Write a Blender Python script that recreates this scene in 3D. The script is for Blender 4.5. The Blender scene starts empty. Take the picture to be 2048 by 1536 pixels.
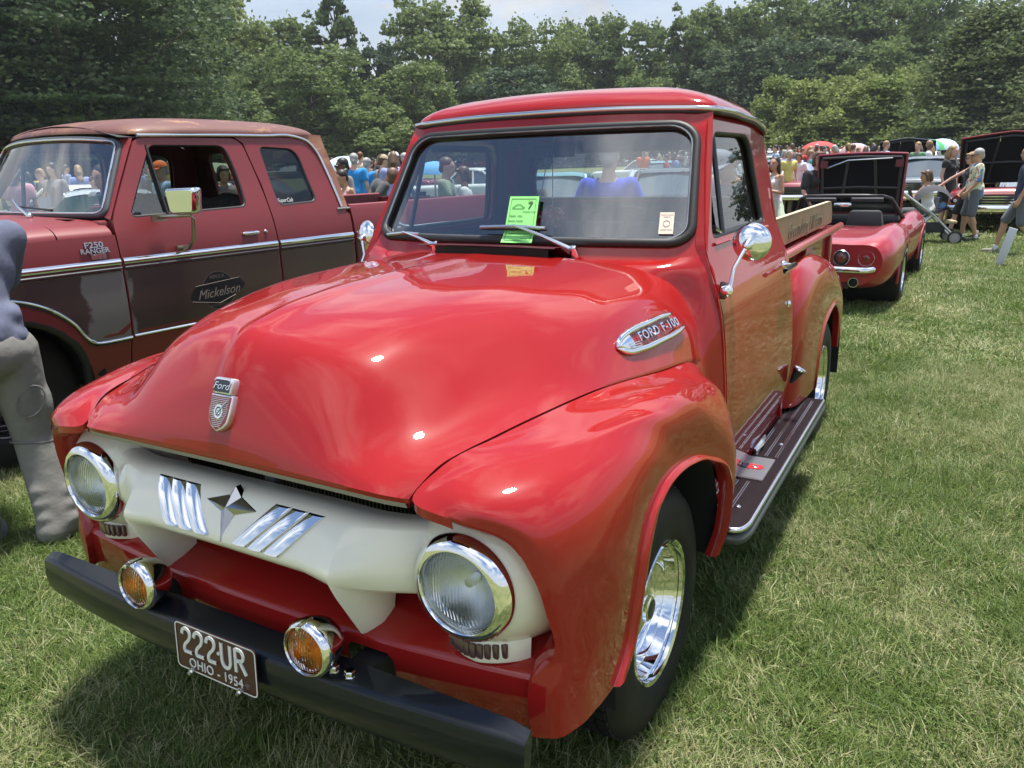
import bpy, bmesh, math, random
import numpy as np
from mathutils import Vector, Matrix, Euler
from mathutils.geometry import delaunay_2d_cdt
random.seed(7); rng = np.random.default_rng(7)
SC = bpy.context.scene
COL = SC.collection
R = math.radians

# ---------------------------------------------------------------- camera
CAM_POS = np.array([1.4541, -1.9459, 1.6336]); YAW, PITCH, ROLL, FPX = -0.5252, 0.2744, -0.0264, 1549.0
def cam_axes():
    cy, sy = math.cos(YAW), math.sin(YAW); cp, sp = math.cos(PITCH), math.sin(PITCH)
    fwd = np.array([sy*cp, cy*cp, -sp]); right = np.array([cy, -sy, 0]); up = np.cross(right, fwd)
    c, s = math.cos(ROLL), math.sin(ROLL)
    return c*right + s*up, -s*right + c*up, fwd
AX = cam_axes()
cd = bpy.data.cameras.new('camera'); cam = bpy.data.objects.new('camera', cd); COL.objects.link(cam)
cd.sensor_width = 36; cd.sensor_fit = 'HORIZONTAL'; cd.lens = FPX/2048*36; cd.clip_start = .05; cd.clip_end = 3000
m = Matrix.Identity(4)
for i in range(3):
    m[i][0], m[i][1], m[i][2], m[i][3] = AX[0][i], AX[1][i], -AX[2][i], CAM_POS[i]
cam.matrix_world = m; SC.camera = cam
def ground_z(x, y):                      # the lawn lies level round the trucks and climbs very gently farther off
    d = (x-CAM_POS[0])*-.30 + (y-CAM_POS[1])*.954
    t = max(0.0, d-5.0)
    return 0.0135*t*t/(t+4.0)
def at(px, py, ax='z', val=0.0):         # where the sight line of a photo pixel meets a plane (used for laying things out)
    d = AX[2] + AX[0]*(px-1024)/FPX - AX[1]*(py-768)/FPX
    i = 'xyz'.index(ax); t = (val-CAM_POS[i])/d[i]
    return CAM_POS + d*t
def far(px, py, dist):                   # horizontal distance instead of a plane
    d = AX[2] + AX[0]*(px-1024)/FPX - AX[1]*(py-768)/FPX
    return CAM_POS + d*(dist/math.hypot(d[0], d[1]))

# ---------------------------------------------------------------- sky and sun
SUN = Vector((.06, .16, .98)).normalized()
sd = bpy.data.lights.new('sun', 'SUN'); sd.energy = 4.6; sd.angle = R(6); sd.color = (1, .95, .87)
so = bpy.data.objects.new('sun', sd); COL.objects.link(so); so.rotation_euler = SUN.to_track_quat('Z', 'Y').to_euler()
W = bpy.data.worlds.new('World'); SC.world = W; W.use_nodes = True
nt = W.node_tree; N = nt.nodes; Lk = nt.links
for n in list(N): N.remove(n)
def node(t, tree=None, **kw):
    n = (tree or nt).nodes.new(t)
    for k, v in kw.items():
        if k in n.inputs: n.inputs[k].default_value = v
        else: setattr(n, k, v)
    return n
sky = node('ShaderNodeTexSky', sky_type='NISHITA', sun_disc=False, sun_elevation=math.asin(SUN.z), sun_rotation=math.atan2(SUN.x, SUN.y), air_density=1.0, dust_density=.4, ozone_density=2.5)
tc = node('ShaderNodeTexCoord'); sep = node('ShaderNodeSeparateXYZ'); Lk.new(tc.outputs['Generated'], sep.inputs[0])
addz = node('ShaderNodeMath', operation='ADD'); Lk.new(sep.outputs[2], addz.inputs[0]); addz.inputs[1].default_value = .25
mx = node('ShaderNodeMath', operation='MAXIMUM'); Lk.new(addz.outputs[0], mx.inputs[0]); mx.inputs[1].default_value = .12
dv = node('ShaderNodeVectorMath', operation='DIVIDE'); cmb = node('ShaderNodeCombineXYZ')
for i in range(3): Lk.new(mx.outputs[0], cmb.inputs[i])
Lk.new(tc.outputs['Generated'], dv.inputs[0]); Lk.new(cmb.outputs[0], dv.inputs[1])
off = node('ShaderNodeVectorMath', operation='ADD'); Lk.new(dv.outputs[0], off.inputs[0]); off.inputs[1].default_value = (.375, -.24, 0); dv = off
no = node('ShaderNodeTexNoise', Scale=1.55, Detail=9.0, Roughness=.58, Distortion=.35); Lk.new(dv.outputs[0], no.inputs['Vector'])
rmp = node('ShaderNodeValToRGB'); rmp.color_ramp.elements[0].position = .44; rmp.color_ramp.elements[1].position = .585
Lk.new(no.outputs['Fac'], rmp.inputs[0])
hz = node('ShaderNodeMapRange'); hz.inputs['From Min'].default_value = .05; hz.inputs['From Max'].default_value = .42; hz.inputs['To Min'].default_value = .97; hz.inputs['To Max'].default_value = 0
Lk.new(sep.outputs[2], hz.inputs['Value'])
cov = node('ShaderNodeMath', operation='MAXIMUM'); Lk.new(rmp.outputs[0], cov.inputs[0]); Lk.new(hz.outputs[0], cov.inputs[1])
no2 = node('ShaderNodeTexNoise', Scale=2.3, Detail=7.0, Roughness=.55); Lk.new(dv.outputs[0], no2.inputs['Vector'])
cr2 = node('ShaderNodeValToRGB'); e = cr2.color_ramp.elements
e[0].position = .30; e[0].color = (4.3, 4.7, 5.4, 1); e[1].position = .70; e[1].color = (7.4, 7.6, 7.9, 1)
Lk.new(no2.outputs['Fac'], cr2.inputs[0])
lift = node('ShaderNodeMapRange'); lift.inputs['From Min'].default_value = .15; lift.inputs['From Max'].default_value = .7; lift.inputs['To Min'].default_value = .66; lift.inputs['To Max'].default_value = 1.4; Lk.new(sep.outputs[2], lift.inputs['Value'])
cl = node('ShaderNodeVectorMath', operation='SCALE'); Lk.new(cr2.outputs[0], cl.inputs[0]); Lk.new(lift.outputs[0], cl.inputs['Scale'])
mxs = node('ShaderNodeMix', data_type='RGBA'); Lk.new(cov.outputs[0], mxs.inputs['Factor']); Lk.new(sky.outputs[0], mxs.inputs[6]); Lk.new(cl.outputs[0], mxs.inputs[7])
bg = node('ShaderNodeBackground', Strength=.10); Lk.new(mxs.outputs[2], bg.inputs[0])
wo = node('ShaderNodeOutputWorld'); Lk.new(bg.outputs[0], wo.inputs[0])
SC.view_settings.view_transform = 'Standard'; SC.view_settings.look = 'None'; SC.view_settings.exposure = 0.82; SC.view_settings.gamma = 1
SC.view_settings.use_curve_mapping = False
SC.render.engine = 'CYCLES'
SC.cycles.max_bounces = 8; SC.cycles.transparent_max_bounces = 24; SC.cycles.glossy_bounces = 4; SC.cycles.diffuse_bounces = 3
SC.cycles.caustics_reflective = False; SC.cycles.caustics_refractive = False; SC.cycles.sample_clamp_indirect = 6

# ---------------------------------------------------------------- materials
MATS = {}
def M(name, col=(.5, .5, .5), rough=.5, metal=0.0, coat=0.0, coat_rough=.03, spec=.5, var=None, bump=None, alpha=1.0, sheen=0, emit=None, trans=0.0, sss=None):
    """plain Principled; var=(scale, amount, second colour) breaks the colour up; bump=(scale, strength)"""
    if name in MATS: return MATS[name]
    mt = bpy.data.materials.new(name); mt.use_nodes = True; t = mt.node_tree; p = t.nodes['Principled BSDF']
    p.inputs['Base Color'].default_value = (*col, 1); p.inputs['Roughness'].default_value = rough; p.inputs['Metallic'].default_value = metal
    p.inputs['Coat Weight'].default_value = coat; p.inputs['Coat Roughness'].default_value = coat_rough; p.inputs['Specular IOR Level'].default_value = spec
    p.inputs['Sheen Weight'].default_value = sheen
    if trans: p.inputs['Transmission Weight'].default_value = trans
    if emit: p.inputs['Emission Color'].default_value = (*emit[:3], 1); p.inputs['Emission Strength'].default_value = emit[3]
    tcn = None
    if var:
        tcn = t.nodes.new('ShaderNodeTexCoord'); nz = t.nodes.new('ShaderNodeTexNoise'); nz.inputs['Scale'].default_value = var[0]; nz.inputs['Detail'].default_value = 6
        t.links.new(tcn.outputs['Object'], nz.inputs['Vector'])
        rp = t.nodes.new('ShaderNodeValToRGB'); rp.color_ramp.elements[0].position = .5-var[1]; rp.color_ramp.elements[1].position = .5+var[1]
        rp.color_ramp.elements[0].color = (*col, 1); rp.color_ramp.elements[1].color = (*var[2], 1)
        t.links.new(nz.outputs['Fac'], rp.inputs[0]); t.links.new(rp.outputs[0], p.inputs['Base Color'])
    if bump:
        tcn = tcn or t.nodes.new('ShaderNodeTexCoord'); nb = t.nodes.new('ShaderNodeTexNoise'); nb.inputs['Scale'].default_value = bump[0]; nb.inputs['Detail'].default_value = 3
        t.links.new(tcn.outputs['Object'], nb.inputs['Vector'])
        b = t.nodes.new('ShaderNodeBump'); b.inputs['Strength'].default_value = bump[1]; b.inputs['Distance'].default_value = .01
        t.links.new(nb.outputs['Fac'], b.inputs['Height']); t.links.new(b.outputs[0], p.inputs['Normal']); t.links.new(b.outputs[0], p.inputs['Coat Normal'])
    MATS[name] = mt
    return mt
def glass_mat(name, tint=(.8, .9, .9), refl=1.0, ior=1.5, ripple=None):
    if name in MATS: return MATS[name]
    mt = bpy.data.materials.new(name); mt.use_nodes = True; t = mt.node_tree
    t.nodes.remove(t.nodes['Principled BSDF']); out = t.nodes['Material Output']
    tr = node('ShaderNodeBsdfTransparent', t); tr.inputs[0].default_value = (*tint, 1)
    gl = node('ShaderNodeBsdfGlossy', t); gl.inputs['Color'].default_value = (refl, refl, refl, 1); gl.inputs['Roughness'].default_value = 0.0
    fr = node('ShaderNodeFresnel', t); fr.inputs[0].default_value = ior
    mxn = node('ShaderNodeMixShader', t); t.links.new(fr.outputs[0], mxn.inputs[0]); t.links.new(tr.outputs[0], mxn.inputs[1]); t.links.new(gl.outputs[0], mxn.inputs[2])
    if ripple:
        tcn = node('ShaderNodeTexCoord', t); wv = node('ShaderNodeTexWave', t); wv.inputs['Scale'].default_value = ripple[0]; wv.inputs['Distortion'].default_value = ripple[2] if len(ripple) > 2 else 0.0
        t.links.new(tcn.outputs['Object'], wv.inputs[0])
        b = node('ShaderNodeBump', t); b.inputs['Strength'].default_value = ripple[1]; b.inputs['Distance'].default_value = .004
        t.links.new(wv.outputs['Fac'], b.inputs['Height']); t.links.new(b.outputs[0], gl.inputs['Normal']); t.links.new(b.outputs[0], fr.inputs['Normal'])
    t.links.new(mxn.outputs[0], out.inputs[0]); MATS[name] = mt
    return mt
CHROME = M('chrome', (.86, .87, .88), .05, 1.0, bump=(7, .02))
CHROME_DULL = M('worn_chrome', (.72, .73, .74), .22, 1.0)
RUBBER = M('rubber', (.012, .012, .013), .45)
TYRE = M('tyre_rubber', (.008, .008, .009), .6, spec=.3, var=(9, .2, (.014, .0135, .013)))
DARK = M('dark_void', (.006, .006, .007), .9)
GLASS = glass_mat('window_glass', (.80, .87, .87), ior=1.95)
WIND = glass_mat('windscreen_glass', (.82, .88, .89), ior=2.5)
GLASS_DARK = glass_mat('tinted_glass', (.30, .34, .33), ior=1.55)
WHITE = M('white_paint', (.8, .8, .78), .5)
BLACK = M('black_paint', (.012, .013, .016), .3, coat=.6)

# ---------------------------------------------------------------- mesh helpers
def cr(P, m, axis=0):
    """Catmull-Rom (chord-length tangents) through control points along an axis, m steps per span"""
    P = np.moveaxis(np.asarray(P, float), axis, 0); n = len(P)
    if n < 3:
        t = np.linspace(0, 1, m*(n-1)+1).reshape((-1,)+(1,)*(P.ndim-1)); return np.moveaxis(P[0]*(1-t)+P[-1]*t, 0, axis)
    h = np.linalg.norm(np.diff(P, axis=0), axis=-1).reshape(n-1, -1).mean(1)+1e-9
    s = np.diff(P, axis=0)/h.reshape((-1,)+(1,)*(P.ndim-1)); T = np.empty_like(P)
    T[0], T[-1] = s[0], s[-1]
    for i in range(1, n-1): T[i] = (s[i-1]*h[i]+s[i]*h[i-1])/(h[i]+h[i-1])
    out = []
    for i in range(n-1):
        for k in range(m):
            t = k/m; a, b, c, d = 2*t**3-3*t*t+1, t**3-2*t*t+t, -2*t**3+3*t*t, t**3-t*t
            out.append(a*P[i]+b*h[i]*T[i]+c*P[i+1]+d*h[i]*T[i+1])
    out.append(P[-1])
    return np.moveaxis(np.array(out), 0, axis)
class MB:
    """collects shapes and links them as one mesh object"""
    def __init__(s): s.v = []; s.f = []; s.mi = []; s.cur = 0
    def add(s, v, f, flip=False):
        o = len(s.v); s.v += [tuple(map(float, p)) for p in v]
        for q in f: s.f.append(tuple(o+i for i in (reversed(q) if flip else q))); s.mi.append(s.cur)
        return s
    def grid(s, P, flip=False, closed=False):
        P = np.asarray(P); a, b = P.shape[:2]; f = []
        for i in range(a-1 if not closed else a):
            for j in range(b-1):
                i2 = (i+1) % a; f.append((i*b+j, i2*b+j, i2*b+j+1, i*b+j+1))
        return s.add(P.reshape(-1, 3), f, flip)
    def box(s, c, d, rot=None, taper=1.0):
        x, y, z = [k/2 for k in d]; v = []
        for zz in (-z, z):
            k = taper if zz > 0 else 1.0
            v += [(-x*k, -y*k, zz), (x*k, -y*k, zz), (x*k, y*k, zz), (-x*k, y*k, zz)]
        if rot is not None: v = [rot @ Vector(p) for p in v]
        v = [(p[0]+c[0], p[1]+c[1], p[2]+c[2]) for p in v]
        return s.add(v, [(3, 2, 1, 0), (4, 5, 6, 7), (0, 1, 5, 4), (1, 2, 6, 5), (2, 3, 7, 6), (3, 0, 4, 7)])
    def tube(s, pts, r, n=8, cap=True, closed=False, squash=1.0):
        pts = [Vector(p) for p in pts]; k = len(pts); r = [r]*k if not hasattr(r, '__len__') else r
        rings = []; up = None
        for i, p in enumerate(pts):
            d = (pts[(i+1) % k]-pts[i-1]) if closed else (pts[min(i+1, k-1)]-pts[max(i-1, 0)])
            if d.length < 1e-9: d = Vector((0, 0, 1))
            d.normalize()
            if up is None: up = Vector((0, 0, 1)) if abs(d.z) < .9 else Vector((1, 0, 0))
            a = d.cross(up); a.normalize(); b = a.cross(d); up = b
            rings.append([p+(a*math.cos(t)+b*math.sin(t)*squash)*r[i] for t in (2*math.pi*j/n for j in range(n))])
        v = [q for g in rings for q in g]; f = []
        for i in range(k if closed else k-1):
            i2 = (i+1) % k
            for j in range(n): f.append((i*n+j, i*n+(j+1) % n, i2*n+(j+1) % n, i2*n+j))
        if cap and not closed: f += [tuple(reversed(range(n))), tuple(range((k-1)*n, k*n))]
        return s.add(v, f)
    def lathe(s, prof, o, d, n=32, sx=1.0, a0=0.0, a1=2*math.pi):
        """profile of (radius, distance along d) spun round the axis"""
        d = Vector(d).normalized(); o = Vector(o); a = d.cross(Vector((0, 0, 1)) if abs(d.z) < .9 else Vector((1, 0, 0))).normalized(); b = a.cross(d)
        full = abs(a1-a0-2*math.pi) < 1e-6; nn = n if full else n+1; v = []
        for r, h in prof:
            for j in range(nn):
                t = a0+(a1-a0)*j/n; v.append(o+d*h+(a*math.cos(t)*sx+b*math.sin(t))*r)
        f = []
        for i in range(len(prof)-1):
            for j in range(n):
                j2 = (j+1) % nn; f.append((i*nn+j, (i+1)*nn+j, (i+1)*nn+j2, i*nn+j2))
        return s.add(v, f)
    def sphere(s, c, r, n=12, m=8):
        r = (r, r, r) if not hasattr(r, '__len__') else r; P = []
        for i in range(m+1):
            t = math.pi*i/m
            P.append([(c[0]+r[0]*math.sin(t)*math.cos(2*math.pi*j/n), c[1]+r[1]*math.sin(t)*math.sin(2*math.pi*j/n), c[2]+r[2]*math.cos(t)) for j in range(n+1)])
        return s.grid(np.array(P))
    def prism(s, poly, f3, depth):
        """poly 2D outline mapped by f3(u, v, w), w from 0 to depth"""
        n = len(poly); v = [f3(u, w, 0) for u, w in poly]+[f3(u, w, depth) for u, w in poly]
        return s.add(v, [tuple(reversed(range(n))), tuple(range(n, 2*n))]+[(i, (i+1) % n, n+(i+1) % n, n+i) for i in range(n)])
    def cdt(s, outer, holes, fn, res=.05, thick=0.0, nrm=None):
        """2D panel with holes, filled with a regular grid of points, mapped by fn; thick pushes a second skin along nrm(u, v)"""
        v, f, loops = cdt2d(outer, holes, res)
        A = [Vector(fn(*p)) for p in v]; s.add(A, f)
        if thick:
            Bv = [Vector(fn(*p))-Vector(nrm(*p))*thick for p in v]; s.add(Bv, f, flip=True)
            for lp in loops:
                k = len(lp); o = [A[i] for i in lp]+[Bv[i] for i in lp]
                s.add(o, [(i, (i+1) % k, k+(i+1) % k, k+i) for i in range(k)], flip=True)
        return s
    def build(s, name, mat=None, parent=None, smooth=35, loc=None, bevel=0, weld=False, mats=None, solid=0):
        me = bpy.data.meshes.new(name); me.from_pydata(s.v, [], s.f)
        for mt in (mats or [mat]): me.materials.append(mt)
        if mats: me.polygons.foreach_set('material_index', s.mi)
        if weld or bevel or solid:
            bm = bmesh.new(); bm.from_mesh(me)
            if weld: bmesh.ops.remove_doubles(bm, verts=bm.verts, dist=1e-4)
            if solid: bmesh.ops.recalc_face_normals(bm, faces=bm.faces)
            if bevel:
                bmesh.ops.recalc_face_normals(bm, faces=bm.faces)
                ed = [e for e in bm.edges if len(e.link_faces) == 2 and e.calc_face_angle(0) > .6]
                bmesh.ops.bevel(bm, geom=ed, offset=bevel, segments=2, profile=.5, affect='EDGES', clamp_overlap=True)
            bm.to_mesh(me); bm.free()
        if smooth:
            me.shade_smooth(); me.set_sharp_from_angle(angle=R(smooth))
        return link(name, me, parent, loc)
def cdt2d(outer, holes, res):
    loops = [list(outer)]+[list(h) for h in holes]; pts = []; edges = []; lp = []
    for L_ in loops:
        q = []
        for i, p in enumerate(L_):
            nx = L_[(i+1) % len(L_)]; k = max(1, int(math.dist(p, nx)/res+.5))
            for j in range(k): q.append((p[0]+(nx[0]-p[0])*j/k, p[1]+(nx[1]-p[1])*j/k))
        o = len(pts); pts += q; edges += [(o+i, o+(i+1) % len(q)) for i in range(len(q))]; lp.append(q)
    def inside(p, q):
        c = False; j = len(q)-1
        for i in range(len(q)):
            if (q[i][1] > p[1]) != (q[j][1] > p[1]) and p[0] < (q[j][0]-q[i][0])*(p[1]-q[i][1])/(q[j][1]-q[i][1])+q[i][0]: c = not c
            j = i
        return c
    us = [p[0] for p in lp[0]]; vs = [p[1] for p in lp[0]]
    arr = np.array([p for q in lp for p in q])
    u = min(us)+res/2
    while u < max(us):
        w = min(vs)+res/2
        while w < max(vs):
            if inside((u, w), lp[0]) and not any(inside((u, w), h) for h in lp[1:]) and ((arr-(u, w))**2).sum(1).min() > (res*.5)**2: pts.append((u, w))
            w += res
        u += res
    r = delaunay_2d_cdt([Vector(p) for p in pts], edges, [], 0, 1e-7)
    V = [tuple(p) for p in r[0]]; F = []
    for f in r[2]:
        cx = sum(V[i][0] for i in f)/len(f); cy = sum(V[i][1] for i in f)/len(f)
        if inside((cx, cy), lp[0]) and not any(inside((cx, cy), h) for h in lp[1:]): F.append(tuple(f))
    idx = {}
    for i, og in enumerate(r[3]):
        for g in og: idx[g] = i
    out = []; o = 0
    for q in lp: out.append([idx[o+i] for i in range(len(q))]); o += len(q)
    return V, F, out
def rrect(x0, y0, x1, y1, r, n=5):
    """rounded rectangle (or, with r a 4-list, one radius per corner: bl, br, tr, tl)"""
    r = [r]*4 if not hasattr(r, '__len__') else r; out = []
    for (cx, cy, a), q in zip(((x0+r[0], y0+r[0], 180), (x1-r[1], y0+r[1], 270), (x1-r[2], y1-r[2], 0), (x0+r[3], y1-r[3], 90)), r):
        for k in range(n+1): out.append((cx+q*math.cos(R(a+90*k/n)), cy+q*math.sin(R(a+90*k/n))))
    return out
def roundpoly(P, r, n=4):
    """polygon with rounded corners; r one radius or a list"""
    k = len(P); r = [r]*k if not hasattr(r, '__len__') else r; out = []
    for i in range(k):
        p = Vector(P[i]); a = Vector(P[i-1])-p; b = Vector(P[(i+1) % k])-p; d = min(r[i], a.length*.49, b.length*.49)
        if d < 1e-6: out.append(tuple(p)); continue
        A = p+a.normalized()*d; B = p+b.normalized()*d
        for j in range(n+1):
            t = j/n; out.append(tuple(A*(1-t)**2+p*2*t*(1-t)+B*t*t))
    return out
def inset(P, d):
    """moves an outline inwards (d > 0) for counter-clockwise polygons"""
    k = len(P); out = []
    for i in range(k):
        a = Vector(P[i-1]); b = Vector(P[i]); c = Vector(P[(i+1) % k])
        t = (c-a)
        if t.length < 1e-9: t = Vector((1, 0))
        t.normalize(); out.append((b.x-t.y*d, b.y+t.x*d))
    return out
def link(name, data, parent=None, loc=None):
    o = bpy.data.objects.new(name, data); COL.objects.link(o)
    if parent: o.parent = parent
    if loc is not None: o.location = loc
    return o
def thing(name, label, cat, loc=(0, 0, 0), rz=0.0, group=None):
    o = link(name, None, None, loc); o.empty_display_size = .2; o.rotation_euler = (0, 0, rz)
    return tag(o, label, cat, group)
def tag(o, label=None, cat=None, group=None, kind=None):
    for k, v in (('label', label), ('category', cat), ('group', group), ('kind', kind)):
        if v: o[k] = v
    return o
def copy_tree(o, parent=None):
    c = o.copy(); COL.objects.link(c)
    if parent: c.parent = parent
    for ch in o.children: copy_tree(ch, c)
    return c
def text_geo(s, size, depth=.002, shear=0.0, align='CENTER', space=1.0, bold=0.0, res=3):
    c = bpy.data.curves.new('lettering', 'FONT'); c.body = s; c.size = size; c.extrude = depth/2; c.shear = shear; c.align_x = align; c.align_y = 'CENTER'
    c.space_character = space; c.offset = bold; c.resolution_u = res
    o = bpy.data.objects.new('lettering', c); me = bpy.data.meshes.new_from_object(o)
    v = [tuple(p.co) for p in me.vertices]; f = [tuple(p.vertices) for p in me.polygons]
    bpy.data.objects.remove(o); bpy.data.meshes.remove(me); bpy.data.curves.remove(c)
    return v, f
def text(name, s, size, mat, parent, f3, depth=.002, **kw):
    """lettering whose flat (x, y, z) is mapped by f3"""
    sx = kw.pop('sx', 1.0); v, f = text_geo(s, size, depth, **kw)
    return MB().add([f3(x*sx, y, z) for x, y, z in v], f).build(name, mat, parent, smooth=0)
def frame(o, ex, ey, ez=None):
    o = np.array(o, float); ex = np.array(ex, float); ey = np.array(ey, float); ex /= np.linalg.norm(ex); ey -= ex*(ey@ex); ey /= np.linalg.norm(ey)
    e3 = np.cross(ex, ey)
    return lambda u, v, w=0.0: o+ex*u+ey*v+e3*w
# ================================================================ the red pickup in front
RED = M('red_paint', (.30, .0125, .0115), .30, coat=1.0, coat_rough=.018, spec=.03, bump=(16, .018))
RED_IN = M('red_inner', (.33, .012, .016), .5)
CREAM = M('cream_paint', (.84, .81, .70), .35, coat=.8, coat_rough=.04, bump=(30, .02))
MAROON = M('maroon_vinyl', (.075, .014, .02), .45)
BUMPER = M('bumper_black', (.006, .008, .013), .36, coat=.55, coat_rough=.06, spec=.15, bump=(40, .03))
truck = thing('pickup_truck', 'bright red rounded vintage pickup with cream grille bar and star badge', 'pickup truck')
T = truck
def mir(P, s): P = np.array(P, float); P[..., 0] *= s; return P
# ---- hood (half surface from the centre ridge to the fender seam, mirrored)
HC = [
 [(0,-.823,1.0),(0,-.815,1.035),(0,-.797,1.09),(0,-.767,1.172),(0,-.704,1.258),(0,-.599,1.294),(0,-.42,1.319),(0,-.2,1.331),(0,.056,1.337),(0,.365,1.343)],
 [(.18,-.825,1.0),(.18,-.817,1.03),(.185,-.796,1.08),(.19,-.757,1.15),(.2,-.69,1.232),(.2,-.585,1.274),(.21,-.41,1.306),(.22,-.2,1.322),(.22,.056,1.33),(.22,.395,1.336)],
 [(.32,-.826,1.0),(.32,-.818,1.02),(.32,-.797,1.055),(.325,-.752,1.115),(.335,-.67,1.192),(.345,-.57,1.238),(.365,-.40,1.277),(.385,-.2,1.302),(.4,.06,1.312),(.41,.435,1.320)],
 [(.42,-.827,1.0),(.42,-.815,1.016),(.42,-.788,1.038),(.425,-.735,1.072),(.435,-.66,1.118),(.45,-.56,1.162),(.475,-.39,1.213),(.51,-.2,1.255),(.54,.07,1.274),(.56,.505,1.283)],
 [(.49,-.822,.997),(.49,-.81,1.009),(.487,-.783,1.028),(.498,-.735,1.05),(.51,-.665,1.072),(.53,-.565,1.098),(.565,-.41,1.132),(.605,-.21,1.177),(.64,.07,1.207),(.662,.555,1.209)],
 [(.52,-.812,.993),(.52,-.80,1.004),(.522,-.778,1.022),(.537,-.73,1.044),(.55,-.663,1.060),(.573,-.575,1.079),(.61,-.435,1.100),(.655,-.21,1.123),(.695,.11,1.128),(.722,.54,1.108)],
 [(.541,-.80,.988),(.546,-.79,1.0),(.554,-.77,1.016),(.568,-.726,1.040),(.588,-.662,1.054),(.615,-.586,1.066),(.65,-.47,1.080),(.693,-.21,1.083),(.733,.15,1.048),(.747,.525,1.0)]]
H = cr(cr(np.array(HC), 7, 0), 7, 1)
x = H[..., 0]; sgap = np.linspace(0, 1, H.shape[1])[None, :]
rid = (.013-.008*sgap)*np.exp(-(x/.017)**2)-(.004)*np.exp(-((x-.05)/.03)**2)*(1-sgap)
env = np.clip((sgap-.22)/.1, 0, 1)*(1-.8*np.clip((sgap-.85)/.15, 0, 1)); H[..., 2] += rid*env; H[..., 1] -= rid*env*np.clip(1.2-2.2*sgap, 0, 1)
full = np.concatenate([mir(H[::-1], -1)[:-1], H], 0)
mb = MB().grid(full, flip=True)
edge = full[:, 0]; lip = np.stack([edge, edge+[0, .004, -.012], edge+[0, .02, -.018]], 1); mb.grid(lip)
ed = full[-1]; mb.grid(np.stack([ed, ed+[-.004, 0, -.02]], 1)); ed = full[0]; mb.grid(np.stack([ed, ed+[.004, 0, -.02]], 1), flip=True)
ed = full[:, -1]; mb.grid(np.stack([ed, ed+[0, -.004, -.02]], 1), flip=True)
hood = mb.build('hood', RED, T, smooth=50, weld=True)
l0 = full[3:-3, 0]; LIPM = M('hood_lip_strip', (.34, .31, .30), .35, .3)
MB().grid(np.stack([l0+[0, .003, -.004], l0+[0, .004, -.010], l0+[0, .010, -.025], l0+[0, .03, -.028], l0+[0, .08, -.030]], 1)).build('lip_strip', LIPM, hood, smooth=40)
# ---- front fenders: fan of stations from the headlight lip / hood seam to the wheel arch
FS = [
 [(.775,-.735,.46),(.822,-.715,.458),(.850,-.66,.456),(.862,-.58,.455),(.866,-.50,.455)],
 [(.775,-.733,.585),(.822,-.721,.585),(.854,-.66,.582),(.869,-.57,.565),(.871,-.43,.53)],
 [(.822,-.715,.66),(.842,-.695,.66),(.864,-.63,.66),(.880,-.54,.65),(.878,-.405,.63)],
 [(.818,-.735,.766),(.838,-.717,.77),(.870,-.64,.775),(.890,-.52,.77),(.884,-.372,.755)],
 [(.797,-.757,.862),(.826,-.737,.872),(.868,-.655,.885),(.894,-.5,.875),(.884,-.315,.835)],
 [(.756,-.777,.933),(.794,-.757,.947),(.850,-.66,.962),(.892,-.46,.945),(.883,-.245,.866)],
 [(.655,-.815,.974),(.705,-.79,.997),(.797,-.67,1.017),(.883,-.41,.995),(.882,-.17,.876)],
 [(.552,-.802,.990),(.624,-.76,1.028),(.746,-.62,1.050),(.866,-.33,1.030),(.881,-.09,.874)],
 [(.577,-.726,1.041),(.652,-.665,1.055),(.766,-.52,1.060),(.870,-.24,1.040),(.882,-.02,.864)],
 [(.623,-.586,1.065),(.693,-.5,1.070),(.793,-.36,1.064),(.876,-.13,1.028),(.885,.07,.845)],
 [(.658,-.47,1.079),(.732,-.33,1.077),(.813,-.19,1.066),(.883,.0,1.010),(.888,.16,.812)],
 [(.701,-.21,1.082),(.752,-.1,1.070),(.823,0,1.050),(.887,.12,.968),(.892,.25,.775)],
 [(.741,.15,1.047),(.772,.18,1.030),(.832,.22,1.0),(.890,.27,.89),(.895,.325,.728)],
 [(.755,.45,1.0),(.782,.462,.962),(.842,.458,.91),(.894,.42,.79),(.899,.378,.64)],
 [(.768,.555,.9),(.792,.562,.84),(.847,.55,.77),(.895,.48,.67),(.892,.398,.53)],
 [(.786,.58,.6),(.802,.585,.56),(.847,.57,.52),(.882,.5,.47),(.868,.404,.40)]]
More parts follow.
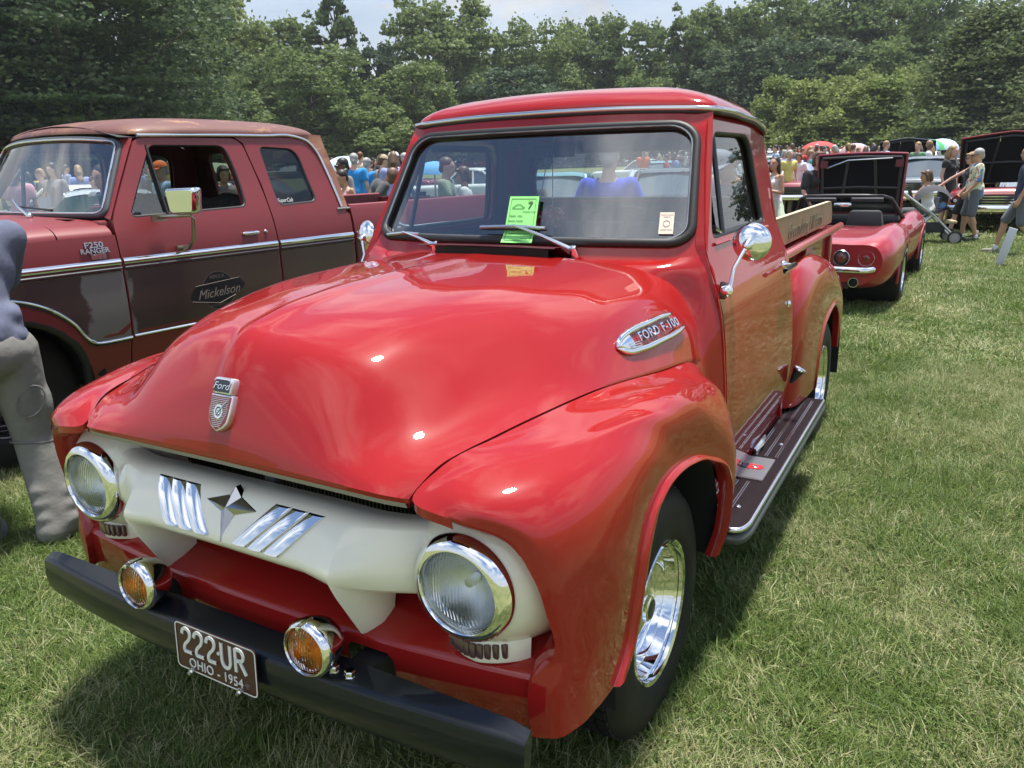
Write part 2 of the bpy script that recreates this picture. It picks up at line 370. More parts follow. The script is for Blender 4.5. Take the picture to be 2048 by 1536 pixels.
def fender(s):
    F = cr(cr(np.array(FS), 6, 0), 6, 1); n = F.shape[0]
    if s > 0: pass
    # rolled flare along the arch
    e = F[:, -1]; a = F[:, -2]; d = e-a; d /= np.linalg.norm(d, axis=1)[:, None]
    o = np.zeros_like(e); o[:, 0] = 1
    b1 = e+d*.004-o*.001; b2 = e+d*.012+o*.012; b3 = e+d*.030+o*.015; b4 = e+d*.042+o*.006; b5 = e+d*.044-o*.012; b6 = e+d*.040-o*.03
    Fa = np.concatenate([F, np.stack([b1, b2, b3, b4, b5, b6], 1)], 1)
    mb = MB().grid(mir(Fa, s), flip=(s < 0))
    # inner wall of the headlight opening
    L_ = F[:44, 0]; mid = np.array([.66, -.60, .80]); inn = []
    for k, (dy, sc) in enumerate(((.0, 0), (.010, .012), (.05, .03), (.20, .05))):
        v = L_-mid; v[:, 1] = 0; v /= np.linalg.norm(v, axis=1)[:, None]; inn.append(L_-v*sc+np.array([0, dy, 0]))
    mb.grid(mir(np.stack(inn, 1), s), flip=(s > 0))
    ed = F[36:, 0]; mb.grid(mir(np.stack([ed, ed+[.003, 0, -.02]], 1), s), flip=(s > 0))
    f = mb.build('front_fender', RED, T, smooth=60, weld=True)
    # dark wheel well
    w = MB(); arc = [(math.cos(R(t))*.44, math.sin(R(t))*.44) for t in range(-10, 200, 10)]
    P = np.array([[(xx, -.03+c, .44+q) for xx in (.86, .45)] for c, q in arc]); w.grid(mir(P, s))
    w.add(mir([(.45, -.03+c, .44+q) for c, q in arc], s), [tuple(range(len(arc)))])
    w.build('wheel_well', DARK, f, smooth=40)
    return f
FE = [fender(1), fender(-1)]
# ---- wheels
def wheel(parent, c, s, r=.365, rim=.212, w=.21, style='chrome', name='wheel'):
    """tyre and dished steel rim, outer face on side s"""
    x0 = c[0]; o = Vector(c); d = Vector((s, 0, 0))
    hub = link(name, None, parent)
    t = MB(); prof = [(rim-.01, -w*.5), (rim+.02, -w*.52), (r-.05, -w*.53), (r-.018, -w*.46), (r, -w*.36), (r, w*.36-w*.0), (r-.018, w*.46), (r-.05, w*.53), (rim+.045, w*.545), (rim+.022, w*.52), (rim+.004, w*.47), (rim-.012, w*.42)]
    t.lathe(prof, o-d*w*.5, d, 56)
    for k in range(56):                      # tread blocks
        a = 2*math.pi*k/56
        for yy in (-.27, -.09, .09, .27):
            a2 = a+(.02 if yy > 0 else -.02); p = o-d*w*.5+d*w*yy+Vector((0, math.cos(a2), math.sin(a2)))*(r+.002)
            t.box(p, (w*.15, .030, .008), Matrix.Rotation(a2-math.pi/2, 3, 'X'))
    t.build('tyre', TYRE, hub, smooth=40)
    m_ = MB(); pr = [(rim, .0), (rim+.006, .006), (rim+.002, .013), (rim-.007, .008), (rim-.012, -.012), (rim-.016, -.016), (rim-.021, -.012), (rim-.026, -.030), (rim-.031, -.042), (rim-.036, -.044), (rim-.041, -.040), (rim-.047, -.060), (rim-.053, -.068), (rim-.060, -.070), (rim-.066, -.064), (rim-.074, -.078), (.128, -.086)]
    m_.lathe(pr, o-d*.012, d, 64)
    m_.lathe([(.128, -.086), (.127, -.076), (.122, -.066), (.108, -.052), (.085, -.042), (.05, -.035), (.040, -.034)], o-d*.012, d, 56)
    m_.lathe([(.040, -.034), (.038, -.024), (.032, -.020), (.014, -.018), (0, -.018)], o-d*.012, d, 28)
    m_.build('rim', CHROME, hub, smooth=40)
    if style == 'chrome': MB().lathe([(.030, -.0185), (.020, -.017), (0, -.0165)], o-d*.012, d, 20).build('cap_emblem', BLACK, hub)
    MB().lathe([(0, -.09), (rim-.02, -.09), (rim-.01, -.12)], o-d*.03, d, 24).build('drum', DARK, hub)
    return hub
for s in (1, -1):
    wheel(T, (.815*s, .0, .362), s); wheel(T, (.826*s, 2.794, .357), s)
# ---- headlights
LENS = glass_mat('lens_glass', (.93, .96, .97), 1.0, 1.5, ripple=(38, .7))
REFLECT = M('reflector', (.86, .88, .90), .38, 1.0)
def headlight(s):
    c = Vector((.633*s, -.50, .788)); d = Vector((0, -1, 0))
    b = MB().lathe([(.20, -.10), (.206, .0), (.203, .06), (.193, .12), (.174, .175), (.152, .212), (.132, .236), (.118, .248)], c, d, 48).build('headlight_bucket', CREAM, T, smooth=50)
    h = MB().lathe([(.114, .235), (.1205, .240), (.1225, .250), (.120, .262), (.112, .274), (.102, .281), (.094, .283), (.090, .278), (.0885, .270)], c, d, 56).build('headlight_bezel', CHROME, b, smooth=60)
    MB().lathe([(.092, .262), (.088, .272), (.086, .262)], c, d, 40).build('lens_ring', CHROME_DULL, b)
    MB().lathe([(.0885, .268), (.08, .277), (.06, .286), (.035, .292), (.0, .294)], c, d, 48).build('headlight_lens', LENS, b, smooth=60)
    MB().lathe([(.0885, .262), (.075, .235), (.05, .212), (.02, .20), (.0, .198)], c, d, 32).lathe([(.0, .235), (.010, .234), (.012, .22), (.011, .20)], c, d, 12).build('reflector', REFLECT, b, smooth=60)
    # parking lamp pod below
    P = []
    for k in range(9):
        t = -1+2*k/8; xx = .648+.10*t; yy = -.742+.045*t*t+.02*max(0, t)
        P.append([(xx*.5+.32, yy+.10, .70), (xx, yy+.03, .678), (xx, yy+.004, .655), (xx, yy, .612), (xx+.0, yy+.004, .604), (xx*.3+.45, yy+.09, .60)])
    p = MB().grid(mir(cr(np.array(P), 3, 0), s), flip=(s < 0)).build('parking_lamp', CREAM, T, smooth=45)
    LR = M('red_parking_lens', (.10, .05, .055), .15, coat=1)
    for k in range(9):
        t = -.62+1.24*k/8; xx = .642+.10*t; yy = -.742+.045*t*t+.02*max(0, t)
        MB().box((xx*s, yy-.001, .634), (.0150, .010, .034), Matrix.Rotation(R(-8*t*s), 3, 'Z')).build('lens_rib', LR, p, bevel=.003)
for s in (1, -1): headlight(s)
# ---- grille bar with two teeth
GX = [0, .16, .26, .305, .335, .35, .365, .40, .45, .52, .55]
GS = {0: [(-.70,.893),(-.742,.897),(-.769,.891),(-.796,.868),(-.825,.828),(-.843,.788),(-.828,.764),(-.74,.754)],
 .26: [(-.70,.893),(-.742,.897),(-.769,.891),(-.798,.868),(-.829,.828),(-.847,.790),(-.833,.766),(-.74,.755)],
 .35: [(-.70,.891),(-.742,.894),(-.769,.888),(-.799,.866),(-.835,.826),(-.857,.788),(-.843,.759),(-.74,.746)],
 .40: [(-.698,.890),(-.738,.892),(-.764,.885),(-.784,.862),(-.806,.822),(-.815,.785),(-.80,.745),(-.73,.735)],
 .50: [(-.685,.893),(-.722,.893),(-.743,.884),(-.758,.858),(-.769,.818),(-.770,.782),(-.758,.742),(-.70,.733)],
 .565: [(-.655,.893),(-.675,.893),(-.692,.884),(-.708,.857),(-.718,.817),(-.718,.782),(-.708,.742),(-.65,.732)]}
ks = sorted(GS); arr = np.array([GS[k] for k in ks])
rows = []
for gx in GX:
    i = max(j for j in range(len(ks)) if ks[j] <= gx+1e-9); j = min(i+1, len(ks)-1); t = 0 if i == j else (gx-ks[i])/(ks[j]-ks[i])
    q = arr[i]*(1-t)+arr[j]*t; rows.append([(gx, y, z) for y, z in q])
G = cr(np.array(rows), 4, 1); G2 = np.concatenate([mir(G[::-1], -1)[:-1], G], 0)
E0, E1 = G2[:1].copy(), G2[-1:].copy(); E0[..., 1] += .05; E1[..., 1] += .05; E0[..., 0] += .01; E1[..., 0] -= .01
grille = MB().grid(np.concatenate([E0, G2, E1], 0), flip=True).build('grille_bar', CREAM, T, smooth=22)
for s in (1, -1):
    rr = []
    for z, yf, xi, xo in ((.80, -.842, .270, .435), (.775, -.856, .288, .428), (.755, -.848, .300, .412), (.725, -.834, .311, .398), (.69, -.815, .320, .388), (.64, -.788, .328, .380), (.600, -.766, .333, .375), (.594, -.760, .336, .372)):
        rr.append([(xi, -.672, z), (xi+.002, -.715, z), (xi+.45*(.348-xi), (yf-.715)/2, z), (.348-.004, yf+.004, z), (.348, yf, z), (.348+.006, yf+.008, z), (.348+.55*(xo-.348), (yf-.715)/2, z), (xo, -.715, z), (xo-.002, -.672, z)])
    rr = np.array(rr); mb = MB().grid(mir(rr, s), flip=(s > 0)); mb.add(mir(rr[-1], s), [tuple(range(9))], flip=(s < 0)); mb.build('grille_tooth', CREAM, grille, smooth=32)
def on_grille(xx, z):                      # point of the bar's face
    q = arr[0]*(1-min(abs(xx)/.26, 1))+arr[1]*min(abs(xx)/.26, 1); q = cr(q, 4, 0); k = np.argsort(q[:, 1])
    front = q[(q[:, 0] < -.77) & (q[:, 1] > .775)]; k = np.argsort(front[:, 1]); return float(np.interp(z, front[k, 1], front[k, 0]))
star = MB(); ZS = .866; C0 = Vector((0, on_grille(0, ZS)-.020, ZS)); pts = []
for k, (a, r_) in enumerate(((90, .040), (40, .026), (0, .084), (-35, .027), (-90, .078), (-145, .027), (180, .084), (140, .026))):
    xx, zz = r_*math.cos(R(a)), ZS+r_*math.sin(R(a)); pts.append(Vector((xx, on_grille(xx, min(.889, zz))-.003, zz)))
star.add([C0]+pts, [(0, 1+k, 1+(k+1) % 8) for k in range(8)]); star.add(pts+[p+Vector((0, .015, 0)) for p in pts], [(k, 8+k, 8+(k+1) % 8, (k+1) % 8) for k in range(8)])
star.build('star_badge', M('star_metal', (.42, .42, .44), .12, 1.0), grille, smooth=0)
for s in (1, -1):                          # three slanted chrome bars either side
    for k in range(3):
        m_ = MB(); P = []
        for z in (.886, .878, .866, .848, .825, .808, .798):
            x0 = .042+k*.0525+(z-.798)*1.0; row = []
            for q, off in ((0, .001), (.005, -.006), (.026, -.0085), (.046, -.006), (.050, .001)): row.append(((x0+q), on_grille(x0+q, z)+off-.001, z))
            P.append(row)
        P = np.array(P); m_.grid(mir(P, s), flip=(s < 0))
        for i in (0, -1): m_.add(mir(P[i], s), [tuple(range(5))], flip=True)
        m_.build('chrome_bar', CHROME, grille, smooth=40)
# radiator behind the gap
mb = MB().box((0, -.56, .83), (1.2, .02, .44)); rad = mb.build('radiator', M('radiator_black', (.012, .012, .013), .5), T)
mb = MB()
for k in range(90): mb.box((-.55+k*1.1/89, -.575, .86), (.004, .012, .26))
mb.build('radiator_fins', M('radiator_fin', (.03, .03, .032), .4), rad, smooth=0)
MB().box((0, -.66, .91), (.035, .03, .10)).build('grille_bracket', M('bracket_grey', (.16, .16, .17), .5), T, bevel=.003)
# ---- gravel pan with bumper notches
def pan_y(xx): return -.762+.058*(abs(xx)/.79)**2.2
outer = [(-.776, .46), (-.435, .455)]+[(-.43, .545), (-.415, .562), (-.315, .566), (-.30, .552), (-.295, .455)]+[(.295, .455), (.30, .552), (.315, .566), (.415, .562), (.43, .545), (.435, .455), (.776, .46), (.776, .585), (-.776, .585)]
mb = MB().cdt(outer, [], lambda u, w: (u, pan_y(u)-.010*math.sin(max(0, (w-.455)/.13)*math.pi*.5), w), .05, .004, lambda u, w: (0, -1, 0))
P = []
for xx in np.linspace(-.776, .776, 33): P.append([(xx, pan_y(xx)-.010, .5851), (xx, pan_y(xx)-.006, .592), (xx, pan_y(xx)+.006, .598), (xx, pan_y(xx)+.06, .618), (xx, pan_y(xx)+.16, .668), (xx, -.50, .70)])
mb.grid(np.array(P), flip=True); mb.build('gravel_pan', RED, T, smooth=40)
# ---- bumper
def bum_y(xx): return -.886+.046*(abs(xx)/.82)**2.2
P = []
for xx in np.linspace(-.82, .82, 41):
    y = bum_y(xx); d_ = .082-.050*(abs(xx)/.82)**2; q_ = max(0, (abs(xx)-.77)/.05)**2
    P.append([(xx, y+d_, .556-.01*q_), (xx, y+d_-.005, .560-.01*q_), (xx, y+.014, .547-.006*q_), (xx, y+.005, .543-.006*q_), (xx, y+.0, .535-.006*q_), (xx, y-.003, .49), (xx, y, .444+.01*q_), (xx, y+.004, .437+.01*q_), (xx, y+.012, .433+.01*q_), (xx, y+d_*.6, .43+.01*q_)])
P = np.array(P); mb = MB().grid(P)
mb.add(P[0], [tuple(range(10))]); mb.add(P[-1], [tuple(range(10))], flip=True)
bumper = mb.build('front_bumper', BUMPER, T, smooth=50)
for s in (1, -1):
    MB().box((.365*s, -.70, .50), (.07, .26, .085)).build('bumper_bracket', M('bracket_black', (.015, .014, .018), .55), T, bevel=.006)
for xx in (.336, .381):
    MB().lathe([(.0, .012), (.011, .012), (.0125, .009), (.0125, .0), (.016, -.001)], (xx, bum_y(xx)+.030, .5515), (0, 0, 1), 6).build('bolt', CHROME, bumper, smooth=0)
# fog lamps
AMBER = glass_mat('amber_lens', (.96, .50, .06), .9, 1.5, ripple=(42, .8)); FOGR = M('fog_reflector', (.95, .80, .50), .4, 1.0)
for s in (1, -1):
    c = Vector((.297*s, -.858, .612)); d = Vector((0, -1, .05))
    f = MB().lathe([(.0, -.06), (.03, -.055), (.052, -.035), (.064, -.008), (.068, .012), (.0685, .022), (.066, .032), (.060, .040), (.0575, .041), (.055, .036)], c, d, 44).tube([c+Vector((0, .02, -.05)), c+Vector((0, .025, -.085))], .012, 10).build('fog_lamp', CHROME, T, smooth=50)
    MB().lathe([(.0555, .034), (.045, .041), (.025, .046), (0, .048)], c, d, 40).build('amber_lens', AMBER, f, smooth=60)
    MB().lathe([(.056, .030), (.048, .012), (.03, -.004), (0, -.010)], c, d, 32).lathe([(0, .026), (.009, .024), (.010, -.005)], c, d, 10).build('fog_reflector', FOGR, f, smooth=60)
    MB().box(c+Vector((0, -.028, .066)), (.010, .05, .012)).build('bezel_clip', CHROME, f, bevel=.003)
# licence plate
PLATE = M('plate_maroon', (.058, .012, .014), .4, coat=.4); PW = M('plate_white', (.72, .72, .70), .5)
fp = frame((0, -.902, .503), (1, 0, 0), (0, .06, 1))
po = [tuple(p) for p in roundpoly([(-.145, -.063), (.14, -.063), (.14, .063), (-.145, .063)], .016, 5)]
plate = MB().prism(po, lambda u, v, w: fp(u, v, -w), .002).build('license_plate', PLATE, T, smooth=0)
ri = inset(po, .0028); k = len(po); r0 = inset(po, .0002)
MB().add([fp(*p, .0016) for p in r0]+[fp(*p, .0016) for p in inset(po, .004)], [(i, (i+1) % k, k+(i+1) % k, k+i) for i in range(k)]).build('plate_border', PW, plate, smooth=0)
def seg(P, w=.0085): # rounded stroke
    m_ = MB(); P = [Vector((p[0], p[1])) for p in P]; v = []
    for i, p in enumerate(P):
        t = (P[min(i+1, len(P)-1)]-P[max(i-1, 0)]).normalized(); n_ = Vector((-t.y, t.x))*w/2; v += [(p.x+n_.x, p.y+n_.y), (p.x-n_.x, p.y-n_.y)]
    V = [fp(a, b, .0034) for a, b in v]+[fp(a, b, .0003) for a, b in v]; n2 = len(v)
    f = []
    for i in range(len(P)-1): f += [(2*i, 2*i+1, 2*i+3, 2*i+2), (2*i, 2*i+2, n2+2*i+2, n2+2*i), (2*i+1, n2+2*i+1, n2+2*i+3, 2*i+3)]
    m_.add(V, f); return m_
def curve2(P, m_=6): return [tuple(q) for q in cr(np.array(P, float), m_, 0)]
two = curve2([(0, .046), (.004, .058), (.015, .063), (.026, .058), (.029, .046), (.024, .034), (.012, .022), (.006, .012), (.006, .0)], 4)+[(.033, 0)]
chars = []
for x0 in (-.118, -.074, -.03): chars.append([(x0+a, -.012+b) for a, b in two])
U = [(.024, .051), (.024, .008)]+curve2([(.024, .004), (.030, -.009), (.039, -.0125), (.048, -.009), (.054, .004)], 3)+[(.054, .051)]
Rr = [(.072, -.012), (.072, .049)]+curve2([(.076, .049), (.092, .047), (.099, .036), (.096, .024), (.084, .019)], 3)+[(.074, .019)]
chars += [U, Rr, [(.086, .019), (.106, -.012)]]
for c_ in chars: seg(c_).build('plate_character', PW, plate, smooth=0)
MB().prism([(.0125+.0045*math.cos(a), .018+.0045*math.sin(a)) for a in np.linspace(0, 6.28, 12)[:-1]], lambda u, v, w: fp(u, v, w), .0034).build('plate_character', PW, plate, smooth=0)
text('plate_lettering', 'OHIO - 1954', .036, PW, plate, lambda x_, y_, z_: fp(x_*.92-.003, y_-.040, z_+.002), .002, space=1.06)
for xx in (-.085, .085):
    MB().tube([fp(xx, -.056, -.012), fp(xx, -.06, .018)], .0045, 8).lathe([(0, .006), (.007, .006), (.008, 0)], fp(xx, -.056, .006), (0, -1, 0), 8).build('plate_screw', CHROME, plate)
# ---- hood emblem
EMS = M('emblem_silver', (.78, .79, .82), .24, .85); fe = frame((.010, -.796, 1.114), (1, 0, 0), (0, .37, 1))
shield = [(-.036, .028), (-.036, -.012), (-.032, -.036), (-.020, -.050), (0, -.060), (.020, -.050), (.032, -.036), (.036, -.012), (.036, .028)]
cap = roundpoly([(-.031, .028), (.031, .028), (.031, .068), (-.031, .068)], [0, 0, .012, .012], 4)
em = MB().prism(shield, lambda u, v, w: fe(u, v, -.034+w), .041).build('hood_emblem', EMS, hood, smooth=30, bevel=.005)
MB().prism(cap, lambda u, v, w: fe(u, v, -.05+w), .060).build('emblem_cap', EMS, hood, smooth=30, bevel=.006)
MB().prism(roundpoly([(-.026, .033), (.026, .033), (.026, .062), (-.026, .062)], [.002, .002, .010, .010], 4), lambda u, v, w: fe(u, v, .0075+w), .0035).build('emblem_panel', BLACK, hood, smooth=0)
text('emblem_script', 'Ford', .024, CHROME, hood, lambda x_, y_, z_: fe(x_, y_+.047, z_+.0118), .002, shear=.3, sx=1.15)
EM_RED = M('emblem_red', (.26, .03, .04), .4)
MB().prism(inset(shield, .005), lambda u, v, w: fe(u, v, .0065+w), .0012).build('emblem_field', EM_RED, hood, smooth=0)
mb = MB()
for k in range(17):
    z = .020-k*.0042; hw = .030 if z > -.015 else .030-(-.015-z)*.55
    mb.box(fe(0, z, .008), (2*hw*.97, .002, .0012), Matrix.Rotation(R(-16), 3, 'X'))
mb.build('emblem_lines', EMS, hood, smooth=0)
mb = MB(); fg = lambda u, v, w: fe(u, v-.012, w)
for r0_, r1_, n_ in ((.010, .014, 24), (.0035, .006, 16)):
    v = [fg(r_*math.cos(a), r_*math.sin(a)*1.2, .0095) for r_ in (r0_, r1_) for a in np.linspace(0, 2*math.pi, n_+1)[:-1]]; mb.add(v, [(i, (i+1) % n_, n_+(i+1) % n_, n_+i) for i in range(n_)])
for k in range(16):
    a = 2*math.pi*k/16; mb.box(fg(.0158*math.cos(a), .0158*math.sin(a)*1.2, .0095), (.003, .002, .003))
mb.tube([fg(-.006, -.008, .011), fg(.024, .026, .011)], .0012, 5); mb.build('emblem_gear', CHROME, hood, smooth=0)
MB().prism([(.0105*math.cos(a), -.012+.0126*math.sin(a)) for a in np.linspace(0, 6.28, 20)[:-1]], lambda u, v, w: fe(u, v, .0082+w*.3), .002).build('emblem_disc', BLACK, hood, smooth=0)
# ---- hood side badges
def badge(s):
    # badge plane follows the hood's side
    a = np.array([.669, -.025, 1.146]); b = np.array([.711, .43, 1.146]); up = np.array([-.55, 0, .84])
    fb_ = frame(a, b-a, up); L_ = np.linalg.norm(b-a)
    f3 = lambda u, v, w=0.0: fb_(u, v, -w)*np.array([s, 1, 1])   # outward
    def fo(u, v, w): p = fb_(u, v*.78, 0); n_ = np.array([.84, -.05, .55]); return (p+n_*w)*np.array([s, 1, 1])
    nz = np.array([.84*s, -.05, .55])
    up_ = curve2([(.004, .001), (.03, .020), (.09, .036), (.22, .042), (.36, .045), (.402, .041)], 4); lo_ = curve2([(.004, -.001), (.04, -.026), (.12, -.039), (.24, -.040), (.38, -.034), (.452, -.020)], 4)
    m_ = MB().tube([fo(u, v, .005) for u, v in up_], list(np.interp(np.linspace(0, 1, len(up_)), [0, .12, .5, .9, 1], [.003, .009, .0105, .009, .003])), 10, squash=1.0)
    m_.tube([fo(u, v, .005) for u, v in lo_], list(np.interp(np.linspace(0, 1, len(lo_)), [0, .12, .5, .9, 1], [.003, .009, .0115, .009, .003])), 10)
    rows_ = []
    for u in np.linspace(.006, .088, 9):
        a_ = np.interp(u, [p[0] for p in up_], [p[1] for p in up_]); b_ = np.interp(u, [p[0] for p in lo_], [p[1] for p in lo_]); rows_.append([fo(u, b_+(a_-b_)*q, .004+.010*math.sin(math.pi*(.1+.8*q))) for q in np.linspace(0, 1, 7)])
    m_.grid(np.array(rows_), flip=(s < 0)); bd = m_.build('side_badge', CHROME, T, smooth=60)
    for k in range(3): MB().tube([fo(.055+.004*k, -.006-.008*k, .014), fo(.125, -.010-.0085*k, .010)], .0022, 6).build('badge_line', CHROME_DULL, bd)
    text('badge_lettering', 'FORD F-100', .050, CHROME, bd, lambda x_, y_, z_: fo(.262+x_*s*1.0, .003+y_, z_+.009), .010, bold=.0006, space=1.12, sx=.95)
for s in (1, -1): badge(s)
# ---- cab
INT = M('interior_dark', (.022, .022, .025), .7)
BLK = M('weatherstrip', (.014, .014, .015), .5)
def sideX(z): return float(np.interp(z, [.40,.45,.55,.65,.75,.89,1.05,1.12,1.17,1.22,1.27,1.35,1.45,1.55,1.65,1.75,1.82], [.772,.786,.802,.817,.819,.812,.799,.790,.781,.765,.745,.713,.690,.671,.653,.637,.628]))
zz = np.linspace(.40, 1.82, 60); kern = np.array([1, 2, 3, 2, 1])/9; sx_ = np.array([sideX(z) for z in zz]); sx_ = np.convolve(np.pad(sx_, 2, mode='edge'), kern, 'valid')
def SX(z): return float(np.interp(z, zz, sx_))
# front panel round the windscreen
def fpan(s_, t):
    xo = .725-.08*t; b = abs(s_)**2.6
    return (s_*xo, .545+.318*t+(.092-.040*t)*b, 1.315+.505*t-.006*b*t)
def fpn(s_, t): n_ = Vector((s_*.25, -1, .55)); return n_.normalized()
WS = rrect(-.925, .085, .925, .893, [.10, .10, .13, .13], 6)
WS = [(a*1.0, b-(.018*abs(a)**2.5 if b > .5 else -.026*abs(a)**2.5)) for a, b in WS]
fo = [(-1, 0)]+[(a, -.012) for a in np.linspace(-.9, .9, 13)]+[(1, 0), (1, 1)]+[(a, 1.0) for a in np.linspace(.9, -.9, 13)]+[(-1, 1)]
cab = MB().cdt(fo, [list(reversed(WS))], fpan, .055, .05, fpn).build('cab_front_panel', RED, T, smooth=40)
def loop_tube(loop, fn, r, n=8, off=0.0, nr=None, squash=1.0, step=.03):
    q = []
    for i, p in enumerate(loop):
        nx = loop[(i+1) % len(loop)]; k = max(1, int(math.dist(p, nx)/step))
        for j in range(k):
            u, v = p[0]+(nx[0]-p[0])*j/k, p[1]+(nx[1]-p[1])*j/k; w = Vector(fn(u, v))
            if nr: w = w+Vector(nr(u, v))*off
            q.append(w)
    return MB().tube(q, r, n, closed=True, squash=squash)
def scaled(loop, k): cx = sum(p[0] for p in loop)/len(loop); cy = sum(p[1] for p in loop)/len(loop); return [(cx+(a-cx)*k, cy+(b-cy)*k*(1 if k > .99 else .985)) for a, b in loop]
loop_tube(WS, fpan, .017, 10, .004, fpn).build('windscreen_seal', BLK, T, smooth=60)
loop_tube(scaled(WS, .977), fpan, .0042, 6, .014, fpn).build('seal_trim', M('grey_trim', (.25, .26, .28), .3, .6), T, smooth=60)
ws = MB().cdt(scaled(WS, .985), [], lambda a, b: Vector(fpan(a, b))-fpn(a, b)*.004, .09).build('windscreen', WIND, T, smooth=80)
# cowl between bonnet and cab
F0 = [(0,.372,1.331),(.22,.402,1.324),(.41,.442,1.308),(.56,.512,1.271),(.662,.562,1.198),(.722,.547,1.098),(.749,.535,1.0),(.765,.552,.9),(.784,.56,.72),(.80,.57,.56),(.785,.57,.42)]
F1 = [(0,.546,1.310),(.22,.550,1.310),(.41,.566,1.311),(.56,.594,1.313),(.722,.640,1.316),(SX(1.2),.628,1.20),(SX(1.12),.624,1.12),(SX(1.0),.622,1.0),(SX(.8),.622,.8),(SX(.6),.622,.6),(SX(.45),.622,.42)]
F0, F1 = np.array(F0), np.array(F1); mid = (F0+F1)/2; mid[3] += [.012, 0, .006]; mid[4] += [.012, -.004, .008]; mid[5] += [.004, 0, .0]
under = F0+np.array([0, -.045, -.028]); 
cw = cr(cr(np.stack([under, F0, mid, F1], 0), 4, 0), 6, 1)
mb = MB()
for s in (1, -1): mb.grid(mir(cw, s), flip=(s < 0))
mb.build('cowl', RED, T, smooth=45, weld=True)
# cab sides with door cut-outs, doors with window openings
DO = [(.628, .505), (.66, .482), (1.60, .488), (1.70, .56), (1.726, .68), (1.722, 1.17), (1.70, 1.36), (1.655, 1.60), (1.60, 1.745), (1.53, 1.782), (.915, 1.788), (.86, 1.745), (.64, 1.345), (.627, 1.25)]
DO = roundpoly(DO, [.01, .03, .12, .08, .1, .2, .2, .1, .07, .08, .02, .05, .05, .1], 4)
SO = [(.612, .40), (1.80, .40), (1.80, 1.20), (1.785, 1.36), (1.755, 1.60), (1.735, 1.752), (1.60, 1.787), (1.3, 1.803), (.93, 1.812), (.905, 1.795), (.628, 1.318), (.612, 1.24)]
WO = roundpoly([(.735, 1.372), (1.545, 1.372), (1.525, 1.50), (1.475, 1.735), (.935, 1.735)], [.05, .04, .05, .10, .05], 6)
for s in (1, -1):
    fn = lambda y, z: (SX(z)*s, y, z); nr = lambda y, z: (s, 0, .15)
    side = MB().cdt(SO, [list(reversed(inset(DO, -.005)))], fn, .07, .03, nr).build('cab_side', RED, T, smooth=40)
    door = MB().cdt(DO, [list(reversed(WO))], lambda y, z: (SX(z)*s+.002*s, y, z), .06, .045, nr).build('door', RED, T, smooth=40)
    loop_tube(WO, lambda y, z: (SX(z)*s-.012*s, y, z), .014, 8).build('window_seal', BLK, door, smooth=60)
    MB().cdt(inset(WO, .002), [], lambda y, z: (SX(z)*s-.022*s, y, z), .12).build('door_glass', GLASS, door, smooth=80)
    a = Vector((SX(1.73)*s-.008*s, .955, 1.725)); b = Vector((SX(1.37)*s-.008*s, .905, 1.372))
    MB().tube([a, b], .010, 8).build('vent_divider', M('divider_dark', (.05, .05, .055), .3, .4), door)
    MB().tube([Vector((SX(1.40)*s-.004*s, .80, 1.405)), Vector((SX(1.39)*s-.002*s, .86, 1.388)), Vector((SX(1.385)*s-.004*s, .885, 1.388))], [.010, .007, .005], 8).build('vent_latch', CHROME, door)
    # outer sill step under the window
    mb = MB(); mb.tube([(SX(1.355)*s+.003*s, y, 1.355) for y in np.linspace(.74, 1.56, 14)], .009, 8, squash=.7); mb.build('sill_moulding', RED, door)
    # handle and key lock
    xh = SX(1.175)*s
    mb = MB().lathe([(.0, .0), (.020, .0), (.018, .012), (.010, .018), (.010, .045)], (xh, 1.655, 1.178), (s, 0, 0), 16)
    mb.grid(cr(np.array([[(xh+s*.045+dx*s, y, 1.178+dz) for dx, dz in ((.012, .0), (.006, .012), (-.006, .012), (-.010, .0), (-.006, -.012), (.006, -.012), (.012, .0))] for y in (1.69, 1.65, 1.56, 1.49, 1.47)]), 2, 0))
    mb.build('door_handle', CHROME, door, smooth=50)
    MB().lathe([(0, .012), (.009, .011), (.013, .005), (.014, 0)], (SX(1.0)*s+.003*s, 1.695, 1.0), (s, 0, 0), 14).build('door_lock', CHROME, door)
    # mirror
    B = Vector((SX(1.205)*s, .665, 1.212)); 
    E_ = Vector((.825, .745, 1.352)) if s > 0 else Vector((-.815, .70, 1.345))
    K = M('mirror_bracket', (.03, .02, .022), .4)
    br = MB().box(B+Vector((.008*s, -.005, 0)), (.018, .05, .055), Matrix.Rotation(R(-15), 3, 'X')).build('mirror_bracket', K, door, bevel=.006)
    br['label'] = 'dark bracket holding the round chrome mirror'
    mb = MB().lathe([(.020, 0), (.020, .018), (.014, .024), (.013, .026), (.0, .028)], B+Vector((.014*s, -.014, 0)), (s, -.6, .2), 20)
    mb.tube([B+Vector((.03*s, -.01, .01)), B.lerp(E_, .5), E_], [.0075, .0065, .007], 10).sphere(E_, .014).lathe([(.014, 0), (.022, .02), (.026, .036)], E_, (.05*s, .5, .1), 18)
    cM = E_+Vector((.008*s, .045, .010)); KM = .80; dm = Vector((.20*s, -.96, .08)) if s > 0 else Vector((.35*s, -.93, .1))
    mb.lathe([(a_*KM, b_*KM) for a_, b_ in [(.0, .040), (.030, .038), (.055, .030), (.072, .017), (.080, .003), (.081, -.004), (.077, -.008)]], cM, dm, 40)
    mb.build('side_mirror', CHROME, door, smooth=50)
    MB().lathe([(.060, -.006), (0, -.006)], cM, dm, 32).build('mirror_glass', M('mirror_face', (.8, .82, .84), .01, 1.0), door, smooth=0)
